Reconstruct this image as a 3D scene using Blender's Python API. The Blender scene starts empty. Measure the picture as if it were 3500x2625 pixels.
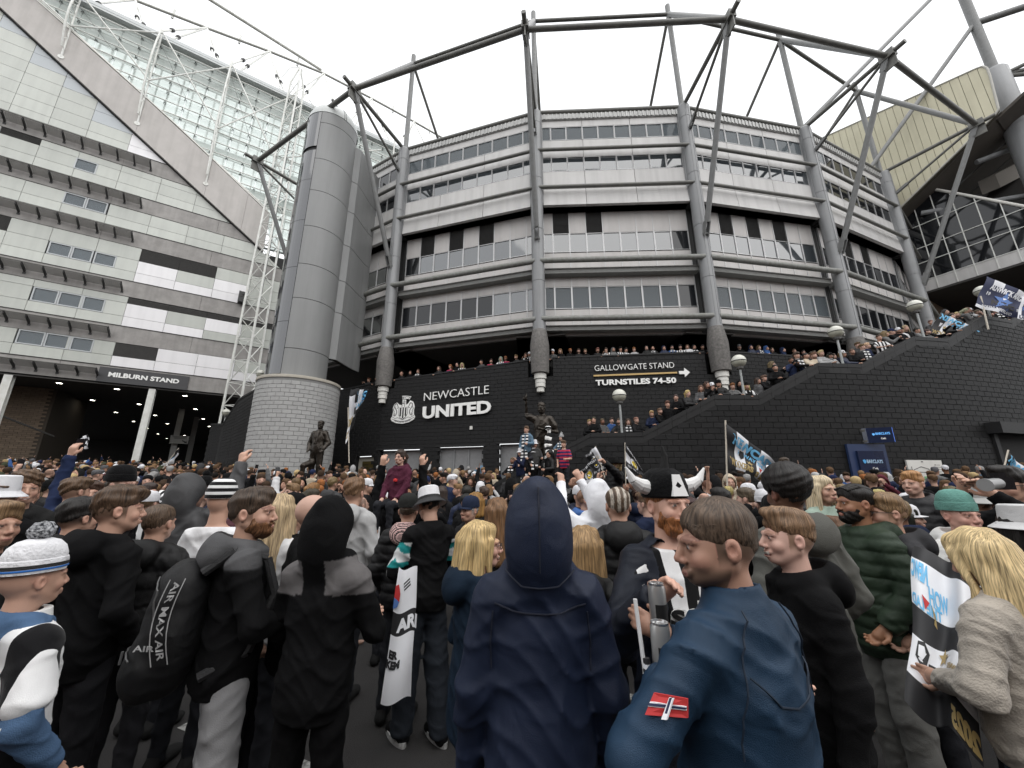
import bpy, math, random
import numpy as np
from math import sin, cos, pi, radians, sqrt, atan2, hypot
from mathutils import Vector, Matrix
random.seed(7); rng = np.random.default_rng(7)
SC = bpy.context.scene; COL = SC.collection
# ---------------------------------------------------------------- camera, sky, sun, exposure
EYE = 1.85
cam = bpy.data.objects.new('camera', bpy.data.cameras.new('camera')); COL.objects.link(cam)
cam.data.sensor_width = 36; cam.data.lens = 36*1300/3500
cam.data.clip_start = .05; cam.data.clip_end = 1500
cam.location = (0, 0, EYE); cam.rotation_euler = (radians(90)+math.atan(340/1300), 0, 0)
SC.camera = cam
W = bpy.data.worlds.new('World'); SC.world = W; W.use_nodes = True
nt = W.node_tree; nt.nodes.clear()
sky = nt.nodes.new('ShaderNodeTexSky'); sky.sky_type = 'NISHITA'; sky.sun_disc = False
SUN_EL, SUN_ROT = radians(58), radians(150)
sky.sun_elevation = SUN_EL; sky.sun_rotation = SUN_ROT; sky.air_density = 1.0; sky.dust_density = 4.0
hs = nt.nodes.new('ShaderNodeHueSaturation'); hs.inputs['Saturation'].default_value = .12
mx = nt.nodes.new('ShaderNodeMixRGB'); mx.inputs[0].default_value = .85; mx.inputs[2].default_value = (9.6, 9.75, 10.0, 1)
bgn = nt.nodes.new('ShaderNodeBackground'); bgn.inputs[1].default_value = .105
wo = nt.nodes.new('ShaderNodeOutputWorld')
for a, b in ((sky.outputs[0], hs.inputs['Color']), (hs.outputs[0], mx.inputs[1]), (mx.outputs[0], bgn.inputs[0]), (bgn.outputs[0], wo.inputs[0])):
    nt.links.new(a, b)
sun = bpy.data.objects.new('sun', bpy.data.lights.new('sun', 'SUN')); COL.objects.link(sun)
sun.data.energy = 1.15; sun.data.angle = radians(95); sun.data.color = (1, .97, .93)
sun.rotation_euler = (radians(90)-SUN_EL, 0, radians(180)-SUN_ROT)
SC.view_settings.view_transform = 'Standard'; SC.view_settings.look = 'None'
SC.view_settings.exposure = .66; SC.view_settings.gamma = 1.0; SC.view_settings.use_curve_mapping = False
SC.render.engine = 'CYCLES'; SC.cycles.max_bounces = 6; SC.cycles.transparent_max_bounces = 8

# ---------------------------------------------------------------- helpers
class B:
    """collects geometry for ONE mesh"""
    def __init__(s): s.v = []; s.f = []; s.m = []
    def add(s, vs, fs, m=0):
        n = len(s.v); s.v += [tuple(map(float, p)) for p in vs]; s.f += [tuple(n+i for i in f) for f in fs]; s.m += [m]*len(fs)
    def hexa(s, p, m=0):      # 8 corners: bottom ring 0-3, top ring 4-7
        s.add(p, [(3,2,1,0),(4,5,6,7),(0,1,5,4),(1,2,6,5),(2,3,7,6),(3,0,4,7)], m)
    def box(s, c, d, rz=0, m=0):
        cx, cy, cz = c; a, b, h = d[0]/2, d[1]/2, d[2]/2; co, si = cos(rz), sin(rz)
        s.hexa([(cx+x*co-y*si, cy+x*si+y*co, cz+z) for z in (-h, h) for x, y in ((-a,-b),(a,-b),(a,b),(-a,b))], m)
    def tube(s, a, b, r, n=10, r2=None, m=0, cap=True):
        a = Vector(a); b = Vector(b); d = (b-a).normalized(); r2 = r if r2 is None else r2
        e = d.orthogonal().normalized(); g = d.cross(e)
        k = len(s.v)
        for p, q in ((a, r), (b, r2)):
            for i in range(n):
                t = 2*pi*i/n; s.v.append(tuple(p+e*(q*cos(t))+g*(q*sin(t))))
        for i in range(n):
            j = (i+1) % n; s.f.append((k+i, k+j, k+n+j, k+n+i)); s.m.append(m)
        if cap:
            s.f.append(tuple(k+i for i in reversed(range(n)))); s.f.append(tuple(k+n+i for i in range(n))); s.m += [m, m]
    def path(s, pts, r, n=8, m=0):
        for a, b in zip(pts[:-1], pts[1:]): s.tube(a, b, r, n, m=m)
    def lathe(s, c, prof, n=24, m=0, a0=0, a1=2*pi):
        k = len(s.v); full = abs(a1-a0-2*pi) < 1e-6; nn = n if full else n+1
        for r, z in prof:
            for i in range(nn):
                t = a0+(a1-a0)*i/n; s.v.append((c[0]+r*cos(t), c[1]+r*sin(t), c[2]+z))
        for j in range(len(prof)-1):
            for i in range(n):
                i2 = (i+1) % nn; s.f.append((k+j*nn+i, k+j*nn+i2, k+(j+1)*nn+i2, k+(j+1)*nn+i)); s.m.append(m)
    def prism(s, poly, F, o0, o1, m=0):    # polygon (u,z) list in frame F, from offset o0 to o1
        n = len(poly); k = len(s.v)
        for o in (o0, o1): s.v += [tuple(F(u, z, o)) for u, z in poly]
        s.f.append(tuple(k+i for i in range(n))); s.f.append(tuple(k+n+i for i in reversed(range(n)))); s.m += [m, m]
        for i in range(n): j = (i+1) % n; s.f.append((k+i, k+n+i, k+n+j, k+j)); s.m.append(m)
    def slab(s, F, u0, u1, z0, z1, o0, o1, m=0):
        s.hexa([F(u0,z0,o0),F(u1,z0,o0),F(u1,z0,o1),F(u0,z0,o1),F(u0,z1,o0),F(u1,z1,o0),F(u1,z1,o1),F(u0,z1,o1)], m)
    def mesh(s, name, mats, smooth=False):
        me = bpy.data.meshes.new(name); me.from_pydata(s.v, [], s.f); me.validate()
        for x in (mats if isinstance(mats, (list, tuple)) else [mats]): me.materials.append(x)
        if len(me.polygons) == len(s.m) and any(s.m): me.polygons.foreach_set('material_index', s.m)
        fix_normals(me)
        if smooth: shade(me)
        return me
import bmesh
def fix_normals(me):
    bm = bmesh.new(); bm.from_mesh(me); bmesh.ops.recalc_face_normals(bm, faces=bm.faces); bm.to_mesh(me); bm.free()
def shade(me, ang=35):
    me.polygons.foreach_set('use_smooth', [True]*len(me.polygons))
    try: me.set_sharp_from_angle(angle=radians(ang))
    except Exception: pass
def link(name, data, parent=None, loc=None):
    o = bpy.data.objects.new(name, data); COL.objects.link(o)
    if parent is not None:
        o.parent = parent
    if loc is not None: o.location = loc
    return o
def put(name, b, mats, parent=None, smooth=False, kind=None):
    """one mesh object in world coordinates, child of parent (an Empty that may stand anywhere)"""
    me = b if isinstance(b, bpy.types.Mesh) else b.mesh(name, mats, smooth)
    o = link(name, me, parent)
    if parent is not None:
        q = parent; off = Vector((0,0,0))
        while q is not None: off += q.location; q = q.parent
        o.location = -off
    if kind: o['kind'] = kind
    return o
def tag(o, label, cat, group=None, kind=None):
    o['label'] = label; o['category'] = cat
    if group: o['group'] = group
    if kind: o['kind'] = kind
    return o
def thing(name, loc, label, cat, group=None):
    o = link(name, None, None, loc); o.empty_display_size = .3
    return tag(o, label, cat, group)

# ---------------------------------------------------------------- materials
MATS = {}
def mat(name, col, rough=.6, metal=0.0, col2=None, nscale=3.0, contrast=.5, bump=0.0, bscale=60.0, streak=0.0, spec=.5, objcol=False, rnd=0.0, coat=0.0, emit=0.0, ior=None):
    if name in MATS: return MATS[name]
    m = bpy.data.materials.new(name); m.use_nodes = True; t = m.node_tree; N = t.nodes; L = t.links
    p = N['Principled BSDF']; MATS[name] = m
    p.inputs['Roughness'].default_value = rough; p.inputs['Metallic'].default_value = metal
    p.inputs['Specular IOR Level'].default_value = spec
    if ior: p.inputs['IOR'].default_value = ior
    if coat: p.inputs['Coat Weight'].default_value = coat
    geo = N.new('ShaderNodeNewGeometry'); out = None
    if objcol:
        oi = N.new('ShaderNodeObjectInfo'); out = oi.outputs['Color']
    else:
        r = N.new('ShaderNodeRGB'); r.outputs[0].default_value = (*col, 1); out = r.outputs[0]
    if col2 is not None:
        n = N.new('ShaderNodeTexNoise'); n.inputs['Scale'].default_value = nscale; n.inputs['Detail'].default_value = 6; n.inputs['Roughness'].default_value = .62
        L.new(geo.outputs['Position'], n.inputs['Vector'])
        cr = N.new('ShaderNodeValToRGB'); cr.color_ramp.elements[0].position = .5-contrast/2; cr.color_ramp.elements[1].position = .5+contrast/2
        L.new(n.outputs[0], cr.inputs[0]); q = N.new('ShaderNodeMixRGB'); L.new(cr.outputs[0], q.inputs[0]); L.new(out, q.inputs[1])
        q.inputs[2].default_value = (*col2, 1); out = q.outputs[0]
    if streak:
        mp = N.new('ShaderNodeMapping'); mp.inputs['Scale'].default_value = (1.7, 1.7, .14); L.new(geo.outputs['Position'], mp.inputs[0])
        n = N.new('ShaderNodeTexNoise'); n.inputs['Scale'].default_value = 1.6; n.inputs['Detail'].default_value = 5; L.new(mp.outputs[0], n.inputs['Vector'])
        cr = N.new('ShaderNodeValToRGB'); cr.color_ramp.elements[0].position = .42; cr.color_ramp.elements[1].position = .72
        cr.color_ramp.elements[0].color = (1,1,1,1); cr.color_ramp.elements[1].color = (1-streak*.9,)*3+(1,)
        L.new(n.outputs[0], cr.inputs[0]); q = N.new('ShaderNodeMixRGB'); q.blend_type = 'MULTIPLY'; q.inputs[0].default_value = 1
        L.new(out, q.inputs[1]); L.new(cr.outputs[0], q.inputs[2]); out = q.outputs[0]
    if rnd:
        oi = N.new('ShaderNodeObjectInfo'); mr = N.new('ShaderNodeMapRange'); mr.inputs[3].default_value = 1-rnd; mr.inputs[4].default_value = 1+rnd
        L.new(oi.outputs['Random'], mr.inputs[0]); q = N.new('ShaderNodeMixRGB'); q.blend_type = 'MULTIPLY'; q.inputs[0].default_value = 1
        L.new(out, q.inputs[1]); L.new(mr.outputs[0], q.inputs[2]); out = q.outputs[0]
    L.new(out, p.inputs['Base Color'])
    if emit:
        p.inputs['Emission Color'].default_value = (*col, 1); p.inputs['Emission Strength'].default_value = emit
    if bump:
        n = N.new('ShaderNodeTexNoise'); n.inputs['Scale'].default_value = bscale; n.inputs['Detail'].default_value = 4; L.new(geo.outputs['Position'], n.inputs['Vector'])
        bp = N.new('ShaderNodeBump'); bp.inputs['Strength'].default_value = bump; bp.inputs['Distance'].default_value = .01
        L.new(n.outputs[0], bp.inputs['Height']); L.new(bp.outputs[0], p.inputs['Normal'])
    return m
panel_m = mat('metal_panel', (.56,.552,.54), .42, .0, (.50,.49,.48), .9, .9, streak=.16, rnd=.05, spec=.4)
panel_low = mat('spandrel_panel', (.50,.48,.465), .45, 0, (.44,.42,.405), 1.2, .8, streak=.12, rnd=.04)
tube_d = mat('dark_steel_tube', (.105,.108,.105), .5, 0, (.175,.17,.15), 4, .5, bump=.25, bscale=25)
tube_m = mat('weathered_handrail_tube', (.25,.255,.245), .55, 0, (.14,.14,.12), 6, .45, bump=.2, bscale=30)
col_m = mat('column_grey_metal', (.27,.275,.28), .42, 0, (.22,.225,.23), 1.5, .8, streak=.25)
frame_m = mat('aluminium_frame', (.45,.45,.45), .4, .3)
seam_m = mat('dark_seam', (.02,.02,.02), .8)
conc = mat('weathered_concrete', (.37,.355,.34), .9, 0, (.24,.23,.22), 1.6, .55, bump=.4, bscale=20, streak=.2)
conc_l = mat('pale_concrete', (.50,.475,.455), .85, 0, (.41,.39,.37), 1.1, .7, bump=.3, bscale=18, streak=.15)
agg = mat('exposed_aggregate', (.20,.19,.18), .95, 0, (.10,.095,.09), 9, .4, bump=1.0, bscale=55, streak=.25)
white_m = mat('off_white_paint', (.72,.71,.67), .5, 0, (.60,.59,.55), 2, .6, streak=.12)
steel_w = mat('white_steel', (.78,.79,.77), .45, 0, (.60,.60,.55), 3, .5, streak=.15)
block_m = mat('black_painted_block', (.0105,.0105,.011), .6, 0, (.0155,.0155,.016), 5, .6, bump=.5, bscale=90, rnd=.25, spec=.22)
joint_m = mat('black_painted_joint', (.008,.008,.008), .9)
cope_m = mat('black_coping', (.015,.015,.016), .6, 0, (.021,.021,.021), 3, .6, bump=.3, bscale=60, spec=.3)
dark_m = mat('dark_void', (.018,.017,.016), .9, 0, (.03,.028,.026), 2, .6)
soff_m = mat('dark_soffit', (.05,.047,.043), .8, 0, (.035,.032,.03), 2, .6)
gblock = mat('grey_block', (.38,.38,.372), .8, 0, (.32,.32,.315), 4, .7, bump=.4, bscale=80, rnd=.06)
gjoint = mat('grey_joint', (.20,.20,.195), .9)
bronze = mat('dark_bronze', (.022,.018,.014), .34, .55, (.045,.036,.028), 7, .5, bump=.5, bscale=40)
letter_w = mat('white_letter', (.82,.82,.80), .4)
letter_k = mat('black_letter', (.012,.012,.012), .5)
gold_m = mat('gold_bar', (.42,.29,.12), .4, .4)
asph = mat('asphalt', (.022,.021,.021), .9, 0, (.036,.034,.033), 2.5, .6, bump=.9, bscale=140)
line_m = mat('worn_white_line', (.5,.5,.48), .8, 0, (.08,.08,.078), 30, .35)
mil_p = mat('milburn_grey_panel', (.50,.52,.475), .35, 0, (.43,.445,.415), .8, .8, streak=.10, rnd=.07, spec=.5)
mil_w = mat('milburn_white_panel', (.80,.79,.80), .35, 0, (.73,.72,.73), 1, .8, streak=.08, rnd=.04)
mil_b = mat('milburn_glass_panel', (.40,.43,.45), .12, 0, (.34,.37,.39), .8, .8, spec=.7)
louv_m = mat('louvre_grey', (.09,.088,.085), .6, 0, (.06,.058,.055), 3, .6)
grate_m = mat('steel_grating', (.17,.168,.16), .7)
bracket_m = mat('black_bracket', (.022,.022,.022), .5)
cream = mat('cream_cladding', (.60,.565,.42), .6, 0, (.50,.47,.34), 1, .8, streak=.12)
buff = mat('buff_brick', (.42,.31,.235), .85, 0, (.33,.24,.18), 4, .6, rnd=.12, bump=.3, bscale=60)
tbrick = mat('brown_brick', (.16,.12,.085), .85, 0, (.12,.09,.065), 4, .6, rnd=.15)
def glass_mat(name, col, ior=1.9, rough=.04, wav=.0):
    m = mat(name, col, rough, 0, ior=ior, spec=.5, rnd=.25)
    t = m.node_tree; N = t.nodes; L = t.links; p = N['Principled BSDF']
    geo = N.new('ShaderNodeNewGeometry'); n = N.new('ShaderNodeTexNoise'); n.inputs['Scale'].default_value = .55; L.new(geo.outputs['Position'], n.inputs['Vector'])
    bp = N.new('ShaderNodeBump'); bp.inputs['Strength'].default_value = .12; bp.inputs['Distance'].default_value = .06
    L.new(n.outputs[0], bp.inputs['Height']); L.new(bp.outputs[0], p.inputs['Normal'])
    return m
glass = glass_mat('tinted_office_glass', (.035,.042,.048), 2.3)
glass_d = glass_mat('dark_stand_glass', (.010,.011,.013), 1.55)
blind = mat('grey_roller_blind', (.23,.235,.24), .7)
def see_glass(name, tint, transp, rough=.05, diff=(.6,.66,.62)):
    m = bpy.data.materials.new(name); m.use_nodes = True; t = m.node_tree; N = t.nodes; L = t.links; p = N['Principled BSDF']
    p.inputs['Base Color'].default_value = (*diff, 1); p.inputs['Roughness'].default_value = rough
    tr = N.new('ShaderNodeBsdfTransparent'); tr.inputs[0].default_value = (*tint, 1)
    x = N.new('ShaderNodeMixShader'); x.inputs[0].default_value = transp
    L.new(p.outputs[0], x.inputs[1]); L.new(tr.outputs[0], x.inputs[2]); L.new(x.outputs[0], N['Material Output'].inputs[0])
    MATS[name] = m; return m
mil_glass = see_glass('pale_green_glazing', (.94,.985,.965), .55, .1, (.74,.78,.755))
win_glass = see_glass('clear_office_glass', (.80,.85,.88), .55, .03, (.20,.23,.25))

# ---------------------------------------------------------------- lettering
def text_verts(s, weight=0.0, extrude=.5, shear=0.0, spacing=1.0):
    cu = bpy.data.curves.new('lettering', 'FONT'); cu.body = s; cu.size = 1.0; cu.offset = weight; cu.extrude = extrude; cu.shear = shear
    cu.space_character = spacing; cu.resolution_u = 3
    o = bpy.data.objects.new('lettering', cu); COL.objects.link(o)
    dg = bpy.context.evaluated_depsgraph_get(); me = o.evaluated_get(dg).to_mesh()
    n = len(me.vertices); v = np.empty(n*3, np.float32); me.vertices.foreach_get('co', v); v = v.reshape(-1, 3).copy()
    f = [tuple(p.vertices) for p in me.polygons]
    o.evaluated_get(dg).to_mesh_clear(); bpy.data.objects.remove(o); bpy.data.curves.remove(cu)
    return v, f
def lettering(s, F, u0, z0, u1, z1, cap, off, depth, m, parent, weight=0.0, name='lettering', fit_h=True):
    """text on frame F from (u0,z0) to (u1,z1) along its base line; cap = letter height"""
    v, f = text_verts(s, weight, .5)
    x0, x1 = v[:,0].min(), v[:,0].max(); y0, y1 = v[:,1].min(), v[:,1].max()
    b = B(); t = (v[:,0]-x0)/(x1-x0); h = (v[:,1]-max(y0, -.02-weight))/(y1-max(y0, -.02-weight))
    b.add([F(u0+(u1-u0)*a, z0+(z1-z0)*a+cap*q, off+depth*(c+.5)) for a, q, c in zip(t, h, v[:,2])], f)
    return put(name, b, m, parent)
# ---------------------------------------------------------------- ground
def gz(x, y):
    t = max(0.0, hypot(x, y)*.35+y*.65-5.0); return .065*t if t > 0 else 0.0
def ground():
    b = B(); xs = list(np.linspace(-70, 70, 71)); ys = list(np.linspace(-30, 60, 61))
    xs = [-900]+xs+[900]; ys = [-400]+ys+[900]; n = len(xs)
    def h(x, y): return gz(max(-45, min(45, x)), max(-20, min(34, y)))
    b.v = [(x, y, h(x, y)) for y in ys for x in xs]
    b.f = [(j*n+i, j*n+i+1, (j+1)*n+i+1, (j+1)*n+i) for j in range(len(ys)-1) for i in range(n-1)]; b.m = [0]*len(b.f)
    put('ground', b, asph, kind='structure')
    mk = B()                                               # worn parking-bay lines
    for (x0, y0, x1, y1) in ((-1.55, 3.2, .3, 2.35), (-2.6, 3.6, -1.75, 3.25), (.2, 4.4, 2.6, 3.3), (-4.4, 4.6, -3.0, 3.9)):
        d = Vector((x1-x0, y1-y0, 0)).normalized(); q = Vector((-d.y, d.x, 0))*.05; z = .004
        a = Vector((x0, y0, z)); c = Vector((x1, y1, z))
        mk.add([a-q, c-q, c+q, a+q], [(0,1,2,3)])
    put('road_marking', mk, line_m, kind='structure')
ground()

# ---------------------------------------------------------------- curved stand: bays between columns
CP = [(-14.8,25.0), (-7.1,20.6), (1.4,18.0), (10.05,17.63), (18.2,19.08), (26.4,22.55), (33.6,27.7)]
CX, CY = 7.7077, 55.796
def bayF(k):
    a = Vector(CP[k]); c = Vector(CP[k+1]); t = (c-a); L = t.length; t.normalize(); n = Vector((t.y, -t.x))
    return (lambda u, z, o=0.0: (a.x+t.x*u+n.x*o, a.y+t.y*u+n.y*o, z)), L
def outdir(x, y):
    d = Vector((x-CX, y-CY)); d.normalize(); return d
stand = thing('stadium_stand', (5, 22, 7), 'curved grey stadium stand with bands of windows and round columns above the black wall', 'stadium stand')
U0 = .34
def window(F, u0, u1, z0, z1, o, par, fw=.035, dark=False, frame=True, roller=None):
    b = B(); w = fw if frame else .02
    b.slab(F, u0, u1, z0, z0+w, o-.02, o+.03); b.slab(F, u0, u1, z1-w, z1, o-.02, o+.03)
    b.slab(F, u0, u0+w, z0+w, z1-w, o-.02, o+.028); b.slab(F, u1-w, u1, z0+w, z1-w, o-.02, o+.028)
    fr = put('window', b, frame_m, par)
    g = B(); tl = random.uniform(-.006, .006); tv = random.uniform(-.004, .004)
    g.add([F(u0+w,z0+w,o-.01-tv+tl),F(u1-w,z0+w,o-.01-tv-tl),F(u1-w,z1-w,o-.01+tv-tl),F(u0+w,z1-w,o-.01+tv+tl)], [(0,1,2,3)])
    put('pane', g, glass_d if dark else (win_glass if roller is not None else glass), fr)
    if roller is not None and not dark:
        r = B(); zz = z1-w-(z1-z0)*roller
        r.add([F(u0,zz,o-.07),F(u1,zz,o-.07),F(u1,z1,o-.07),F(u0,z1,o-.07)], [(0,1,2,3)]); put('roller_blind', r, blind, fr)
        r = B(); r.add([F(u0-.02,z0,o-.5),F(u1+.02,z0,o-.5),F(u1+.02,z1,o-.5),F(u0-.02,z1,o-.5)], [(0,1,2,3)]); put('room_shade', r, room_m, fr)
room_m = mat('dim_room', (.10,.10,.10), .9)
def louvre(F, u0, u1, z0, z1, o, par, pitch=.075, name='louvre'):
    b = B(); b.slab(F, u0, u1, z0, z1, o-.06, o-.045, 1)
    z = z0+.02
    while z < z1-.03:
        b.hexa([F(u0,z,o-.01),F(u1,z,o-.01),F(u1,z+.03,o-.05),F(u0,z+.03,o-.05),F(u0,z+.012,o-.005),F(u1,z+.012,o-.005),F(u1,z+.042,o-.045),F(u0,z+.042,o-.045)], 0); z += pitch
    return put(name, b, [louv_m, seam_m], par)
for k in range(6):
    F, L = bayF(k); a, c = U0, L-U0; W_ = c-a
    # pane pitch: one narrow pane then eight, as measured between the columns
    edges = [a+.02] + [a+.02+.5+(W_-.54)*i/8 for i in range(9)]
    if k == 1: edges = [a+.02]+[a+.02+(W_-.46)*i/8 for i in range(1, 9)]+[c-.02]; edges.sort()
    # backing
    b = B(); b.slab(F, a-.25, c+.25, 16.75, 23.0, -.9, -.06); b.slab(F, a-.25, c+.25, 9.3, 16.75, -1.3, -.62)
    put('backing_wall', b, seam_m, stand)
    J = [a, a+W_*.30, a+W_*.65, c]
    for i in range(3):
        g = .012
        for z0, z1, o0, o1 in ((22.28,22.72,-.06,.0), (20.1,21.27,-.06,.0), (17.93,19.07,-.06,.0)):
            p = B(); p.slab(F, J[i]+g, J[i+1]-g, z0, z1, o0, o1); put('panel', p, panel_m, stand)
        p = B(); u0, u1 = J[i]+g, J[i+1]-g       # projecting lower band, face leaning out, dark soffit below
        p.hexa([F(u0,16.75,-.55),F(u1,16.75,-.55),F(u1,16.75,.13),F(u0,16.75,.13),F(u0,17.86,-.06),F(u1,17.86,-.06),F(u1,17.86,.03),F(u0,17.86,.03)])
        put('band_panel', p, panel_m, stand)
    for r_, (z0, z1) in enumerate(((21.3,22.26), (19.09,20.08))):
        for i in range(len(edges)-1):
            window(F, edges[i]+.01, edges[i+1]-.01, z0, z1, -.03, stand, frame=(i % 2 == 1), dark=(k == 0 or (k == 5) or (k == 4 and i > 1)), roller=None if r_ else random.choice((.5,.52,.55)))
    # corrugated eaves, top ring tube
    b = B(); n = int(W_/.12)
    for i in range(n):
        u = a+W_*i/n
        b.slab(F, u+.012, u+W_/n-.012, 22.76, 23.12, -.2, .10+.035*(i % 2))
    b.slab(F, a, c, 22.73, 22.78, -.3, .06); b.slab(F, a, c, 22.78, 23.10, -.3, .075)
    put('corrugated_eaves', b, mat('corrugated_metal', (.50,.50,.49), .5, .2, (.36,.36,.35), 6, .6, streak=.2), stand)
    for nm, z, o, r in (('ring_tube',23.32,.05,.13), ('handrail_tube',20.28,.36,.10), ('handrail_tube',17.74,.36,.10), ('handrail_tube',13.17,.32,.15), ('handrail_tube',9.86,.32,.15)):
        b = B(); b.tube(F(.1, z, o), F(L-.1, z, o), r, 12)
        b.tube(F(.05, z, o*.4), F(.22, z, o), r*.8, 8); b.tube(F(L-.05, z, o*.4), F(L-.22, z, o), r*.8, 8)
        put(nm, b, tube_d if z > 15 else tube_m, stand, smooth=True)
    # lower recessed curtain wall
    o = -.56; lou = {1:(1,3,5), 2:(1,3), 3:(2,4,6), 4:(1,3,5)}.get(k, (2,))
    for i in range(len(edges)-1):
        u0, u1 = edges[i]+.015, edges[i+1]-.015
        if i in lou: louvre(F, u0, u1, 15.42, 16.73, o, stand)
        else:
            p = B(); p.slab(F, u0, u1, 15.42, 16.74, o-.05, o); put('spandrel', p, panel_low, stand)
        dk = (k == 0) or (k >= 4) or (k == 1 and i < 1)
        window(F, u0, u1, 14.2, 15.38, o, stand, frame=(i % 2 == 1), dark=dk or (k == 2 and i == 8))
        for z0, z1 in ((13.0,14.16), (12.1,12.72), (9.72,10.76), (9.27,9.42)):
            p = B(); p.slab(F, u0, u1, z0, z1, o-.05, o); put('spandrel', p, panel_low, stand)
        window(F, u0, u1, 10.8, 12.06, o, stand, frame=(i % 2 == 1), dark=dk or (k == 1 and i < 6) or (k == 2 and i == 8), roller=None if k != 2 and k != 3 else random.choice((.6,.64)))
    b = B()
    for u in edges: b.slab(F, u-.02, u+.02, 9.25, 16.74, o-.06, o+.025)
    put('mullion', b, frame_m, stand)
    for z0, z1 in ((12.66,12.98), (9.40,9.70)):
        b = B(); b.slab(F, a-.1, c+.1, z0, z0+.04, o, -.12); b.slab(F, a-.1, c+.1, z1-.04, z1, o, -.12); b.slab(F, a-.1, c+.1, z0+.04, z1-.04, o, -.16)
        put('ledge_beam', b, mat('ledge_grey', (.27,.272,.265), .6, 0, (.20,.20,.19), 5, .6), stand)
    # open terrace behind the parapet: soffit, floor and dark back wall
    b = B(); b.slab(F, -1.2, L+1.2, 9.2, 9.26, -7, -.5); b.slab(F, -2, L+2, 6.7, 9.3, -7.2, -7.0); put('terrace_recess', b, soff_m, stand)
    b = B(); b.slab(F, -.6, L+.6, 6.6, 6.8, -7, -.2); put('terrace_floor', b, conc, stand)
# columns: metal upper shaft, flared aggregate foot, stepped white drain cap
for k in range(7):
    x, y = CP[k]; d = outdir(x, y); cx, cy = x+d.x*.12, y+d.y*.12
    col = B(); zb = 9.3
    for z0, z1 in ((9.3,12.0), (12.0,15.1), (15.1,18.4), (18.4,22.3), (22.3,23.2)):
        col.lathe((cx, cy, 0), [(.0,z0+.01),(.335,z0+.01),(.335,z1-.02),(.315,z1-.02),(.315,z1+.01)], 24)
    for s in (-.09, .09):
        t = Vector((-d.y, d.x))*s; col.box((cx+d.x*.325+t.x, cy+d.y*.325+t.y, 16.2), (.02,.03,13.6), atan2(d.x, -d.y))
    col.lathe((cx, cy, 0), [(.335,23.18),(.30,23.26),(0,23.28)], 24)
    # side fairing between shaft and panels
    for s in (-1, 1):
        t = Vector((-d.y, d.x))*s*.27; col.box((x-d.x*.15+t.x, y-d.y*.15+t.y, 20.0), (.22,.5,6.3), atan2(d.x, -d.y))
    c_ = put('column', col, col_m, stand, smooth=True)
    f = B(); f.lathe((cx, cy, 0), [(.33,9.32),(.36,9.28),(.475,8.5),(.47,8.0),(.43,7.05),(0,7.03)], 24); put('column_foot', f, agg, stand, smooth=True)
    f = B()
    for r, z0, z1 in ((.30,6.76,7.04), (.25,6.56,6.755), (.245,6.36,6.555), (.185,6.12,6.355)):
        f.lathe((cx, cy, 0), [(0,z0),(r,z0),(r,z1-.012),(r-.02,z1),(0,z1)], 20)
    put('drain_cap', f, white_m, stand, smooth=True)

# ---------------------------------------------------------------- roof truss of the curved stand
truss = thing('roof_truss', (5, 16, 23.2), 'dark steel tube truss with masts and outriggers ringing the top of the grey stand', 'roof truss')
OUT = []; TOP = []
for k in range(7):
    x, y = CP[k]; d = outdir(x, y); OUT.append((x+d.x*4.5, y+d.y*4.5, 23.25)); TOP.append((x, y, 31.0))
def tubes(name, segs, m=tube_d, par=truss, n=12):
    for a, b_, r in segs:
        b = B(); b.tube(a, b_, r, n); put(name, b, m, par, smooth=True)
tube_l = mat('grey_steel_tube', (.20,.205,.205), .5, 0, (.15,.15,.145), 4, .5, bump=.2, bscale=25)
def fork(a, b_, r, par=truss):     # pinned fork plates at one end of a strut
    a = Vector(a); b_ = Vector(b_); d = (b_-a).normalized(); e = d.cross(Vector((0,0,1))).normalized(); g = e.cross(d)
    b = B()
    for s in (-1, 1):
        c0 = a+e*s*r*.75; p = []
        for t, w in ((-.05, r*1.0), (.75, r*1.0)):
            for ww, ee in ((-w,-.02), (w,-.02), (w,.02), (-w,.02)): p.append(c0+d*t+g*ww+e*ee)
        b.hexa(p)
    b.tube(a+e*-r*1.1+d*.12, a+e*r*1.1+d*.12, r*.55, 10)
    put('fork_end', b, tube_l, par)
for k in range(6):
    x, y = CP[k]; d = outdir(x, y); o = Vector(OUT[k]); t = Vector(TOP[k]); c = Vector((x, y, 23.3))
    dv = Vector((d.x, d.y, 0))
    tubes('outrigger', [(c, o+dv*.75, .115)])
    low = Vector((x+d.x*.42, y+d.y*.42, 14.3)); mid = Vector((x+d.x*.42, y+d.y*.42, 21.3))
    tubes('raking_strut', [(o+(low-o)*.03, low+(o-low)*.07, .135)], tube_l); fork(low, o, .14); fork(o, low, .14)
    b = B(); q = (o-low).normalized(); b.tube(low, low-q*1.0, .05, 8, .025); put('strut_tail', b, tube_l, truss)
    tubes('stay_tube', [(o+(mid-o)*.04, mid+(o-mid)*.08, .075)]); fork(mid, o, .085)
    if k >= 1:
        tubes('mast', [((x, y, 23.0), (x, y, 31.75), .155)], tube_l)
        tubes('top_strut', [(t, o, .15)], tube_l)
        b_ = Vector((x-d.x*8, y-d.y*8, 23.6)); tubes('back_stay', [(t, b_, .10)])
    bb = B(); bb.box(o, (.34,.62,.42), atan2(d.x, -d.y)); bb.box(o+Vector((0,0,-.45)), (.06,.6,.7), atan2(d.x, -d.y)); put('node_plate', bb, tube_d, truss)
    if k < 5: tubes('ring_beam', [(OUT[k], OUT[k+1], .135)])
    if 1 <= k < 5: tubes('upper_ring', [(TOP[k], TOP[k+1], .115)])
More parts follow.
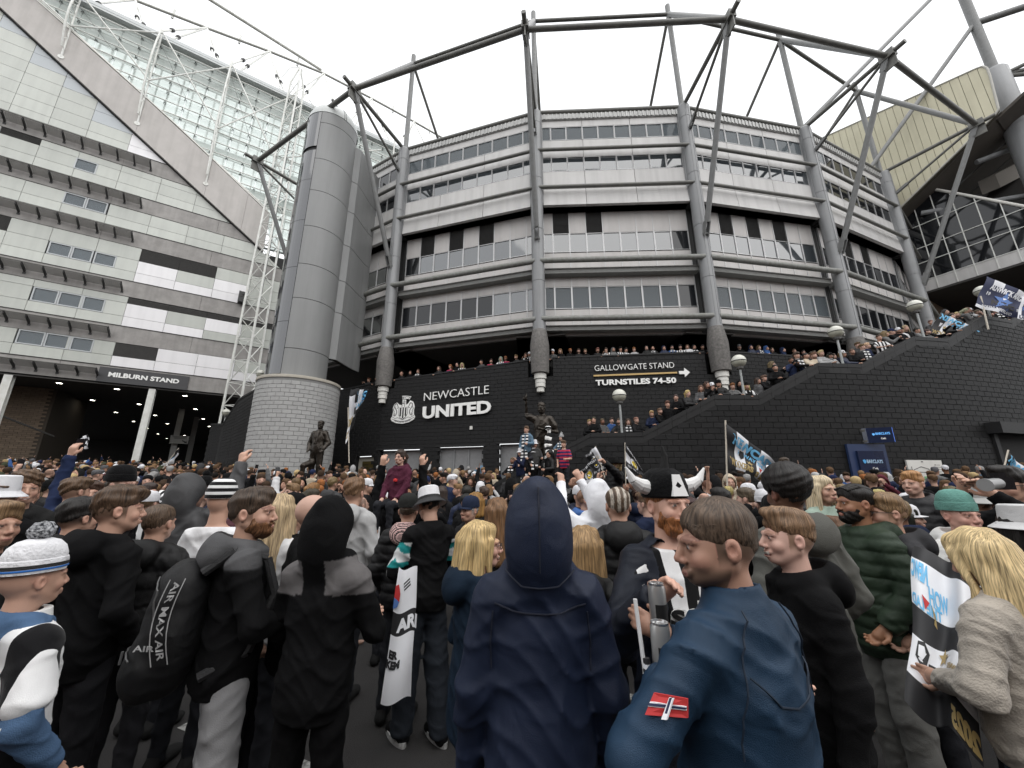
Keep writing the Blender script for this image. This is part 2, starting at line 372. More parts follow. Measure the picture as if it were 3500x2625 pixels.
for a, b_, r in (((33.41,20.0,34.0), (25.6,22.5,23.6), .14), ((36.5,19.2,42.0), (18.3,19.2,23.5), .13), ((33.4,20.0,34.0), (39.0,17.5,33.9), .22), ((18.3,19.3,23.6), (25.61,22.55,30.9), .09)):
    tubes('long_stay', [(a, b_, r)], tube_l)
rm = thing('roof_mast', (33.4, 20, 0), 'thick grey roof mast rising beside the cream cladding box on the far right', 'mast')
b = B(); b.lathe((33.35,20.0,0), [(.0,15.2),(.62,15.2),(.62,24.5),(.60,24.5),(.60,24.6),(.62,24.6),(.62,29.3),(.5,29.5),(0,29.5)], 24); put('mast_casing', b, col_m, rm, smooth=True)
b = B(); b.tube((33.38,20,29.4), (33.5,20,44), .27, 14); put('mast_tube', b, tube_l, rm, smooth=True)
b = B()
for e in ((37.5,17.6,29.9), (38.5,18.0,28.9), (39,17.8,27.0)): b.tube((33.6,20,29.0), e, .13, 10)
put('mast_stay', b, tube_d, rm, smooth=True)

# ---------------------------------------------------------------- black block walls
BL, BH = .405, .195
def blockmesh(l, h, m, name='block'):
    b = B(); g = .006; e = .008
    a, c = l/2-g, h/2-g
    b.v = [(-a,0,-c),(a,0,-c),(a,0,c),(-a,0,c),(-a+e,-.012,-c+e),(a-e,-.012,-c+e),(a-e,-.012,c-e),(-a+e,-.012,c-e)]
    b.f = [(4,5,6,7),(0,1,5,4),(1,2,6,5),(2,3,7,6),(3,0,4,7)]; b.m = [0]*5
    me = bpy.data.meshes.new(name); me.from_pydata(b.v, [], b.f); me.materials.append(m); return me
def lay_blocks(par, places, m, lim=300, l=BL, h=BH, name='block'):
    """places: (x, y, z, rz, width-scale); the largest in view are parts, the rest one joined part"""
    places.sort(key=lambda p: p[0]**2+p[1]**2+(p[2]-EYE)**2)
    me = blockmesh(l, h, m, name); off = par.location
    for x, y, z, rz, w in places[:lim]:
        o = bpy.data.objects.new(name, me); COL.objects.link(o); o.parent = par
        o.location = (x-off.x, y-off.y, z-off.z); o.rotation_euler = (0, 0, rz); o.scale = (w, 1, 1)
    rest = places[lim:]
    if rest:
        n = len(me.vertices); base = np.array([v.co for v in me.vertices]); P = np.array(rest)
        co, si = np.cos(P[:,3]), np.sin(P[:,3])
        jit = rng.uniform(-.0025, .0025, len(P))
        X = base[None,:,0]*P[:,4:5]; Y = base[None,:,1]+jit[:,None]
        V = np.stack([P[:,0:1]+X*co[:,None]-Y*si[:,None], P[:,1:2]+X*si[:,None]+Y*co[:,None], P[:,2:3]+np.repeat(base[None,:,2], len(P), 0)], -1).reshape(-1, 3)
        F_ = [tuple(i+n*k for i in p.vertices) for k in range(len(P)) for p in me.polygons]
        r = bpy.data.meshes.new('block_courses'); r.from_pydata(V.tolist(), [], F_); r.materials.append(m)
        put('block_courses', r, m, par, kind='stuff')
def clip_poly_wall(F, poly, o0, o1, par, m, name='wall_core'):
    b = B(); b.prism(poly, F, o0, o1); return put(name, b, m, par)
mw = thing('block_wall', (2, 18.5, .8), 'tall black block wall carrying the white NEWCASTLE UNITED and GALLOWGATE STAND lettering', 'wall')
TOPZ = {0:(7.25,7.40), 1:(7.42,7.83), 2:(7.90,8.08), 3:(8.12,8.16), 4:(8.2,8.4), 5:(8.4,8.4)}
OPEN = {1: [(-.1,2.55,.8,3.60), (3.45,5.95,.8,3.66), (6.7,9.2,.8,3.74)], 0: [(7.0,8.5,.8,3.32)]}   # window and door recesses
HW = mw
places = []
for k in range(6):
    F, L = bayF(k); z0, z1 = TOPZ[k]; ua, ub = .0, L
    tz = lambda u: z0+(z1-z0)*u/L
    # core as vertical strips so that openings stay open
    ops = OPEN.get(k, []); cuts = sorted({0.0, .62, L-.62, L} | {max(0, o[0]) for o in ops} | {min(L, o[1]) for o in ops})
    b = B()
    for u0, u1 in zip(cuts[:-1], cuts[1:]):
        um = (u0+u1)/2; base = .2
        for o in ops:
            if o[0] < um < o[1]: base = o[3]
        notch = (um < .62 or um > L-.62)
        h0, h1 = (6.95, 6.95) if notch else (tz(u0)-.02, tz(u1)-.02)
        b.hexa([F(u0,base,-.3),F(u1,base,-.3),F(u1,base,0),F(u0,base,0),F(u0,h0,-.3),F(u1,h1,-.3),F(u1,h1,0),F(u0,h0,0)])
    put('wall_core', b, joint_m, mw)
    b = B(); b.hexa([F(.62,z0-.03,-.34),F(L-.62,z1-.03,-.34),F(L-.62,z1-.03,.035),F(.62,z0-.03,.035),F(.62,z0+.04,-.34),F(L-.62,z1+.04,-.34),F(L-.62,z1+.04,.035),F(.62,z0+.04,.035)])
    put('coping', b, cope_m, mw)
    ax, ay, _ = F(0,0,0); bx, by, _ = F(1,0,0); rz = atan2(by-ay, bx-ax)
    for r in range(40):
        z = .3+BH*r+BH/2
        if z+BH/2 > z1+.02: break
        u = (-.5 if r % 2 else 0)*BL+BL/2
        while u < L+.1:
            w = 1.0; uu = u
            lo, hi = max(0.0, u-BL/2), min(L, u+BL/2)
            if z > 6.9: lo, hi = max(lo, .62), min(hi, L-.62)
            if hi-lo > .08 and z+BH/2 < tz(u)+.03:
                bad = any(o[0]+.02 < (lo+hi)/2 < o[1]-.02 and z-BH/2 < o[3]-.08 for o in ops)
                if not bad: x, y, _ = F((lo+hi)/2, 0, 0); places.append((x, y, z, rz, (hi-lo)/BL))
            u += BL
lay_blocks(mw, places, block_m)
# recessed windows, the reception door panel
F, L = bayF(1)
for u0, u1, z1, n in ((-.05,2.5,3.55,2), (3.5,5.9,3.62,3), (6.75,8.85,3.70,2)):
    b = B(); b.slab(F, u0, u1, z1-.06, z1, -.26, -.2); b.slab(F, u0, u0+.07, 1.0, z1, -.26, -.2); b.slab(F, u1-.07, u1, 1.0, z1, -.26, -.2)
    for i in range(1, n): b.slab(F, u0+(u1-u0)*i/n-.03, u0+(u1-u0)*i/n+.03, 1.0, z1, -.26, -.2)
    b.slab(F, u0, u1, 2.35, 2.41, -.26, -.205)
    w = put('ground_window', b, mat('grey_window_frame', (.22,.225,.23), .5), mw)
    b = B(); b.slab(F, u0, u1, .9, z1, -.29, -.265); put('pane', b, mat('net_blind_glass', (.20,.205,.21), .18, 0, (.27,.275,.28), 6, .6, spec=.8), w)
    b = B(); b.slab(F, u0-.15, u1+.15, z1+.02, z1+.10, -.05, .035); put('lintel', b, cope_m, mw)
F0, L0 = bayF(0)
b = B(); b.slab(F0, 7.05, 8.45, .8, 3.28, -.28, -.22); put('reception_panel', b, mat('pale_render', (.48,.46,.40), .8, 0, (.40,.38,.33), 14, .6), mw)
br = thing('brass_plaque', F0(7.9,2.6,-.2), 'brass SOUTH WEST RECEPTION plaque on the pale panel beside the grey drum', 'sign')
b = B(); b.slab(F0, 7.42, 8.40, 2.52, 3.03, -.21, -.17); put('plate', b, mat('brass_plate', (.12,.09,.03), .5, .4), br)
lettering('SOUTH WEST', F0, 7.47, 2.80, 7.95, 2.80, .09, -.168, .006, letter_k, br); lettering('RECEPTION', F0, 7.47, 2.64, 7.93, 2.64, .09, -.168, .006, letter_k, br)
b = B(); b.box(F(5.3,4.55,.05), (.14,.06,.17), -.3); tag(put('wall_lamp', b, white_m), 'small white sensor box on the black wall below the NEWCASTLE UNITED sign', 'sensor')

# lettering on the wall
sg = thing('wall_sign', F(4.3,5.1,0), 'white NEWCASTLE UNITED raised lettering beside the crest on the black wall', 'sign')
lettering('NEWCASTLE', F, 2.58, 6.085, 6.24, 6.235, .43, .10, .05, letter_w, sg, -.012)
lettering('UNITED', F, 2.56, 5.107, 6.38, 5.225, .655, .10, .07, letter_w, sg, .038)
b = B()
for u, z in ((2.7,6.3), (6.1,6.45), (2.7,5.4), (6.2,5.5)): b.tube(F(u,z,0), F(u,z,.11), .02, 6)
put('fixing', b, letter_k, sg)
F2, L2 = bayF(2)
sg2 = thing('wall_sign', F2(4.6,6.9,0), 'white GALLOWGATE STAND TURNSTILES 74-50 lettering with gold bar on the black wall', 'sign')
lettering('GALLOWGATE STAND', F2, 2.64, 7.158, 6.48, 7.275, .285, .07, .04, letter_w, sg2, -.012)
lettering('TURNSTILES 74-50', F2, 2.65, 6.418, 6.49, 6.508, .285, .07, .05, letter_w, sg2, .035)
b = B(); b.hexa([F2(2.575,6.885,.0),F2(6.59,6.997,.0),F2(6.59,6.997,.08),F2(2.575,6.885,.08),F2(2.575,6.965,.0),F2(6.59,7.077,.0),F2(6.59,7.077,.08),F2(2.575,6.965,.08)]); put('gold_bar', b, gold_m, sg2)
b = B(); b.prism([(6.68,6.95),(6.93,6.955),(6.93,6.80),(7.19,7.035),(6.94,7.265),(6.935,7.11),(6.68,7.105)], F2, .06, .10); put('arrow', b, letter_w, sg2)

# crest: shield with stripes, two sea-horses, castle with flag, scroll
cr = thing('wall_crest', F(1.33,5.6,.1), 'white club crest with striped shield, two sea-horses and castle flag on the black wall', 'crest')
def cf(x, y): return (1.33+x*.78, 5.62+y*.78)
def blob(pts, o0, o1, m, name, par):
    b = B(); b.prism([cf(*p) for p in pts], F, o0, o1); return put(name, b, m, par)
ol = [(-.95,-.50),(-.86,-.66),(-.5,-.82),(0,-.88),(.5,-.80),(.86,-.62),(.95,-.45),(.84,-.28),(.82,.0),(.86,.3),(.72,.62),(.5,.72),(.34,.5),(.16,.42),(.16,.86),(.42,.78),(.55,1.0),(.2,1.06),(-.16,1.08),(-.14,.42),(-.34,.46),(-.55,.62),(-.74,.52),(-.84,.25),(-.8,.0),(-.84,-.3)]
blob(ol, .03, .07, letter_w, 'crest_plate', cr)
sh = [(-.34,.22),(.34,.26),(.33,-.2),(.2,-.42),(0,-.56),(-.22,-.44),(-.34,-.22)]
blob([(x*1.08, y*1.08) for x, y in sh], .07, .078, letter_k, 'shield_outline', cr); blob(sh, .078, .084, letter_w, 'shield', cr)
for x0, x1, yb in ((-.26,-.14,-.36), (-.05,.06,-.5), (.15,.26,-.34)): blob([(x0,.22),(x1,.24),(x1,yb-.02),(x0,yb)], .084, .09, letter_k, 'shield_stripe', cr)
def stroke(pts, w, m, name):
    b = B()
    for (x0,y0),(x1,y1) in zip(pts[:-1], pts[1:]):
        d = Vector((x1-x0, y1-y0)).normalized(); q = Vector((-d.y, d.x))*w/2
        b.prism([cf(x0-q.x,y0-q.y), cf(x1-q.x,y1-q.y), cf(x1+q.x,y1+q.y), cf(x0+q.x,y0+q.y)], F, .07, .08)
    return put(name, b, m, cr)
for s in (-1, 1):
    stroke([(s*.45,.42),(s*.55,.55),(s*.68,.5),(s*.70,.35),(s*.62,.2),(s*.52,.05),(s*.5,-.12),(s*.58,-.28),(s*.7,-.32),(s*.72,-.2),(s*.62,-.16)], .045, letter_k, 'sea_horse')
    stroke([(s*.72,.3),(s*.78,.12),(s*.70,-.02),(s*.74,-.14)], .03, letter_k, 'sea_horse_fin')
    stroke([(s*.48,.40),(s*.42,.34),(s*.40,.25),(s*.5,.2)], .03, letter_k, 'sea_horse_leg')
stroke([(-.12,.3),(-.12,.56),(-.06,.56),(-.06,.50),(.0,.50),(.0,.56),(.08,.56),(.08,.3)], .03, letter_k, 'castle')
stroke([(-.12,.58),(-.13,1.02)], .03, letter_k, 'flag_pole'); stroke([(-.12,1.0),(.1,.98),(.22,1.0),(.48,.95),(.38,.83),(.1,.8),(-.1,.84)], .025, letter_k, 'crest_flag')
for x, y in ((-.06,.94),(.06,.9),(-.05,.86),(.0,.7),(.06,.64),(-.03,.62)): stroke([(x,y),(x+.05,y+.01)], .05, letter_k, 'crest_mark')
stroke([(-.88,-.5),(-.5,-.66),(0,-.72),(.5,-.65),(.88,-.47)], .02, letter_k, 'scroll_edge'); stroke([(-.86,-.36),(-.6,-.5),(-.4,-.44),(-.2,-.54),(0,-.6),(.2,-.54),(.4,-.44),(.6,-.48),(.86,-.34)], .02, letter_k, 'scroll_edge')
v, f = text_verts('NEWCASTLE UNITED', .01, .5); x0, x1 = v[:,0].min(), v[:,0].max(); vv = []
for x, y, z in v:
    t = (x-x0)/(x1-x0)*2-1; vv.append(F(*cf(t*.66, -.80+.14*t*t+y*.16), .075+.006*z))
b = B(); b.add(vv, f); put('scroll_lettering', b, letter_k, cr)

# ---------------------------------------------------------------- stair wall (arc) with landings
RS = 43.0
def arcF(a, z, o=0.0):      # a = arc length on the stair wall, o outward
    t = a/RS; r = RS+o; return (CX+sin(t)*r, CY-cos(t)*r, z)
PROF = [(-9.2,1.1), (-8.3,1.9), (-5.02,3.53), (-3.28,3.53), (-.74,4.80), (.78,4.80), (3.15,6.0), (4.84,6.0), (7.5,7.22), (9.15,7.25), (11.75,8.5), (13.7,8.55), (16.3,9.8), (24,10.4)]
def prof(a):
    for (a0,z0),(a1,z1) in zip(PROF[:-1], PROF[1:]):
        if a0 <= a <= a1: return z0+(z1-z0)*(a-a0)/(a1-a0)
    return PROF[0][1] if a < PROF[0][0] else PROF[-1][1]
sw = thing('stair_wall', arcF(3, .5), 'black block stair wall climbing to the right in front of the stand, with sloping coping', 'wall')
b = B(); cp = B(); A = np.unique(np.round(np.concatenate([np.arange(-9.2, 24, .4), [p[0] for p in PROF]]), 3))
for a0, a1 in zip(A[:-1], A[1:]):
    h0, h1 = prof(a0)-.02, prof(a1)-.02
    b.hexa([arcF(a0,.1,-.3),arcF(a1,.1,-.3),arcF(a1,.1,0),arcF(a0,.1,0),arcF(a0,h0,-.3),arcF(a1,h1,-.3),arcF(a1,h1,0),arcF(a0,h0,0)])
put('wall_core', b, joint_m, sw)
for (a0,z0),(a1,z1) in zip(PROF[:-1], PROF[1:]):
    n = max(1, int((a1-a0)/.45))
    for i in range(n):
        p, q = a0+(a1-a0)*i/n+.004, a0+(a1-a0)*(i+1)/n-.004; h0, h1 = prof(p), prof(q); c = B()
        c.hexa([arcF(p,h0-.14,-.33),arcF(q,h1-.14,-.33),arcF(q,h1-.14,.03),arcF(p,h0-.14,.03),arcF(p,h0,-.33),arcF(q,h1,-.33),arcF(q,h1,.03),arcF(p,h0,.03)])
        c.hexa([arcF(p,h0-.36,-.01),arcF(q,h1-.36,-.01),arcF(q,h1-.36,.014),arcF(p,h0-.36,.014),arcF(p,h0-.145,-.01),arcF(q,h1-.145,-.01),arcF(q,h1-.145,.014),arcF(p,h0-.145,.014)])
        put('coping_stone', c, cope_m, sw)
places = []
SHUT = (9.95, 14.0, 3.60)
for r in range(52):
    z = .15+BH*r+BH/2; a = -9.2+(BL/2 if r % 2 else 0)
    while a < 23.5:
        if z+BH/2 < min(prof(a-BL/2), prof(a+BL/2))-.17 and not (SHUT[0] < a < SHUT[1] and z < SHUT[2]-.02):
            x, y, _ = arcF(a, 0); places.append((x, y, z, a/RS, 1.0))
        a += BL
lay_blocks(sw, places, block_m)
# stairs and landings behind the wall
b = B()
A = np.arange(-9, 23.5, .34)
for a in A:
    z = prof(a+.17)-1.02; b.hexa([arcF(a,z-.3,-3.4),arcF(a+.34,z-.3,-3.4),arcF(a+.34,z-.3,-.3),arcF(a,z-.3,-.3),arcF(a,z,-3.4),arcF(a+.34,z,-3.4),arcF(a+.34,z,-.3),arcF(a,z,-.3)])
put('stair_tread', b, conc, sw)
# lamps on the landings
lamp_glass = mat('frosted_lamp_glass', (.62,.62,.56), .22, 0, (.50,.50,.44), 3, .6, spec=.6)
def lamp(x, y, z, h, label, r=.245):
    t = thing('street_lamp', (x, y, z), label, 'lamp', 'globe lamps along the walls')
    b = B(); b.lathe((x, y, z), [(0,0),(.07,0),(.07,.03),(.042,.04),(.038,h-.25)], 12); put('lamp_post', b, mat('galvanised_post', (.33,.345,.34), .5, .3), t, smooth=True)
    b = B(); c = z+h; b.lathe((x, y, c), [(r*cos(q), r*sin(q)) for q in np.linspace(radians(4), pi/2, 9)], 24); put('upper_globe', b, lamp_glass, t, smooth=True)
    b = B(); b.lathe((x, y, c), [(r*cos(q)*.97, r*sin(q)*.9) for q in np.linspace(radians(-3), radians(-62), 8)]+[(.10,-r*.84)], 24); put('lower_globe', b, mat('lamp_bowl', (.50,.50,.42), .2, 0, (.40,.40,.33), 3, .6), t, smooth=True)
    b = B(); b.lathe((x, y, c), [(r*1.0,-.012),(r*1.03,0),(r*1.0,.012)], 24); b.lathe((x, y, c-r*.95), [(0,-.06),(.11,-.05),(.12,0),(.11,.04)], 14); put('lamp_band', b, louv_m, t, smooth=True)
for i, (a, h) in enumerate(((-3.94,1.33), (.38,1.28), (4.28,1.28), (8.2,1.38), (12.6,1.3))):
    x, y, z = arcF(a, prof(a)-.02, -.12); lamp(x, y, z, h, 'globe street lamp on the '+('lowest','second','third','fourth','topmost')[i]+' landing of the black stair wall')
# cash machine, bracket sign, map board, roller shutter
navy = mat('navy_panel', (.018,.035,.095), .4, 0, (.024,.042,.105), 2, .7)
navy_d = mat('dark_navy_glass', (.012,.022,.055), .12, spec=.8); cyan = mat('sign_blue', (.10,.33,.70), .5, emit=.5)
at = thing('cash_machine', arcF(4.2,.6,.1), 'navy BARCLAYS cash machine panel standing against the black stair wall', 'cash machine')
b = B(); b.slab(arcF, 3.5, 4.9, .5, 3.13, .02, .10); put('surround', b, navy, at)
b = B(); b.slab(arcF, 3.76, 4.72, 1.95, 2.90, .10, .16); put('header_panel', b, navy_d, at)
b = B(); b.slab(arcF, 3.8, 4.7, .9, 1.9, .08, .12); put('machine_recess', b, seam_m, at)
lettering('BARCLAYS', arcF, 4.02, 2.50, 4.60, 2.50, .115, .165, .008, mat('pale_blue_print', (.42,.60,.78), .5), at, .01); lettering('Cash', arcF, 4.18, 2.28, 4.37, 2.28, .09, .165, .008, letter_w, at, .015)
b = B(); b.prism([(3.88,2.60),(3.95,2.62),(4.0,2.58),(3.99,2.52),(3.94,2.48),(3.89,2.53)], arcF, .165, .172); put('eagle_mark', b, mat('eagle_blue', (.08,.38,.75), .5), at)
bs = thing('bracket_sign', arcF(4.45,3.4,.2), 'small illuminated BARCLAYS Cash box sign jutting above the cash machine', 'sign')
def sgF(u, z, o=0.0):      # box sign stands out from the wall, turned to the left
    x, y, _ = arcF(4.2, 0, .06); t = radians(-28); return (x+u*cos(t)-o*-sin(t)*-1, y+u*sin(t)-o*cos(t), z)
b = B(); b.slab(sgF, 0, .66, 3.16, 3.66, 0, .12); put('sign_box', b, navy_d, bs)
b = B(); b.slab(sgF, .662, .675, 3.17, 3.65, .01, .11); put('light_edge', b, mat('blue_light', (.10,.22,.75), .5, emit=1.2), bs)
b = B(); b.slab(sgF, -.06, .0, 3.2, 3.26, .03, .09); b.slab(sgF, -.06, 0, 3.56, 3.62, .03, .09); put('bracket', b, louv_m, bs)
lettering('BARCLAYS', sgF, .22, 3.42, .58, 3.42, .08, .122, .006, cyan, bs, .01); lettering('Cash', sgF, .33, 3.27, .45, 3.27, .06, .122, .006, letter_w, bs, .015)
b = B(); b.prism([(.13,3.47),(.17,3.48),(.20,3.46),(.19,3.42),(.16,3.40),(.135,3.43)], sgF, .122, .126); put('eagle_mark', b, cyan, bs)
mb = thing('map_board', arcF(6.35,1.2,.1), 'white stadium map board on the black wall right of the cash machine', 'map board')
b = B(); b.slab(arcF, 5.63, 7.05, 1.55, 2.62, .02, .07); put('board', b, white_m, mb)
b = B()
for p, q in (((5.85,2.3),(6.15,2.4)),((6.15,2.4),(6.45,2.32)),((6.45,2.32),(6.5,2.0)),((5.85,2.3),(5.8,2.05)),((5.8,2.05),(6.1,1.85)),((6.1,1.85),(6.5,2.0)),((6.0,2.22),(6.35,2.22)),((6.35,2.22),(6.36,2.0))):
    d = Vector((q[0]-p[0], q[1]-p[1])).normalized()*.009; b.prism([(p[0]+d.y,p[1]-d.x),(q[0]+d.y,q[1]-d.x),(q[0]-d.y,q[1]+d.x),(p[0]-d.y,p[1]+d.x)], arcF, .07, .074)
for i in range(7): b.slab(arcF, 6.72, 6.78, 2.45-i*.075, 2.475-i*.075, .07, .074); b.slab(arcF, 6.8, 6.95, 2.455-i*.075, 2.465-i*.075, .07, .074)
b.slab(arcF, 6.63, 6.65, 1.7, 2.4, .07, .074); b.slab(arcF, 5.76, 5.78, 2.1, 2.4, .07, .074); b.slab(arcF, 6.2, 6.28, 2.55, 2.58, .07, .074)
put('map_lines', b, louv_m, mb)
b = B(); b.slab(arcF, 6.18, 6.38, 1.9, 2.08, .07, .075); put('pitch_mark', b, mat('map_green', (.18,.42,.20), .7), mb)
rsx = thing('roller_shutter', arcF(12,.6,.1), 'dark roller shutter under a boxed hood at the right end of the stair wall', 'shutter')
b = B(); b.slab(arcF, 9.7, 14.2, 3.60, 4.0, .0, .42); put('shutter_hood', b, cope_m, rsx)
b = B(); b.slab(arcF, 9.86, 10.06, .3, 3.6, .0, .09); b.slab(arcF, 14.0, 14.2, .3, 3.6, 0, .09); put('shutter_jamb', b, cope_m, rsx)
sl = mat('shutter_slat', (.06,.058,.056), .5, .3, (.085,.083,.08), 5, .6)
z = .5; me = None
while z < 3.58:
    b = B()
    for a0 in np.arange(10.06, 13.9, .96):
        b.hexa([arcF(a0,z,-.06),arcF(a0+.96,z,-.06),arcF(a0+.96,z,.0),arcF(a0,z,.0),arcF(a0,z+.07,-.06),arcF(a0+.96,z+.07,-.06),arcF(a0+.96,z+.07,-.025),arcF(a0,z+.07,-.025)])
    put('shutter_slat', b, sl, rsx); z += .075

# ---------------------------------------------------------------- buildings across the street, behind the viewer (added out of view to darken the lower facades; seen in the window reflections)
rb = mat('red_brick', (.20,.10,.07), .85, 0, (.14,.07,.05), 2.5, .6)
for i, (x0, x1, y0, h) in enumerate(((-62,-30,-16,15), (-29,-6,-21,18), (-5,22,-22,14), (23,58,-15,17))):
    o = link('added_building', None, None, ((x0+x1)/2, y0-6, 0)); o['kind'] = 'structure'
    b = B(); b.box(((x0+x1)/2, y0-6, h/2), (x1-x0, 12, h)); put('wall', b, rb, o)
    b = B(); b.box(((x0+x1)/2, y0-6, h+.2), (x1-x0+.6, 12.6, .4)); put('cornice', b, conc, o)
    for z in np.arange(1.6, h-2, 3.4):
        for x in np.arange(x0+1.6, x1-1, 3.2):
            b = B(); b.box((x, y0+.02, z+.9), (1.3, .08, 1.8)); f = put('window', b, white_m, o); b = B(); b.box((x, y0+.05, z+.9), (1.1, .06, 1.6)); put('pane', b, glass_d, f)
# ---------------------------------------------------------------- end wall of the large stand on the left
MS = 1.4; MP = Vector((-18.182, 18.810)); MDx, MDy = .8364, .5481
def MF(u, z, o=0.0):
    return ((MP.x+MDx*u+MDy*o)*MS, (MP.y+MDy*u-MDx*o)*MS, EYE+(z-EYE)*MS)
def clip(poly, fn):
    out = []
    for i, p in enumerate(poly):
        q = poly[(i+1) % len(poly)]; a, c = fn(*p), fn(*q)
        if a <= 0: out.append(p)
        if a*c < 0: t = a/(a-c); out.append((p[0]+(q[0]-p[0])*t, p[1]+(q[1]-p[1])*t))
    return out
LOWX = [(-14,28.2), (-9.04,24.44), (-7.95,23.89), (-6.62,23.02), (-5.18,21.95), (-3.64,20.94), (3.3,15.70), (4,15.2)]
UPX = [(-14,30.4), (-8.31,26.36), (-5.53,24.55), (-1.72,21.96), (2.63,18.78), (3.4,18.2), (4,17.8)]
def lin(T, u):
    for (a,b_),(c,d) in zip(T[:-1], T[1:]):
        if a <= u <= c: return b_+(d-b_)*(u-a)/(c-a)
    return T[0][1] if u < T[0][0] else T[-1][1]
low = lambda u: 15.70-.7484*(u-3.3); upp = lambda u: lin(UPX, u)
mil = thing('stadium_stand', MF(-2, 6.5, 0), 'grey panelled end of the left stand above the MILBURN STAND sign', 'stadium stand')
US = [-14.5,-13.1,-11.7,-10.3,-9.0,-7.68,-6.38,-5.05,-3.46,-1.84,-.25,1.38,3.03,4.5]
ROWS = [(7.45,7.96),(7.96,8.65),(9.56,10.06),(10.06,10.78),(10.78,11.13),(12.02,12.54),(12.54,13.22),(13.22,13.95),(14.87,15.37),(15.37,16.04),(16.95,17.46),(17.46,18.13),(18.13,18.5),(19.45,19.9),(19.9,20.57),(20.57,21.26),(21.26,21.95),(21.95,22.63),(22.63,23.3),(23.3,24.0),(24.0,24.7),(24.7,25.4),(25.4,26.1),(26.1,26.8)]
WINS = {1:(7,[(-5.0,-4.17),(-4.15,-3.36),(-3.33,-2.58)]), 3:(7,[(-5.0,-4.18),(-4.16,-3.38),(-3.36,-2.6)]), 6:(7,[(-5.0,-4.24),(-4.22,-3.5),(-3.44,-2.66)]), 9:(7,[(-5.07,-4.3),(-4.28,-3.52)]), 11:(7,[(-5.1,-4.3)])}
LOUV = {(1,9),(4,9),(4,10),(4,11),(4,12),(7,9),(7,10),(7,5),(12,5),(7,4)}
WHITE = {(0,9),(0,10),(0,11),(0,12),(1,10),(1,11),(2,9),(2,10),(3,9),(3,11),(5,9),(5,10),(5,11),(6,9),(6,11),(13,8),(14,8),(15,8)}
BLUE = {(15,7),(16,7),(17,6),(18,6),(18,5),(19,5),(20,5),(20,4),(21,4)}
core = B(); core.prism([(-14.5,6.6),(6,6.6),(6,15.6),(3.3,15.6),(-14.5,29.0)], MF, -.5, -.05); put('backing_wall', core, seam_m, mil)
for r, (z0, z1) in enumerate(ROWS):
    for c in range(len(US)-1):
        u0, u1 = US[c]+.008, US[c+1]-.008
        if z0 > low(u0): continue
        m = mil_w if (r, c) in WHITE else mil_b if (r, c) in BLUE else mil_p
        if (r, c) in LOUV and z1 < low(u1):
            b = B(); b.slab(MF, u0, u1, z0+.01, z1-.01, -.05, -.035, 1); z = z0+.02
            while z < z1-.03:
                b.hexa([MF(u0,z,-.01),MF(u1,z,-.01),MF(u1,z+.025,-.035),MF(u0,z+.025,-.035),MF(u0,z+.012,-.005),MF(u1,z+.012,-.005),MF(u1,z+.037,-.03),MF(u0,z+.037,-.03)], 0); z += .05
            put('louvre', b, [louv_m, seam_m], mil); continue
        ws = [w for w in (WINS[r][1] if r in WINS else []) if w[0] < u1-.1 and w[1] > u0+.1]
        spans = []; x = u0
        for w in ws:
            if w[0]-x > .06: spans.append((x, w[0]-.008))
            x = max(x, w[1]+.008)
        if u1-x > .06: spans.append((x, u1))
        for a, e in spans:
            poly = clip([(a,z0+.008),(e,z0+.008),(e,z1-.008),(a,z1-.008)], lambda u, z: z-low(u)+.02)
            if len(poly) < 3: continue
            b = B(); b.prism(poly, MF, 0, -.05); put('panel', b, m, mil)
office = mat('glowing_office_wall', (.60,.68,.70), .8, 0, (.34,.37,.38), 1.2, .7, emit=.45); tube_light = mat('office_tube_light', (1,.9,.55), .5, emit=5)  # office wall glows by itself in place of the room's lighting
for r, (c, ws) in WINS.items():
    z0, z1 = ROWS[r]
    for i, (a, e) in enumerate(ws):
        b = B(); w = .05
        b.slab(MF, a, e, z0+.01, z0+.01+w, -.06, .01); b.slab(MF, a, e, z1-.01-w, z1-.01, -.06, .01); b.slab(MF, a, a+w, z0+.01+w, z1-.01-w, -.06, .009); b.slab(MF, e-w, e, z0+.01+w, z1-.01-w, -.06, .009)
        f = put('window', b, mat('pale_window_frame', (.45,.47,.48), .4), mil)
        g = B(); g.slab(MF, a+w, e-w, z0+.01+w, z1-.01-w, -.035, -.03); put('pane', g, win_glass, f)
        g = B(); g.slab(MF, a+.01, e-.01, z0+.02, z1-.02, -.42, -.40); put('glow_wall', g, office, f)
        if i == 0 or (r == 9 and i == 0):
            g = B(); g.slab(MF, a+w, a+w+.2, z0+.05, z1-.05, -.12, -.11); put('office_blind', g, mat('pale_blind', (.62,.72,.73), .7), f)
        if (r, i) in ((6,0),(3,1),(1,1),(6,2)) and r != 3:
            g = B(); g.tube(MF(a+.3,z0+.42,-.3), MF(a+.42,z0+.25,-.38), .022, 6); put('office_light', g, tube_light, f)
        g = B()
        for q in range(3): x = a+.2+q*.17+random.random()*.05; g.slab(MF, x, x+.09, z0+.07, z0+.12+random.random()*.12, -.3, -.22)
        put('desk_clutter', g, white_m, f)
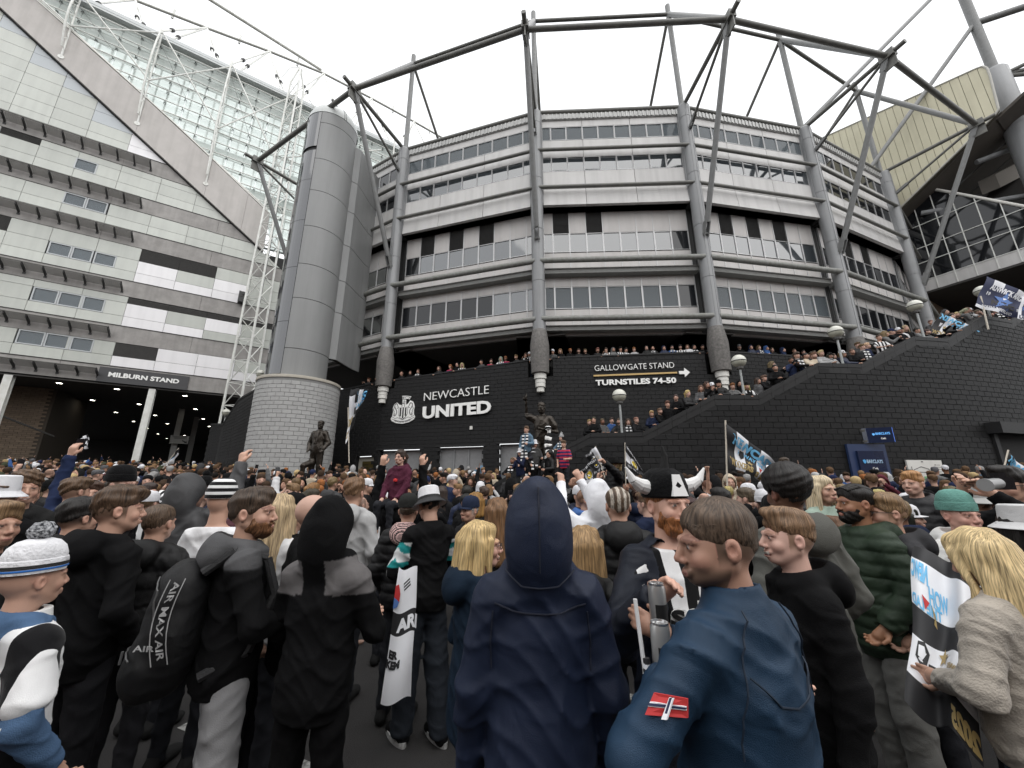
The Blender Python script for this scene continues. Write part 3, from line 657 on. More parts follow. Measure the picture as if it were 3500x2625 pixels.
for z0, z1 in ((6.62,7.42),(8.66,9.53),(11.15,12.0),(13.97,14.84),(16.07,16.92),(18.53,19.42)):
    for a, e in ((-14.5,-9.0),(-9.0,-3.46),(-3.46,1.0),(1.0,4.5)):
        poly = clip([(a+.006,z0),(e-.006,z0),(e-.006,z1),(a+.006,z1)], lambda u, z: z-low(u)+.02)
        if len(poly) < 3: continue
        b = B(); b.prism(poly, MF, .005, -.1); put('concrete_band', b, conc, mil)
    b = B(); e = min(4.5, 3.3+(15.7-z1)/.7484); b.slab(MF, -14.5, e, z1, z1+.025, -.05, .03); put('drip_ledge', b, seam_m, mil)
# maintenance walkways of steel grating on brackets
GR = [(6.81,-2.13),(8.91,-2.13),(11.35,-2.13),(14.23,-2.27),(16.31,-2.31),(18.73,-2.36)]
gm = see_glass('open_steel_grating', (1,1,1), .5, .7, (.40,.395,.38))
for gi, (z, ue) in enumerate(GR):
    wk = thing('grating_walkway', MF(-6, z, .3), 'steel grating ledge with black brackets on the left stand, '+('lowest, beside the MILBURN STAND sign','second from the bottom','third from the bottom','fourth from the bottom','second from the top','topmost, under the sloping beam')[gi], 'walkway', 'grating ledges across the left stand')
    b = B(); b.tube(MF(-13,z+.34,.50), MF(ue,z+.34,.50), .045, 8); b.tube(MF(-13,z+.15,.06), MF(ue,z+.15,.06), .02, 6); put('edge_rail', b, tube_d, wk, smooth=True)
    u = ue
    while u > -13:
        b = B(); b.hexa([MF(u-.022,z,.01),MF(u+.022,z,.01),MF(u+.022,z+.22,.47),MF(u-.022,z+.22,.47),MF(u-.022,z+.15,.01),MF(u+.022,z+.15,.01),MF(u+.022,z+.37,.49),MF(u-.022,z+.37,.49)])
        b.slab(MF, u-.05, u+.05, z-.06, z+.03, .005, .03); put('bracket', b, bracket_m, wk)
        if u-.66 > -13.3:
            b = B(); q = lambda a, e, d: b.hexa([MF(a,z+.165-d,.07),MF(e,z+.165-d,.07),MF(e,z+.305-d,.46),MF(a,z+.305-d,.46),MF(a,z+.175,.07),MF(e,z+.175,.07),MF(e,z+.315,.46),MF(a,z+.315,.46)])
            q(u-.63, u-.03, .0)
            for i in range(1, 8): q(u-.63+.6*i/8-.006, u-.63+.6*i/8+.006, .02)
            put('grating', b, gm, wk)
        u -= .66
# sloping concrete beam
for a, e in ((-14,-9.5),(-9.5,-6.7),(-6.69,-3.3),(-3.29,.1),(.11,2.1),(2.11,3.35)):
    b = B(); b.prism([(a,low(a)),(e,low(e)),(e,upp(e)),(a,upp(a))], MF, .22, -.3); put('raking_beam', b, conc_l, mil)
b = B(); b.prism([(-14,low(-14)-.07),(3.3,low(3.3)-.07),(3.3,low(3.3)-.005),(-14,low(-14)-.005)], MF, .1, -.2); put('beam_gutter', b, seam_m, mil)
b = B(); b.prism([(-14,upp(-14)+.0),(-8.31,26.4),(-5.53,24.6),(-1.72,22.0),(2.63,18.82),(3.3,18.3),(3.3,18.38),(2.63,18.9),(-1.72,22.08),(-5.53,24.68),(-8.31,26.48),(-14,30.5)], MF, .24, .0); put('beam_flashing', b, white_m, mil)
# glazing above the beam: panes, clamps, horizontal tubes
def gl_low(u): return upp(u)+.06 if u < 3.3 else 15.2
PU = [-10+.82*i for i in range(30)]
zr = [27.95-.74*i for i in range(17)]
gw = thing('glazed_screen', MF(0, 22, 0), 'pale green glazed screen of the left stand with white tubes, above the sloping concrete beam', 'glazing')
for i in range(len(PU)-1):
    for z1, z0 in zip(zr[:-1], zr[1:]):
        a, e = PU[i]+.008, PU[i+1]-.008
        if z1 < gl_low(e)+.05 if a < 3.2 else z1 < 15.3: continue
        poly = [(a,z0+.01),(e,z0+.01),(e,z1-.01),(a,z1-.01)]
        if a < 3.2: poly = clip(poly, lambda u, z: gl_low(u)-z)
        if len(poly) < 3: continue
        b = B(); b.prism(poly, MF, -.14, -.16); put('pane', b, mil_glass, gw)
        if z0 > gl_low(PU[i])+.1:
            b = B(); x = PU[i]
            for sx, sz in ((-1,-1),(1,-1),(-1,1),(1,1)): b.tube(MF(x,z0,-.02), MF(x+sx*.055,z0+sz*.055,-.13), .018, 5)
            b.tube(MF(x,z0,-.02), MF(x,z0,.12), .02, 5); put('clamp', b, bracket_m, gw)
for z in zr[1:]:
    us = 3.3
    for t in np.linspace(-10, 3.3, 120):
        if z > gl_low(t)+.1: us = t; break
    b = B(); b.tube(MF(us,z,.12), MF(14,z,.12), .048, 8); put('glazing_tube', b, steel_w, gw, smooth=True)
b = B(); b.tube(MF(-12,upp(-12)+.28,.14), MF(-8.31,26.65,.14), .05, 8); b.tube(MF(-8.31,26.65,.14), MF(3.2,18.62,.14), .055, 8); put('edge_tube', b, steel_w, gw, smooth=True)
b = B()      # structure seen through the glass: mullions, floors, roof lining
for u in np.arange(-9.6, 14, .55): b.slab(MF, u-.03, u+.03, max(15, upp(u) if u < 3.3 else 15), 27.2, -1.6, -1.5)
for z in (26.4, 24.0, 21.6, 19.2, 16.8): b.slab(MF, max(-10, (26.9-z)*1.4-8.5) if z > 18 else 3.2, 14, z-.05, z+.05, -1.6, -1.5)
put('inner_glazing_bar', b, mat('inner_bar', (.32,.34,.33), .7), gw)
b = B(); b.slab(MF, -10, 14, 26.9, 27.75, -1.45, -.5); put('roof_lining', b, mat('grey_roof_lining', (.17,.19,.19), .7), gw)
b = B(); b.slab(MF, -10, 14, 19.9, 20.9, -1.9, -1.7); b.slab(MF, -10, 14, 22.6, 23.1, -1.9, -1.75); put('inner_floor', b, mat('inner_floor_grey', (.36,.39,.39), .7), gw)
b = B(); b.slab(MF, -10, 15.5, 27.98, 28.2, -1.2, -.02); b.slab(MF, -10, 15.5, 27.6, 27.72, -.15, .2); put('roof_edge', b, mat('roof_edge_grey', (.5,.52,.52), .5), gw)
b = B()
for u in np.arange(-9.6, 15.4, 1.1): b.tube(MF(u,28.2,-.6), MF(u,29.0,-.6), .014, 5)
for z in (28.45, 28.72, 29.0): b.tube(MF(-10,z,-.6), MF(15.4,z,-.6), .012, 5)
put('guard_rail', b, mat('thin_rail', (.42,.43,.43), .5), gw)
# bowed trusses standing on the beam
TU = [-10.05, -6.69, -3.33, .06]
for i, u in enumerate(TU):
    zf = lin([(-10.05,25.8),(-6.63,23.46),(-3.26,21.17),(.16,18.83)], u); zt = 28.1
    tr = thing('bowed_truss', MF(u, zf, .3), ('first bowed white truss, half out of the picture on the left', 'second bowed white truss on the glazed screen, from the left', 'third bowed white truss on the glazed screen', 'fourth bowed white truss, next to the white lattice mast')[i], 'truss', 'bowed trusses on the glazed screen')
    def q(t, s): return MF(u-.12*t, zf+.45+(zt-zf-.45)*t, .24+s*(.10+.95*sin(pi*(.08+.84*t))*.55))
    ts = np.linspace(0, 1, 11)
    for s, r in ((0, .055), (1, .065)):
        b = B(); b.path([q(t, s) for t in ts], r, 8); put('truss_chord', b, steel_w, tr, smooth=True)
    b = B()
    for j in range(0, 10, 2): b.tube(q(ts[j], 0), q(ts[j+1], 1), .03, 6); b.tube(q(ts[j+1], 1), q(ts[j+2], 0), .03, 6)
    put('truss_web', b, steel_w, tr)
    b = B(); b.tube(MF(u,zf,.22), MF(u,zf+.5,.26), .06, 8); b.tube(MF(u,zf,.22), MF(u,zf,.25), .17, 14); put('truss_foot', b, steel_w, tr)
    nu = TU[i+1] if i < 3 else 3.5
    zn = lin([(-10.05,25.8),(-6.63,23.46),(-3.26,21.17),(.16,18.83),(3.5,16.6)], nu)
    md = lambda uu, zz: MF(uu, zz+.42*(28.1-zz), .45)
    b = B(); b.tube(md(u, zf), MF(nu, 27.7, .5), .06, 8); b.tube(MF(u, 27.7, .5), md(nu, zn), .06, 8); put('cross_brace', b, steel_w, tr, smooth=True)
    b = B(); b.tube(md(u, zf), MF(u+1.6, (zf+28)/2-.4, .12), .012, 5); b.tube(MF(u,27,.4), MF(u+1.6,(zf+28)/2-.4,.12), .012, 5); put('wire_tie', b, louv_m, tr)
b = B()
for (u0,z0),(u1,z1) in (((3.6,22.6),(9.5,26.6)),((3.6,26.9),(9.5,21.6)),((3.6,20),(8,20.6)),((9.5,22.2),(13.5,26.9))): b.tube(MF(u0,z0,.4), MF(u1,z1,.4), .06, 8)
for u in (7.0, 10.4): b.tube(MF(u,20,.3), MF(u,28.2,.35), .07, 8); b.tube(MF(u,20,.8), MF(u,28.2,.45), .06, 8)
put('rear_brace', b, steel_w, gw, smooth=True)
# white roof truss behind the roof edge
rt = thing('roof_truss', MF(3, 34, -4), 'white tubular roof truss above the roof edge of the left stand, against the sky', 'roof truss')
ND = [(-10.4,33.2),(-6.53,33.94),(-2.74,34.62),(1.12,35.41),(5.0,36.0),(8.98,36.0),(12.98,35.86),(16.2,35.66)]
for (a,z0),(e,z1) in zip(ND[:-1], ND[1:]):
    for dz in (.0, .34):
        b = B(); b.tube(MF(a,z0+dz,-4-dz), MF(e,z1+dz,-4-dz), .11, 8); put('top_boom', b, mat('stained_white_steel', (.40,.40,.36), .6, 0, (.62,.62,.58), 2.5, .4), rt, smooth=True)
    for t in (.5,): b = B(); b.tube(MF(a+(e-a)*t,z0+(z1-z0)*t-.25,-4.1), MF(a+(e-a)*t,z0+(z1-z0)*t+.6,-4.1), .1, 6); put('boom_splice', b, steel_w, rt)
for u, z in ND[:-1]:
    for du, w in ((-2.2,.8), (1.75,.8)):
        for s in (0, 1):
            e = MF(u+du+s*.5, 28.3, -1.0-s*.6); b = B(); b.tube(MF(u,z,-4), e, .085, 8); put('truss_leg', b, steel_w, rt, smooth=True)
            P, Q = Vector(MF(u,z,-4)), Vector(e); b = B(); b.tube(P.lerp(Q,.52), P.lerp(Q,.55), .17, 10); put('leg_collar', b, bracket_m, rt)
b = B(); b.tube(MF(-5,37.6,-4), MF(4.8,36.2,-4), .16, 10); put('boom_tube', b, MATS['stained_white_steel'], rt, smooth=True)
# white lattice mast
lm = thing('lattice_mast', MF(3.4, 6.4, .3), 'tall white triangular lattice mast standing between the left stand and the round tower', 'lattice mast')
def leg(k, t):
    w = (.62*(1-t)+.38*t) if t < .93 else .38*(1-(t-.93)/.07)
    u, o = ((-1.0,.1),(.25,1.2),(1.1,-.3))[k]
    return MF(3.55+u*w, 4.6+t*25.5, .75+o*w)
for k in range(3):
    b = B(); b.path([leg(k, t) for t in (0,.3,.6,.93,1)], .082, 10); put('mast_leg', b, steel_w, lm, smooth=True)
n = 19
for j in range(n):
    t0, t1 = j*.93/n, (j+1)*.93/n; b = B()
    for k in range(3):
        b.tube(leg(k,t0), leg((k+1)%3,t1), .036, 6); b.tube(leg(k,t0), leg((k+1)%3,t0), .032, 6)
    put('mast_lacing', b, steel_w, lm)
b = B(); b.tube(MF(3.7,12,.75), MF(3.7,27,.75), .05, 8); put('cable_duct', b, bracket_m, lm)
b = B(); b.path([MF(3.5,29.9,.8),MF(3.0,29.6,.7),MF(2.6,28.8,.4),MF(2.2,28.7,.2)], .03, 6); b.path([MF(3.6,29.9,.8),MF(4.1,29.3,.7),MF(4.4,27.9,.5),MF(4.9,27.6,.2)], .03, 6); put('mast_cable', b, steel_w, lm)
b = B(); b.slab(MF, 2.68, 2.98, 12.0, 12.3, .02, .42); b.slab(MF, 2.68, 2.98, 12.34, 12.66, .02, .36); b.slab(MF, 2.62, 2.68, 12.0, 12.7, .02, .3)
for z in (12.15, 12.5): b.tube(MF(2.83,z,.37), MF(2.83,z,.44), .06, 10)
tag(put('loudspeaker', b, bracket_m), 'small black double loudspeaker box fixed on the grey panels left of the lattice mast', 'loudspeaker')
# sign board and the open undercroft
ms = thing('stand_sign', MF(-.4, 7, .1), 'dark grey board with white MILBURN STAND lettering over the undercroft', 'sign')
b = B(); b.slab(MF, -2.13, 1.24, 6.60, 7.33, .02, .08); put('board', b, mat('charcoal_board', (.045,.045,.048), .55), ms)
lettering('MILBURN STAND', MF, -1.77, 6.875, .87, 6.885, .235, .082, .02, letter_w, ms, .04)
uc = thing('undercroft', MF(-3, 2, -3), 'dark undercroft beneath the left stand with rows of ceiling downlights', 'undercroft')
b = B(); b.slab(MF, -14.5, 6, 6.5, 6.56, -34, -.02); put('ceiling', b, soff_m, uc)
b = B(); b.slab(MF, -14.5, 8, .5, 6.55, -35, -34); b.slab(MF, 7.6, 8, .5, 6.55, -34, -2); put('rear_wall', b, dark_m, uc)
br_ = []
for r in range(60):
    z = 1.9+.135*r
    if z > 8.3: break
    for i in range(22): 
        x, y, _ = MF(-10.6+.29*(i+(.5 if r % 2 else 0)), 0, -2.6); br_.append((x, y, z, atan2(MDy, MDx), 1.0))
bw = thing('brick_pier', MF(-7, 2, -3), 'brown brick pier inside the undercroft at the far left', 'brick wall')
b = B(); b.slab(MF, -11, -4.12, 1.0, 6.5, -7, -2.62); put('pier_core', b, mat('brown_joint', (.05,.04,.03), .9), bw)
lay_blocks(bw, br_, tbrick, l=.405, h=.135, name='brick')
down = mat('downlight_glow', (1,.95,.82), .5, emit=14)
for r, (u0, o0, du) in enumerate(((-3.56,-.85,0), (-1.6,-.95,0), (1.06,-1.05,0))):
    for k in range(7):
        o = o0-4.6*k; t = thing('downlight', MF(u0, 6.49, o), ('left','middle','right')[r]+' row ceiling downlight in the undercroft, '+('nearest the opening','second from the opening','third from the opening','fourth from the opening','fifth from the opening','sixth from the opening','deepest')[k], 'downlight', 'undercroft ceiling downlights')
        c = MF(u0, 6.49, o); b = B(); b.lathe(c, [(.15,.02),(.19,.01),(.19,-.015),(.15,-.02)], 16); put('trim_ring', b, white_m, t)
        b = B(); b.lathe(c, [(0,-.004),(.15,-.005)], 16); put('lens', b, down, t)
for u, o, lab in ((-4.85,.0,'left white steel column of the undercroft opening'), (-.1,.0,'tall white steel column under the MILBURN STAND sign'), (.35,-6,'grey steel column further inside the undercroft, behind the white one'), (.75,-9.5,'farthest grey steel column inside the undercroft')):
    b = B(); m = steel_w if o == 0 else mat('shaded_column', (.30,.30,.29), .5)  # inner columns: undercroft shade put into a darker copy of the white steel
    z0 = 1.0
    b.slab(MF, u-.13, u+.13, z0, 6.5, o-.03, o+.0); b.slab(MF, u-.13, u+.13, z0, 6.5, o-.30, o-.27); b.slab(MF, u-.02, u+.02, z0, 6.5, o-.27, o-.03)
    t = tag(put('steel_column', b, m), lab, 'column')
b = B(); b.tube(MF(-5.6,5.1,-.3), MF(-3.7,4.1,-2.4), .06, 8); tag(put('brace_tube', b, louv_m), 'grey diagonal brace tube in front of the brown brick pier', 'tube')
ps = thing('direction_sign', MF(.45, 4.7, -5.6), 'pale direction sign with a black arrow hanging beside the undercroft column', 'sign')
b = B(); b.slab(MF, .15, 1.05, 4.25, 4.75, -5.7, -5.66); put('board', b, mat('grey_sign_board', (.32,.32,.30), .6), ps)
b = B(); b.prism([(.72,4.42),(.86,4.36),(.83,4.31),(.99,4.30),(.96,4.43),(.92,4.39),(.76,4.47)], MF, -5.655, -5.645); b.slab(MF, .25, .95, 4.68, 4.70, -5.655, -5.645); b.slab(MF, .3, .9, 4.62, 4.64, -5.655, -5.645); b.slab(MF, .35, .85, 4.56, 4.58, -5.655, -5.645); put('arrow', b, letter_k, ps)

# ---------------------------------------------------------------- round stair tower and its drum
TC = Vector((-11.0, 18.72)); td = Vector((.5, -.866)); te = Vector((.866, .5))
def tw(phi, r): return TC+td*(r*cos(phi))+te*(r*sin(phi))
tower = thing('stair_tower', (TC.x, TC.y, 6.9), 'round grey metal stair tower with a domed top and a dark glass strip', 'tower')
tpan = mat('tower_panel', (.235,.24,.238), .5, 0, (.205,.208,.207), .8, .9, streak=.12)
ZS = [6.85, 8.2, 10.87, 12.8, 15.06, 17.3, 19.4, 21.9, 22.7]
prof_pts = [tw(radians(a), 1.4) for a in np.linspace(-29, 72, 25)]
crv = [tw(radians(72),1.4)] + [Vector(p) for p in ((-9.36,19.25),(-9.30,19.7),(-9.26,20.3),(-9.2,21.0),(-9.05,21.55))]
def skin(pts, z0, z1, name, m, th=.05, n=0):
    b = B()
    for p, q in zip(pts[:-1], pts[1:]):
        d = (q-p).normalized(); nn = Vector((d.y, -d.x))*th
        b.hexa([(p.x-nn.x,p.y-nn.y,z0),(q.x-nn.x,q.y-nn.y,z0),(q.x,q.y,z0),(p.x,p.y,z0),(p.x-nn.x,p.y-nn.y,z1),(q.x-nn.x,q.y-nn.y,z1),(q.x,q.y,z1),(p.x,p.y,z1)])
    return put(name, b, m, tower, smooth=True)
b = B(); b.lathe((TC.x,TC.y,0), [(0,6.8),(1.33,6.8),(1.33,22.7),(0,22.7)], 32); put('tower_core', b, seam_m, tower)
skin([p+Vector((-.06,0)) for p in crv], 8.2, 21.5, 'curved_wall_core', seam_m, .2)
sp = int(len(prof_pts)*.62)
for z0, z1 in zip(ZS[:-1], ZS[1:]):
    skin(prof_pts[:sp], z0+.015, z1-.015, 'tower_panel', tpan); skin(prof_pts[sp-1:], z0+.015, z1-.015, 'tower_panel', tpan)
    if z0 > 8: 
        zt = min(z1, 21.6); skin(crv[:4], z0+.015, zt-.015, 'curved_panel', tpan); skin(crv[3:], z0+.015, zt-.015, 'curved_panel', tpan)
b = B(); b.lathe((TC.x,TC.y,22.7), [(1.42*cos(a), 1.42*sin(a)) for a in np.linspace(0, pi/2, 12)], 32); put('dome', b, mat('pale_dome', (.52,.54,.53), .4, 0, (.42,.44,.43), 2, .7, streak=.1), tower, smooth=True)
b = B()
for a in np.linspace(-.02, .02, 2):
    for t0, t1 in zip(np.linspace(0,pi/2,9)[:-1], np.linspace(0,pi/2,9)[1:]):
        f = lambda t: (TC.x+(td.x*cos(.4+a*2)+te.x*sin(.4+a*2))*1.425*cos(t), TC.y+(td.y*cos(.4+a*2)+te.y*sin(.4+a*2))*1.425*cos(t), 22.7+1.425*sin(t)); b.tube(f(t0), f(t1), .012, 5)
put('dome_seam', b, seam_m, tower)
gp = [tw(radians(a), 1.40) for a in np.linspace(-120, -30, 14)]
for z0, z1 in ((6.9,9.6),(9.6,12.6),(12.6,15.4),(15.4,18.0),(18.0,20.0),(20.25,22.68)):
    skin(gp, z0+.01, z1-.01, 'glass_strip', mat('smoked_tower_glass', (.03,.032,.037), .06, ior=1.9, spec=.6), tower and .03)
for x, y, r, z0, z1 in ((-13.0,19.9,.34,6.4,17.4), (-12.75,19.3,.1,6.4,15.5), (-12.9,20.2,.14,15,22)):
    b = B(); b.tube((x,y,z0), (x,y,z1), r, 16)
    for z in np.arange(z0+1.2, z1, 2.6): b.tube((x,y,z), (x,y,z+.03), r+.012, 16)
    put('service_pipe', b, col_m, tower, smooth=True)
drum = thing('block_drum', (TC.x, TC.y, .8), 'round drum of pale grey painted blocks below the stair tower, behind the suited statue', 'drum wall')
RD_ = 1.86; TC = Vector((-10.75, 18.7))
b = B(); b.lathe((TC.x,TC.y,0), [(0,.4),(RD_,.4),(RD_,6.62),(0,6.62)], 48); put('drum_core', b, gjoint, drum)
b = B(); b.lathe((TC.x,TC.y,0), [(1.3,6.60),(RD_+.035,6.60),(RD_+.045,6.63),(RD_+.035,6.74),(1.3,6.76)], 48); put('drum_coping', b, mat('cream_coping', (.50,.47,.41), .8, 0, (.40,.37,.31), 4, .6), drum, smooth=True)
pl_ = []; nb = 30
for r in range(33):
    z = .42+BH*r+BH/2
    if z+BH/2 > 6.62: break
    for i in range(nb):
        a = 2*pi*(i+(.5 if r % 2 else 0))/nb; pl_.append((TC.x+RD_*sin(a), TC.y-RD_*cos(a), z, a, 2*pi*RD_/nb/BL))
pl_ = [p for p in pl_ if (p[0]-TC.x)*td.x+(p[1]-TC.y)*td.y > -.6]
lay_blocks(drum, pl_, gblock)
# black wall running back from the drum
lw = thing('block_wall', (-15, 21, .8), 'black block wall stepping down to the left of the grey drum', 'wall')
LP = [(-12.6,19.3,6.55),(-13.9,20.0,6.7),(-16.9,23.0,6.83),(-19.1,25.0,5.6),(-21.0,26.4,5.8)]
places = []
for (x0,y0,z0),(x1,y1,z1) in zip(LP[:-1], LP[1:]):
    d = Vector((x1-x0, y1-y0)); L = d.length; d.normalize(); n = Vector((-d.y, d.x))*-1
    if n.dot(Vector((-x0,-y0))) < 0: n = -n
    Fw = lambda u, z, o=0.0, x0=x0, y0=y0, d=d, n=n: (x0+d.x*u+n.x*o, y0+d.y*u+n.y*o, z)
    b = B(); b.hexa([Fw(0,.4,-.3),Fw(L,.4,-.3),Fw(L,.4,0),Fw(0,.4,0),Fw(0,z0,-.3),Fw(L,z1,-.3),Fw(L,z1,0),Fw(0,z0,0)]); put('wall_core', b, joint_m, lw)
    b = B(); b.hexa([Fw(-.02,z0-.02,-.33),Fw(L+.02,z1-.02,-.33),Fw(L+.02,z1-.02,.03),Fw(-.02,z0-.02,.03),Fw(-.02,z0+.1,-.33),Fw(L+.02,z1+.1,-.33),Fw(L+.02,z1+.1,.03),Fw(-.02,z0+.1,.03)]); put('coping', b, cope_m, lw)
    rz = atan2(-d.y, -d.x)
    for r in range(40):
        z = .4+BH*r+BH/2; u = BL*(.5 if r % 2 else 1.0)
        while u < L-.1:
            if z+BH/2 < z0+(z1-z0)*u/L: x, y, _ = Fw(u, 0, 0); places.append((x, y, z, rz, 1.0))
            u += BL
lay_blocks(lw, places, block_m)
b = B(); b.hexa([(-18.9,24.8,.4),(-18.5,25.2,.4),(-21.2,27.4,.4),(-21.4,27.0,.4),(-18.9,24.8,5.5),(-18.5,25.2,5.5),(-21.2,27.4,3.4),(-21.4,27.0,3.4)]); put('ramp_wall', b, cope_m, lw)
lamp(-14.0, 20.4, 6.6, 1.15, 'globe street lamp on the black wall between lattice mast and grey drum'); lamp(-19.2, 25.2, 5.5, .95, 'globe street lamp low on the black wall at the undercroft edge')

# ---------------------------------------------------------------- stand at the far right
RP, RDx, RDy = Vector((29.0, 26.0)), .47242, -.88138
def RF(u, z, o=0.0): return (RP.x+RDx*u-.88138*o, RP.y+RDy*u-.47242*o, z)
rs = thing('stadium_stand', RF(3, 15, 0), 'far right stand with dark glazing, grey panels and a cream clad roof end', 'stadium stand')
cp_ = [(-3.2,31.4),(6.9,28.62),(7.15,28.5),(7.28,28.2),(7.28,27.6),(7.1,24.95),(6.9,24.7),(1.15,21.05),(-.2,20.2),(-3.2,18.2)]
u = -3.2
while u < 7.3:
    p = clip(clip(cp_, lambda a, z: u+.012-a), lambda a, z: a-u-.395)
    if len(p) > 2: b = B(); b.prism(p, RF, 1.5, 1.42); put('cladding_panel', b, cream, rs)
    u += .405
b = B(); b.prism(cp_, RF, 1.42, 1.2); put('cladding_core', b, mat('olive_joint', (.11,.10,.07), .9), rs)
for p, q in zip(cp_[:8], cp_[1:9]):
    b = B(); b.tube(RF(*p,1.5), RF(*q,1.5), .06, 8); put('edge_trim', b, mat('trim_grey', (.45,.44,.40), .5), rs)
b = B(); b.hexa([RF(-.2,20.1,1.2),RF(7.15,24.7,1.2),RF(7.15,24.2,-16),RF(-.2,19.8,-16),RF(-.2,20.3,1.2),RF(7.15,24.9,1.2),RF(7.15,24.5,-16),RF(-.2,20.1,-16)]); put('roof_soffit', b, mat('brown_soffit', (.075,.064,.052), .8, 0, (.05,.043,.036), 1.5, .6), rs)
b = B(); b.hexa([RF(6.9,24.5,1.2),RF(13,28,1.2),RF(13,27.5,-16),RF(6.9,24.1,-16),RF(6.9,24.7,1.2),RF(13,28.2,1.2),RF(13,27.8,-16),RF(6.9,24.4,-16)]); put('roof_soffit', b, MATS['brown_soffit'], rs)
for o in (-1.2,-3.2,-5.4,-7.6): 
    b = B(); b.tube(RF(0,20.05-.02*abs(o),o), RF(12,27.2-.02*abs(o),o), .06, 6); put('purlin', b, louv_m, rs)
for a, e in (((3.0,21.6,-.8),(11,22.5,-9)), ((2.4,21.0,.2),(11,18.8,-3)), ((5.4,23.2,-.4),(12,25.2,-6))):
    b = B(); b.tube(RF(*a), RF(*e), .17, 10); put('roof_tube', b, col_m, rs, smooth=True)
b = B(); b.hexa([RF(5,21.5,-2),RF(5.8,21.5,-2),RF(13,26,-9),RF(12.2,26,-9),RF(5,22.6,-2),RF(5.8,22.6,-2),RF(13,27,-9),RF(12.2,27,-9)]); put('roof_beam', b, mat('taupe_beam', (.16,.145,.125), .7), rs)
gt = lambda u: 22.87-1.226*(u-3.08) if u > 3.08 else 21.9+.48*(u-1.14)
MU = [1.2,2.12,3.04,3.93,4.84,5.75,6.68,7.6,8.5,9.4]; TR = [16.0,17.35,18.5,20.22,22.9]
for a, e in zip(MU[:-1], MU[1:]):
    for z0, z1 in zip(TR[:-1], TR[1:]):
        p = clip([(a,z0),(e,z0),(e,z1),(a,z1)], lambda u, z: z-gt(u))
        if len(p) > 2: b = B(); b.prism(p, RF, 0, -.02); put('pane', b, glass_d, rs)
    b = B(); b.slab(RF, a+.01, e-.01, 15.15, 15.96, -.03, .03); put('panel', b, panel_m, rs)
    b = B(); b.slab(RF, a-.025, a+.025, 15.16, min(gt(a), 22.9), .0, .07); put('mullion', b, steel_w, rs)
for z in TR[:-1]:
    e = 9.4 if z < 15.4 else min(9.4, 3.08+(22.87-z)/1.226); b = B(); b.slab(RF, 1.2, e, z-.022, z+.022, 0, .06); put('transom', b, steel_w, rs)
b = B(); b.tube(RF(2.9,22.95,.05), RF(9.4,gt(9.4)+.1,.05), .09, 8); put('glazing_rail', b, white_m, rs, smooth=True)
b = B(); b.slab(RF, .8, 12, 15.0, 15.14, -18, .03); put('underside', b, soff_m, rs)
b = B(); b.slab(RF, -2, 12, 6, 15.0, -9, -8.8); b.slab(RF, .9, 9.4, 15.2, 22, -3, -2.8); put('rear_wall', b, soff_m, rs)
pl_ = []
for r in range(110):
    z = 7+.135*r+.067
    if z > 21.6: break
    for i in range(3):
        u = .62+.3*(i+(.5 if r % 2 else 0)); x, y, _ = RF(min(u, 1.05), 0, .06); pl_.append((x, y, z, atan2(-RDy, -RDx)+pi, .72))
b = B(); b.slab(RF, -.6, 1.2, 6.9, 21.7, -.6, .05); b.slab(RF, .9, 1.18, 6.9, 15, -8, .0); put('pier_core', b, mat('buff_joint', (.30,.23,.17), .9), rs)
bp_ = thing('brick_pier', RF(.8, 7, 0), 'buff brick pier between the last grey column and the dark glazing at right', 'brick wall'); lay_blocks(bp_, pl_, buff, l=.42, h=.135, name='brick')
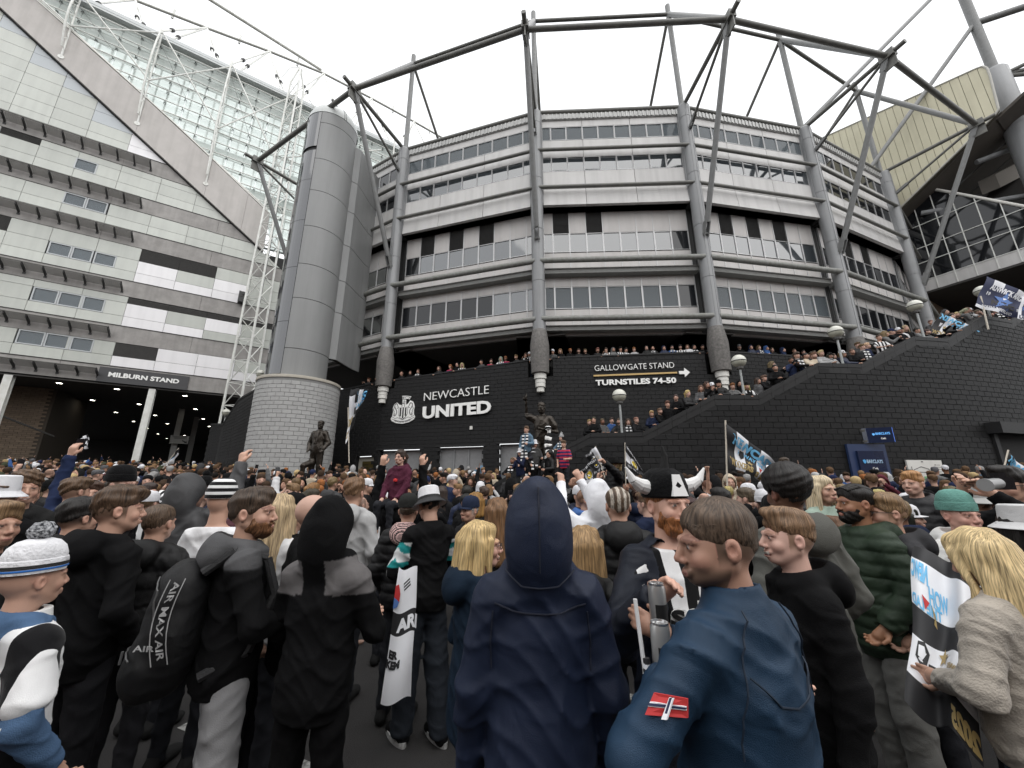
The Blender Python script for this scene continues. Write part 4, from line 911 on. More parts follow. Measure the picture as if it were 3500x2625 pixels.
# ---------------------------------------------------------------- people: distance-field bodies and clothes
def axis(lo, hi, fine, vf, vc):
    a = [lo]
    while a[-1] < hi:
        x = a[-1]; step = vc
        for f0, f1 in fine:
            if f0-1e-6 <= x < f1: step = vf; break
            if x < f0 < x+vc*1.001: step = max(vf, f0-x)
        a.append(x+step)
    return np.array(a, np.float32)
class Field:
    def __init__(s, xs, ys, zs): s.x, s.y, s.z = xs, ys, zs; s.D = np.full((len(xs), len(ys), len(zs)), 9.0, np.float32)
    def sl(s, lo, hi):
        r = []
        for a, l, h in zip((s.x, s.y, s.z), lo, hi): r.append(slice(max(0, np.searchsorted(a, l)-1), min(len(a), np.searchsorted(a, h)+1)))
        return tuple(r)
    def xyz(s, q): return s.x[q[0]][:,None,None], s.y[q[1]][None,:,None], s.z[q[2]][None,None,:]
    def put(s, fn, lo, hi, k=.02, op=1):
        m = .05+k; q = s.sl([a-m for a in lo], [a+m for a in hi])
        if any(c.stop <= c.start for c in q): return
        X, Y, Z = s.xyz(q); d = fn(X, Y, Z); S = s.D[q]
        if op == 1: h = np.clip(.5+.5*(S-d)/k, 0, 1); s.D[q] = S+(d-S)*h-k*h*(1-h)
        else: d = -d; h = np.clip(.5-.5*(S-d)/k, 0, 1); s.D[q] = S+(d-S)*h+k*h*(1-h)
    def ell(s, c, r, k=.02, op=1, tilt=0.0):
        ct, st = cos(tilt), sin(tilt)
        def fn(X, Y, Z):
            x = (X-c[0]); y = (Y-c[1]); z = (Z-c[2])
            if tilt: y, z = y*ct+z*st, -y*st+z*ct
            a = np.sqrt((x/r[0])**2+(y/r[1])**2+(z/r[2])**2)+1e-6; b = np.sqrt((x/r[0]**2)**2+(y/r[1]**2)**2+(z/r[2]**2)**2)+1e-6
            return a*(a-1)/b
        R = max(r) if tilt else None
        s.put(fn, [c[i]-(R or r[i]) for i in range(3)], [c[i]+(R or r[i]) for i in range(3)], k, op)
    def cap(s, a, b, r1, r2=None, k=.02, op=1):
        r2 = r1 if r2 is None else r2; ba = [b[i]-a[i] for i in range(3)]; L2 = sum(t*t for t in ba)+1e-9
        def fn(X, Y, Z):
            t = np.clip(((X-a[0])*ba[0]+(Y-a[1])*ba[1]+(Z-a[2])*ba[2])/L2, 0, 1)
            return np.sqrt((X-a[0]-ba[0]*t)**2+(Y-a[1]-ba[1]*t)**2+(Z-a[2]-ba[2]*t)**2)-(r1+(r2-r1)*t)
        R = max(r1, r2); s.put(fn, [min(a[i], b[i])-R for i in range(3)], [max(a[i], b[i])+R for i in range(3)], k, op)
    def cut(s, fn, lo=None, hi=None):        # keep fn < 0
        q = s.sl(lo, hi) if lo is not None else (slice(None),)*3
        s.D[q] = np.maximum(s.D[q], fn(*s.xyz(q)))
    def add(s, fn):
        q = (slice(None),)*3; s.D += fn(*s.xyz(q)).astype(np.float32)
    def mesh(s):
        D = s.D; S = D < 0; nx, ny, nz = D.shape
        C = np.zeros((nx-1, ny-1, nz-1), np.int8)
        offs = [(i,j,k) for i in (0,1) for j in (0,1) for k in (0,1)]
        for i,j,k in offs: C += S[i:nx-1+i, j:ny-1+j, k:nz-1+k]
        I, J, K = np.nonzero((C > 0) & (C < 8)); n = len(I)
        val = {o: D[I+o[0], J+o[1], K+o[2]] for o in offs}; P = np.zeros((n,3), np.float32); N = np.zeros(n, np.float32)
        for o in offs:
            for ax in range(3):
                if o[ax] == 0:
                    o2 = list(o); o2[ax] = 1; o2 = tuple(o2); a, b = val[o], val[o2]; m = (a < 0) != (b < 0)
                    t = np.where(m, a/np.where(m, a-b, 1), 0)
                    for c in range(3): P[:,c] += m*(o[c]+(t if c == ax else 0))
                    N += m
        P /= N[:,None]
        def w(a, i, f): return a[i]+(a[np.minimum(i+1, len(a)-1)]-a[i])*f
        V = np.stack([w(s.x, I, P[:,0]), w(s.y, J, P[:,1]), w(s.z, K, P[:,2])], 1)
        id_ = np.full((nx-1, ny-1, nz-1), -1, np.int32); id_[I,J,K] = np.arange(n)
        Q = []
        for ax, (u, v) in enumerate(((1,2),(2,0),(0,1))):
            sl0 = [slice(None)]*3; sl1 = [slice(None)]*3; sl0[ax] = slice(0,-1); sl1[ax] = slice(1,None)
            a, b = S[tuple(sl0)], S[tuple(sl1)]; e = np.argwhere(a != b)
            ok = (e[:,u] > 0) & (e[:,v] > 0) & (e[:,u] < D.shape[u]-1) & (e[:,v] < D.shape[v]-1); e = e[ok]
            fl = a[tuple(e.T)]; c = []
            for du, dv in ((1,1),(0,1),(0,0),(1,0)):
                t = e.copy(); t[:,u] -= du; t[:,v] -= dv; c.append(id_[tuple(t.T)])
            q = np.stack(c, 1); q = np.where(fl[:,None], q, q[:,::-1]); Q.append(q)
        Q = np.concatenate(Q); Q = Q[(Q >= 0).all(1)]
        return V, Q
def np_mesh(name, V, Q, m, col=None):
    me = bpy.data.meshes.new(name); n, f = len(V), len(Q)
    me.vertices.add(n); me.vertices.foreach_set('co', np.asarray(V, np.float32).ravel())
    me.loops.add(f*4); me.loops.foreach_set('vertex_index', np.asarray(Q, np.int32).ravel())
    me.polygons.add(f); me.polygons.foreach_set('loop_start', np.arange(0, f*4, 4, dtype=np.int32)); me.polygons.foreach_set('use_smooth', np.ones(f, bool))
    me.update(calc_edges=True)
    add_tint(me, col)
    if m in (MATS.get('short_hair'), MATS.get('long_hair')): strands(me, V)
    if m: me.materials.append(m)
    return me
def strands(me, V):
    V = np.asarray(V, np.float32); x, y = V[:,0], V[:,1]-.02; q = np.sqrt(x*x+y*y)+.012; top = np.clip((1.745-V[:,2])/.05, 0, 1)
    S = np.stack([x/q*.09, y/q*.09, np.where(V[:,2] > 1.69, -(q)*1.0, -.09-(1.69-V[:,2]))], 1)
    a = me.attributes.new('strand', 'FLOAT_VECTOR', 'POINT'); a.data.foreach_set('vector', S.astype(np.float32).ravel())
def add_tint(me, col=None):
    a = me.color_attributes.new('tint', 'FLOAT_COLOR', 'POINT'); a.data.foreach_set('color', np.zeros(len(me.vertices)*4, np.float32) if col is None else np.asarray(col, np.float32).ravel()); return me
def slim(V, k=.025):
    V = np.array(V, np.float32); V[:,0] *= 1-k*(1-sm(V[:,2], 1.42, 1.50))*(np.abs(V[:,0]) < 9); return V
def sm(x, a, b): t = np.clip((x-a)/(b-a), 0, 1); return t*t*(3-2*t)
def head_turn(V, yaw=0.0, pitch=0.0, full=False):
    V = np.array(V, np.float32); p = np.array((0,.02,1.53), np.float32); w = np.ones(len(V)) if full else sm(V[:,2], 1.44, 1.57)
    q = V-p
    if pitch:
        a = pitch*w; c, s_ = np.cos(a), np.sin(a); y, z = q[:,1]*c-q[:,2]*s_, q[:,1]*s_+q[:,2]*c; q[:,1], q[:,2] = y, z
    if yaw:
        a = yaw*w; c, s_ = np.cos(a), np.sin(a); x, y = q[:,0]*c-q[:,1]*s_, q[:,0]*s_+q[:,1]*c; q[:,0], q[:,1] = x, y
    return q+p

# materials for people: colour comes from the object, marked regions from a vertex attribute
def cloth_mat(name, rough=.85, bump=.55, bscale=260, sheen=0, attr=False, spec=.14):
    m = bpy.data.materials.new(name); m.use_nodes = True; t = m.node_tree; N = t.nodes; L = t.links; p = N['Principled BSDF']
    p.inputs['Roughness'].default_value = rough; p.inputs['Specular IOR Level'].default_value = spec
    if sheen: p.inputs['Sheen Weight'].default_value = sheen; p.inputs['Sheen Roughness'].default_value = .5
    oi = N.new('ShaderNodeObjectInfo'); out = oi.outputs['Color']
    tc = N.new('ShaderNodeTexCoord'); n = N.new('ShaderNodeTexNoise'); n.inputs['Scale'].default_value = 7; n.inputs['Detail'].default_value = 5; L.new(tc.outputs['Object'], n.inputs['Vector'])
    mr = N.new('ShaderNodeMapRange'); mr.inputs[3].default_value = .75; mr.inputs[4].default_value = 1.28; L.new(n.outputs[0], mr.inputs[0])
    if attr:
        at = N.new('ShaderNodeAttribute'); at.attribute_name = 'tint'; q = N.new('ShaderNodeMixRGB'); L.new(at.outputs['Alpha'], q.inputs[0]); L.new(out, q.inputs[1]); L.new(at.outputs['Color'], q.inputs[2]); out = q.outputs[0]
    x = N.new('ShaderNodeMixRGB'); x.blend_type = 'MULTIPLY'; x.inputs[0].default_value = 1; L.new(out, x.inputs[1]); L.new(mr.outputs[0], x.inputs[2]); L.new(x.outputs[0], p.inputs['Base Color'])
    n2 = N.new('ShaderNodeTexNoise'); n2.inputs['Scale'].default_value = bscale; n2.inputs['Detail'].default_value = 2; L.new(tc.outputs['Object'], n2.inputs['Vector'])
    n3 = N.new('ShaderNodeTexNoise'); n3.inputs['Scale'].default_value = 6; n3.inputs['Detail'].default_value = 1.5; n3.inputs['Distortion'].default_value = 1.6; L.new(tc.outputs['Object'], n3.inputs['Vector'])
    ad = N.new('ShaderNodeMath'); ad.operation = 'MULTIPLY_ADD'; ad.inputs[1].default_value = 6.5; L.new(n3.outputs[0], ad.inputs[0]); L.new(n2.outputs[0], ad.inputs[2])
    b = N.new('ShaderNodeBump'); b.inputs['Strength'].default_value = bump; b.inputs['Distance'].default_value = .004; L.new(ad.outputs[0], b.inputs['Height']); L.new(b.outputs[0], p.inputs['Normal'])
    MATS[name] = m; return m
cloth = cloth_mat('cotton_cloth', attr=True); nylon = cloth_mat('nylon_shell', .52, .5, 500, 0, True, .28); fleece = cloth_mat('fleece_cloth', .95, .9, 130, .2, True)
def skin_mat():
    m = cloth_mat('skin', .5, .12, 300, 0, True, .4); p = m.node_tree.nodes['Principled BSDF']
    p.inputs['Subsurface Weight'].default_value = .0
    return m
skin_m = skin_mat()
def hair_mat(name, sx, sz):
    m = bpy.data.materials.new(name); m.use_nodes = True; t = m.node_tree; N = t.nodes; L = t.links; p = N['Principled BSDF']; p.inputs['Roughness'].default_value = .5; p.inputs['Specular IOR Level'].default_value = .35
    oi = N.new('ShaderNodeObjectInfo'); tc = N.new('ShaderNodeTexCoord'); mp = N.new('ShaderNodeMapping'); mp.inputs['Scale'].default_value = (sx, sx, sz); sa = N.new('ShaderNodeAttribute'); sa.attribute_name = 'strand'; L.new(sa.outputs['Vector'], mp.inputs[0])
    n = N.new('ShaderNodeTexNoise'); n.inputs['Scale'].default_value = 1; n.inputs['Detail'].default_value = 4; n.inputs['Distortion'].default_value = .6; L.new(mp.outputs[0], n.inputs['Vector'])
    at = N.new('ShaderNodeAttribute'); at.attribute_name = 'tint'; q = N.new('ShaderNodeMixRGB'); L.new(at.outputs['Alpha'], q.inputs[0]); L.new(oi.outputs['Color'], q.inputs[1]); L.new(at.outputs['Color'], q.inputs[2])
    mr = N.new('ShaderNodeMapRange'); mr.inputs[1].default_value = .3; mr.inputs[2].default_value = .7; mr.inputs[3].default_value = .35; mr.inputs[4].default_value = 1.7; L.new(n.outputs[0], mr.inputs[0])
    x = N.new('ShaderNodeMixRGB'); x.blend_type = 'MULTIPLY'; x.inputs[0].default_value = 1; L.new(q.outputs[0], x.inputs[1]); L.new(mr.outputs[0], x.inputs[2]); L.new(x.outputs[0], p.inputs['Base Color'])
    b = N.new('ShaderNodeBump'); b.inputs['Strength'].default_value = .9; b.inputs['Distance'].default_value = .006; L.new(n.outputs[0], b.inputs['Height']); L.new(b.outputs[0], p.inputs['Normal'])
    MATS[name] = m; return m
hair_s = hair_mat('short_hair', 170, 42); hair_l = hair_mat('long_hair', 230, 10); knit = cloth_mat('knitted_wool', .95, 1.0, 90, .05, True)
def stripes_mat(name, freq, axis_, c1=(.006,.006,.007), c2=(.72,.72,.72), duty=.5, phase=0.0, sym=False):
    m = cloth_mat(name, .8, .3, 300, .1); t = m.node_tree; N = t.nodes; L = t.links
    tc = N.new('ShaderNodeTexCoord'); sp = N.new('ShaderNodeSeparateXYZ'); L.new(tc.outputs['Object'], sp.inputs[0])
    a = N.new('ShaderNodeMath'); a.operation = 'MULTIPLY_ADD'; a.inputs[1].default_value = freq; a.inputs[2].default_value = phase+100; src = sp.outputs[axis_]
    if sym: ab = N.new('ShaderNodeMath'); ab.operation = 'ABSOLUTE'; L.new(src, ab.inputs[0]); src = ab.outputs[0]
    L.new(src, a.inputs[0])
    f = N.new('ShaderNodeMath'); f.operation = 'FRACT'; L.new(a.outputs[0], f.inputs[0]); g = N.new('ShaderNodeMath'); g.operation = 'GREATER_THAN'; g.inputs[1].default_value = duty; L.new(f.outputs[0], g.inputs[0])
    q = N.new('ShaderNodeMixRGB'); q.inputs[1].default_value = (*c1, 1); q.inputs[2].default_value = (*c2, 1); L.new(g.outputs[0], q.inputs[0])
    for l in list(L):
        if l.from_node.type == 'OBJECT_INFO' and l.to_node.type == 'MIX_RGB': L.new(q.outputs[0], l.to_socket)
    return m
shirt_bw = stripes_mat('black_white_stripes', 9.0, 0, phase=.25); shirt_rb = stripes_mat('red_navy_hoops', 9.0, 2, (.015,.02,.09), (.42,.03,.06))
scarf_bw = stripes_mat('scarf_bars', 9.0, 2); beanie_bw = stripes_mat('beanie_stripes', 22.0, 2, duty=.55, phase=.2)

# ---- skeleton (1.75 m tall, facing -Y, its left hand at +X)
ARM = {'down': ((.222,.03,1.135),(.238,-.03,.88)), 'pocket': ((.245,.05,1.145),(.195,-.10,.96)), 'fold': ((.238,-.07,1.155),(-.03,-.205,1.17)),
       'phone': ((.225,-.17,1.20),(.10,-.34,1.36)), 'up': ((.30,-.10,1.62),(.26,-.17,1.88)), 'reach': ((.33,-.18,1.50),(.36,-.40,1.66)), 'lean': ((.25,-.20,1.18),(.06,-.40,1.155)),
       'side': ((.38,.0,1.27),(.55,-.03,1.36)), 'clap': ((.26,-.20,1.36),(.05,-.34,1.60)), 'hold': ((.255,-.05,1.15),(.15,-.28,1.13)), 'point': ((.27,-.06,1.70),(.24,-.06,1.98))}
def joints(arm, s, sh=0.0):
    e, w = ARM[arm] if isinstance(arm, str) else arm
    return (s*.168, .016, 1.395), (s*e[0], e[1], e[2]), (s*w[0], w[1], w[2])
def hand(F, e, w, s, r=.036, curl=.5, flat=False, full=True, point=False):
    e, w = Vector(e), Vector(w); d = (w-e).normalized(); side = d.cross(Vector((s*.2,-1,.1))).normalized(); n = side.cross(d).normalized()
    pc = w+d*.055
    F.cap(w-d*.01, pc+d*.02, .026, .034, .015)
    if not full: F.ell(pc+d*.06, (.034,.034,.034), .03); return
    for i, (o, L) in enumerate(((-.03,.062),(-.01,.075),(.011,.07),(.031,.055))):
        a = pc+d*.035+side*o*.85; k = curl+.06*i
        if point and i == 0: k = .02
        b = a+(d*cos(k)+n*sin(k))*L*.55; c = b+(d*cos(k*2.2)+n*sin(k*2.2))*L*.5
        F.cap(a, b, .0105, .0098, .006); F.cap(b, c, .0098, .008, .004)
    a = w+d*.03+side*-.03; b = a+(d*.75-side*.55+n*.35).normalized()*.042; c = b+(d*.9+n*.35).normalized()*.032
    F.cap(a, b, .014, .0115, .01); F.cap(b, c, .0115, .009, .004)
def wob(seed, amp, sc=1.0):
    r = np.random.default_rng(seed); p = r.uniform(0, 6.28, 9)
    def rd(q): return (1-np.abs(np.sin(q)))**2.5
    def fn(X, Y, Z):
        x, y, z = X*sc*1.75, Y*sc*1.75, Z*sc*1.75
        a = rd(8*z+4*x*np.sign(x+1e-6)+3*y+p[0]+1.6*np.sin(5*x+4*y+p[1])); b = rd(9*x-6*z+p[2]+1.5*np.sin(6*z+p[3])+3*y); c = rd(15*z-7*x+p[4]+1.5*np.sin(9*x+5*y+p[5])); e = np.sin(4*x+p[6])*np.sin(4*z+p[7])
        return -amp*(.55*a*(.6+.4*e)+.5*b*(.5-.5*e)+.32*c-.38)
    return fn
def body_field(armL='down', armR='down', vf=.006, vc=.02, fem=False, fat=1.0, fingers=True, handfine=True, seat=False, stance=(0,0)):
    jl, jr = joints(armL, 1), joints(armR, -1)
    xs_ = [j[i][0] for j in (jl, jr) for i in range(3)]; ys_ = [j[i][1] for j in (jl, jr) for i in range(3)]; zs_ = [j[i][2] for j in (jl, jr) for i in range(3)]
    fx = [(-.115,.115)]; fy = [(-.155,.135)]; fz = [(1.49,1.80)]
    if handfine:
        for j in (jl, jr):
            e, w = Vector(j[1]), Vector(j[2]); h = w+(w-e).normalized()*.09
            fx.append((h.x-.11, h.x+.11)); fy.append((h.y-.11, h.y+.11)); fz.append((h.z-.12, h.z+.12))
    lo = (min(xs_)-.2, min(ys_+[-.2])-.2, -.02); hi = (max(xs_)+.2, max(ys_+[.2])+.12, max(1.82, max(zs_)+.25))
    F = Field(axis(lo[0], hi[0], sorted(fx), vf, vc), axis(lo[1], hi[1], sorted(fy), vf, vc), axis(lo[2], hi[2], sorted(fz), vf, vc))
    f = fat
    F.ell((0,.008,1.28), (.155*f,.108*f,.21), .03); F.ell((0,.0,1.08), (.136*f,.104*f,.17), .04); F.ell((0,.012,.94), (.140*f,.098*f,.12), .05)
    F.cap((-.125,.018,1.395), (.125,.018,1.395), .056, k=.05)
    for s, j in ((1, jl), (-1, jr)):
        F.cap(j[0], j[1], .050, .039, .03); F.cap(j[1], j[2], .039, .026, .015); hand(F, j[1], j[2], s, full=fingers)
        if seat: F.cap((s*.09,.0,.90), (s*.12,-.36,.88), .078, .052, .03); F.cap((s*.12,-.36,.88), (s*.12,-.34,.50), .05, .034, .02); F.cap((s*.12,-.33,.48), (s*.12,-.46,.44), .034, .028, .02); continue
        st = stance[0 if s > 0 else 1]
        F.cap((s*.09,.005,.9), (s*.10,-.012+st*.5,.5), .074, .050, .03); F.cap((s*.10,-.012+st*.5,.5), (s*.105,.02+st,.09), .05, .034, .02); F.cap((s*.105,.035+st,.045), (s*.118,-.12+st,.032), .034, .026, .02)
    return F
def head_prims(F, fem=False, jaw=1.0, smile=0.0, thick=1.0, nose=1.0):
    F.cap((0,.03,1.40), (0,.012,1.57), .056*thick, .051*thick, .025)
    F.ell((0,.017,1.655), (.0745,.094,.092), .02); F.ell((0,-.03,1.605), (.060*jaw,.066,.085), .03)
    F.ell((0,-.060,1.552), (.028*jaw,.034,.026), .02)
    for s in (-1, 1): F.cap((s*.054*jaw,.005,1.588), (s*.022,-.062,1.548), .017, .017, .02)
    for s in (-1, 1):
        F.ell((s*.041,-.062,1.604), (.021,.025,.024), .015); F.cap((s*.012,-.092,1.657), (s*.045,-.078,1.655), .011, .009, .012)
        F.ell((s*.0305,-.102,1.638), (.0165,.013,.0115), .008, -1); F.ell((s*.0305,-.082,1.638), (.0135,.0125,.0125), .003)
        F.ell((s*.079,.012,1.628), (.011,.02,.031), .008); F.ell((s*.086,.006,1.630), (.006,.010,.016), .005, -1)
    F.cap((0,-.094,1.645), (0,-.115*nose,1.607), .0085, .0115, .010); F.cap((-.012,-.104,1.601), (.012,-.104,1.601), .009, k=.006)
    F.cap((-.018-.008*smile,-.094+.006*smile,1.573+.006*smile), (0,-.102,1.570), .008, k=.008); F.cap((.018+.008*smile,-.094+.006*smile,1.573+.006*smile), (0,-.102,1.570), .008, k=.008); F.cap((-.012,-.097,1.561), (.012,-.097,1.561), .008, k=.008)
    if smile > .5: F.ell((0,-.108,1.567), (.021,.012,.006), .004, -1)
def face_tint(V, hair=(.05,.03,.02), fade=.0, stubble=0.0, smile=0.0, iris=(.05,.04,.03), lips=(.40,.17,.15), lipa=.6, glasses=False, beardc=None):
    n = len(V); T = np.zeros((n,4), np.float32); x, y, z = V[:,0], V[:,1], V[:,2]; ax = np.abs(x)
    def mark(m, c, a=1.0): 
        m = np.clip(m, 0, 1)*a; T[:,:3] = np.where(m[:,None] > 0, T[:,:3]*(1-m[:,None])+np.array(c)*m[:,None], T[:,:3]); T[:,3] = np.maximum(T[:,3], m)
    front = y < -.05
    ruddy = np.exp(-(((ax-.045)/.022)**2+((z-1.597)/.02)**2))*front+np.exp(-((ax/.014)**2+((z-1.604)/.014)**2))*(y < -.1)+np.exp(-(((ax-.082)/.02)**2+((z-1.628)/.035)**2))*(ax > .07)*.8
    T[:,:3] = (.50,.19,.15); T[:,3] = ruddy*.30
    def over(m, c, a): w_ = np.clip(m, 0, 1)*a; k_ = w_ > T[:,3]; T[k_,:3] = c; T[k_,3] = w_[k_]
    if stubble: over(sm(-z, -1.60, -1.565)*(z > 1.515)*(y < .0), beardc or hair, stubble)
    if fade: over(((z > 1.55)&(z < 1.72)&(y > -.03)&(ax+np.maximum(0, y)*.9 > .045)&((ax < .0785)|(y > .03))).astype(float)*sm(z, 1.565, 1.63), hair, min(.92, fade*1.15))
    mark((front & (np.abs(z-1.664-.004*np.cos(ax*60)) < .0065) & (ax > .012) & (ax < .052)).astype(float), hair, .75)
    e = ((ax-.0305)/.0118)**2+((z-1.638)/.0052)**2; m = front & (e < 1)
    T[m] = (.38,.35,.33,1); i = m & (((ax-.0305)/.0065)**2+((z-1.638)/.0065)**2 < 1); T[i] = (*iris, 1)
    l = front & (np.abs(z-1.6475) < .004) & (ax > .017) & (ax < .045); T[l] = (.04,.025,.02,.8)
    w = .021+.009*smile; zz = 1.568+.30*np.maximum(0, ax-.006)*smile
    mark((front & (ax < w) & (np.abs(z-zz) < .0115*np.sqrt(np.clip(1-(ax/w)**2, 0, 1)))).astype(float), lips, lipa)
    if smile > .5: m = front & (ax < w*.85) & (np.abs(z-zz) < .0052+.004*(smile > .8)); T[m] = (.60,.56,.50,1); m2 = m & (z < zz-.003); T[m2] = (.09,.02,.02,1)
    elif smile > -.5: m = front & (ax < w) & (np.abs(z-1.5675) < .0022); T[m] = (.12,.04,.04,.9)
    return T
def jacket(arms=('down','down'), kind='jacket', v=.012, seed=0, hem=.80, fat=1.0, hood=None, sleeve='long', wr=1.0, collar=None, fem=False):
    o = {'puffer':.040, 'hoodie':.026, 'jacket':.026, 'tee':.018, 'fleece':.036, 'coat':.036}[kind]; f = fat
    jl, jr = joints(arms[0], 1), joints(arms[1], -1); J = [p for j in (jl, jr) for p in j]
    m = .12+o; lo = [min(min(p[i] for p in J)-m, (-.27*f, -.24, hem-.05)[i]) for i in range(3)]; hi = [max(max(p[i] for p in J)+m, (.27*f, .30, 1.62)[i]) for i in range(3)]
    if hood == 'up': hi[2] = max(hi[2], 1.86)
    F = Field(*[np.arange(lo[i], hi[i]+v, v, dtype=np.float32) for i in range(3)])
    F.ell((0,.008,1.28), (.158*f+o*.7,.112*f+o*.8,.215), .04); F.ell((0,-.003,1.08), (.146*f+o,.112*f+o*.9,.24), .06); F.ell((0,.018,.88), (.158*f+o,.120*f+o*.9,.32), .06)
    F.cap((-.135,.02,1.394), (.135,.02,1.394), .058+o*.35, k=.05)
    for q in (-1, 1): F.cap((q*.03,.03,1.455), (q*.135,.022,1.408), .05+o*.2, .048+o*.3, k=.04); F.ell((0,.03,1.43), (.12,.075,.06), .05)
    for s, j in ((1, jl), (-1, jr)):
        if sleeve == 'short': mid = tuple(j[0][i]+(j[1][i]-j[0][i])*.72 for i in range(3)); F.cap(j[0], mid, .056+o*.7, .056+o*.8, .04)
        else:
            F.cap(j[0], j[1], .050+o*.65, .044+o*.75, .04); F.cap(j[1], j[2], .044+o*.75, .033+o*.6, .02)
    if kind == 'puffer':
        F.add(lambda X, Y, Z: np.where(np.abs(X) < .245*f, 1, .8)*.011*(1-np.abs(np.sin(Z*(30+(seed % 3)*6)+.6*np.sin(3*X+seed)))**.55)-.006+0*Y)
        F.add(wob(seed, .011, 1.3))
    elif kind != 'tee': F.add(wob(seed, .022*wr))
    else: F.add(wob(seed, .014*wr))
    ct = 1.505 if collar is None else collar
    if kind != 'tee': F.cap((0,.025,1.42), (0,.014,ct-.01), .079+o*.3, .070+o*.25, .03)
    else: ct = 1.468
    F.cut(lambda X, Y, Z: (Z-ct-.12*(Y-.02)+0*X), (-.14,-.16,1.44), (.14,.18,1.63))
    F.cap((0,.022,1.45), (0,.010,1.64), .059, .062, .006, -1)
    if hood == 'down':
        F.ell((0,.135,1.455), (.125,.07,.105), .03, tilt=.35); F.cap((-.10,.02,1.465), (-.045,.12,1.50), .036, .04, .03); F.cap((.10,.02,1.465), (.045,.12,1.50), .036, .04, .03); F.cap((-.095,.02,1.465), (-.045,-.07,1.445), .030, .022, .04); F.cap((.095,.02,1.465), (.045,-.07,1.445), .030, .022, .04)
        F.ell((0,.075,1.555), (.072,.058,.095), .015, -1); F.ell((0,.0,1.56), (.068,.075,.10), .01, -1)
    if hood == 'up':
        F.ell((0,.035,1.665), (.113,.132,.125), .03); F.ell((0,.085,1.57), (.118,.092,.15), .05); F.cap((-.075,-.03,1.47), (.0,.02,1.45), .06, .07, .04); F.cap((.075,-.03,1.47), (.0,.02,1.45), .06, .07, .04)
        F.ell((0,.06,1.755), (.05,.085,.045), .04)
        F.ell((0,-.115,1.625), (.078,.12,.112), .012, -1); F.ell((0,.0,1.62), (.083,.105,.115), .006, -1); F.cap((0,.02,1.46), (0,.01,1.56), .058, k=.006, op=-1)
    if kind in ('jacket','hoodie','puffer','fleece'): F.add(lambda X, Y, Z: .016*(1-sm(Z, hem+.01, hem+.075))*(np.abs(X) < .22)+0*Y)
    F.cut(lambda X, Y, Z: hem-Z+.012*np.sin(9*X)+0*Y)
    if sleeve != 'short':
        for j in (jl, jr):
            e, w = Vector(j[1]), Vector(j[2]); d = (w-e).normalized(); c = w+d*.012
            F.cut(lambda X, Y, Z: np.where((X-c.x)**2+(Y-c.y)**2+(Z-c.z)**2 < .0046, (X-c.x)*d.x+(Y-c.y)*d.y+(Z-c.z)*d.z, -9), [t-.1 for t in c], [t+.1 for t in c])
    V, Q = F.mesh(); return slim(V), Q
def trousers(v=.014, seed=0, wide=0.0, stance=(0,0), fat=1.0, cuff=.055, seat=False):
    F = Field(np.arange(-.30, .30, v, dtype=np.float32), np.arange(-.50, .32, v, dtype=np.float32), np.arange(.02, 1.1, v, dtype=np.float32))
    F.ell((0,.012,.95), (.154*fat,.112*fat,.15), .05); F.ell((0,.038,.90), (.12,.085,.10), .05)
    for s, st in ((1, stance[0]), (-1, stance[1])):
        if seat: F.cap((s*.09,.0,.90), (s*.12,-.36,.88), .092, .068, .03); F.cap((s*.12,-.36,.88), (s*.12,-.34,.54), .066, .052, .02); continue
        F.cap((s*.088,.005,.90), (s*.10,-.012+st*.5,.5), .092, .068+wide, .03); F.cap((s*.10,-.012+st*.5,.5), (s*.108,.02+st,.075), .067+wide, .054+wide, .02)
    F.add(wob(seed, .022)); F.cut(lambda X, Y, Z: cuff-Z+0*X+0*Y); F.cut(lambda X, Y, Z: Z-1.04+0*X+0*Y)
    V, Q = F.mesh(); return slim(V), Q
def shoes(s, v=.010, st=0.0, sole=True):
    F = Field(np.arange(s*.11-.09, s*.11+.09, v, dtype=np.float32), np.arange(-.25+st, .15+st, v, dtype=np.float32), np.arange(-.02, .16, v, dtype=np.float32))
    F.cap((s*.105,.055+st,.045), (s*.115,-.13+st,.032), .042, .038, .02); F.cap((s*.105,.05+st,.05), (s*.105,.02+st,.11), .042, .042, .02); F.ell((s*.113,-.14+st,.035), (.044,.06,.032), .02)
    F.cut(lambda X, Y, Z: .004-Z+0*X+0*Y); F.cut(lambda X, Y, Z: Z-.115+0*X+0*Y)
    return F.mesh()
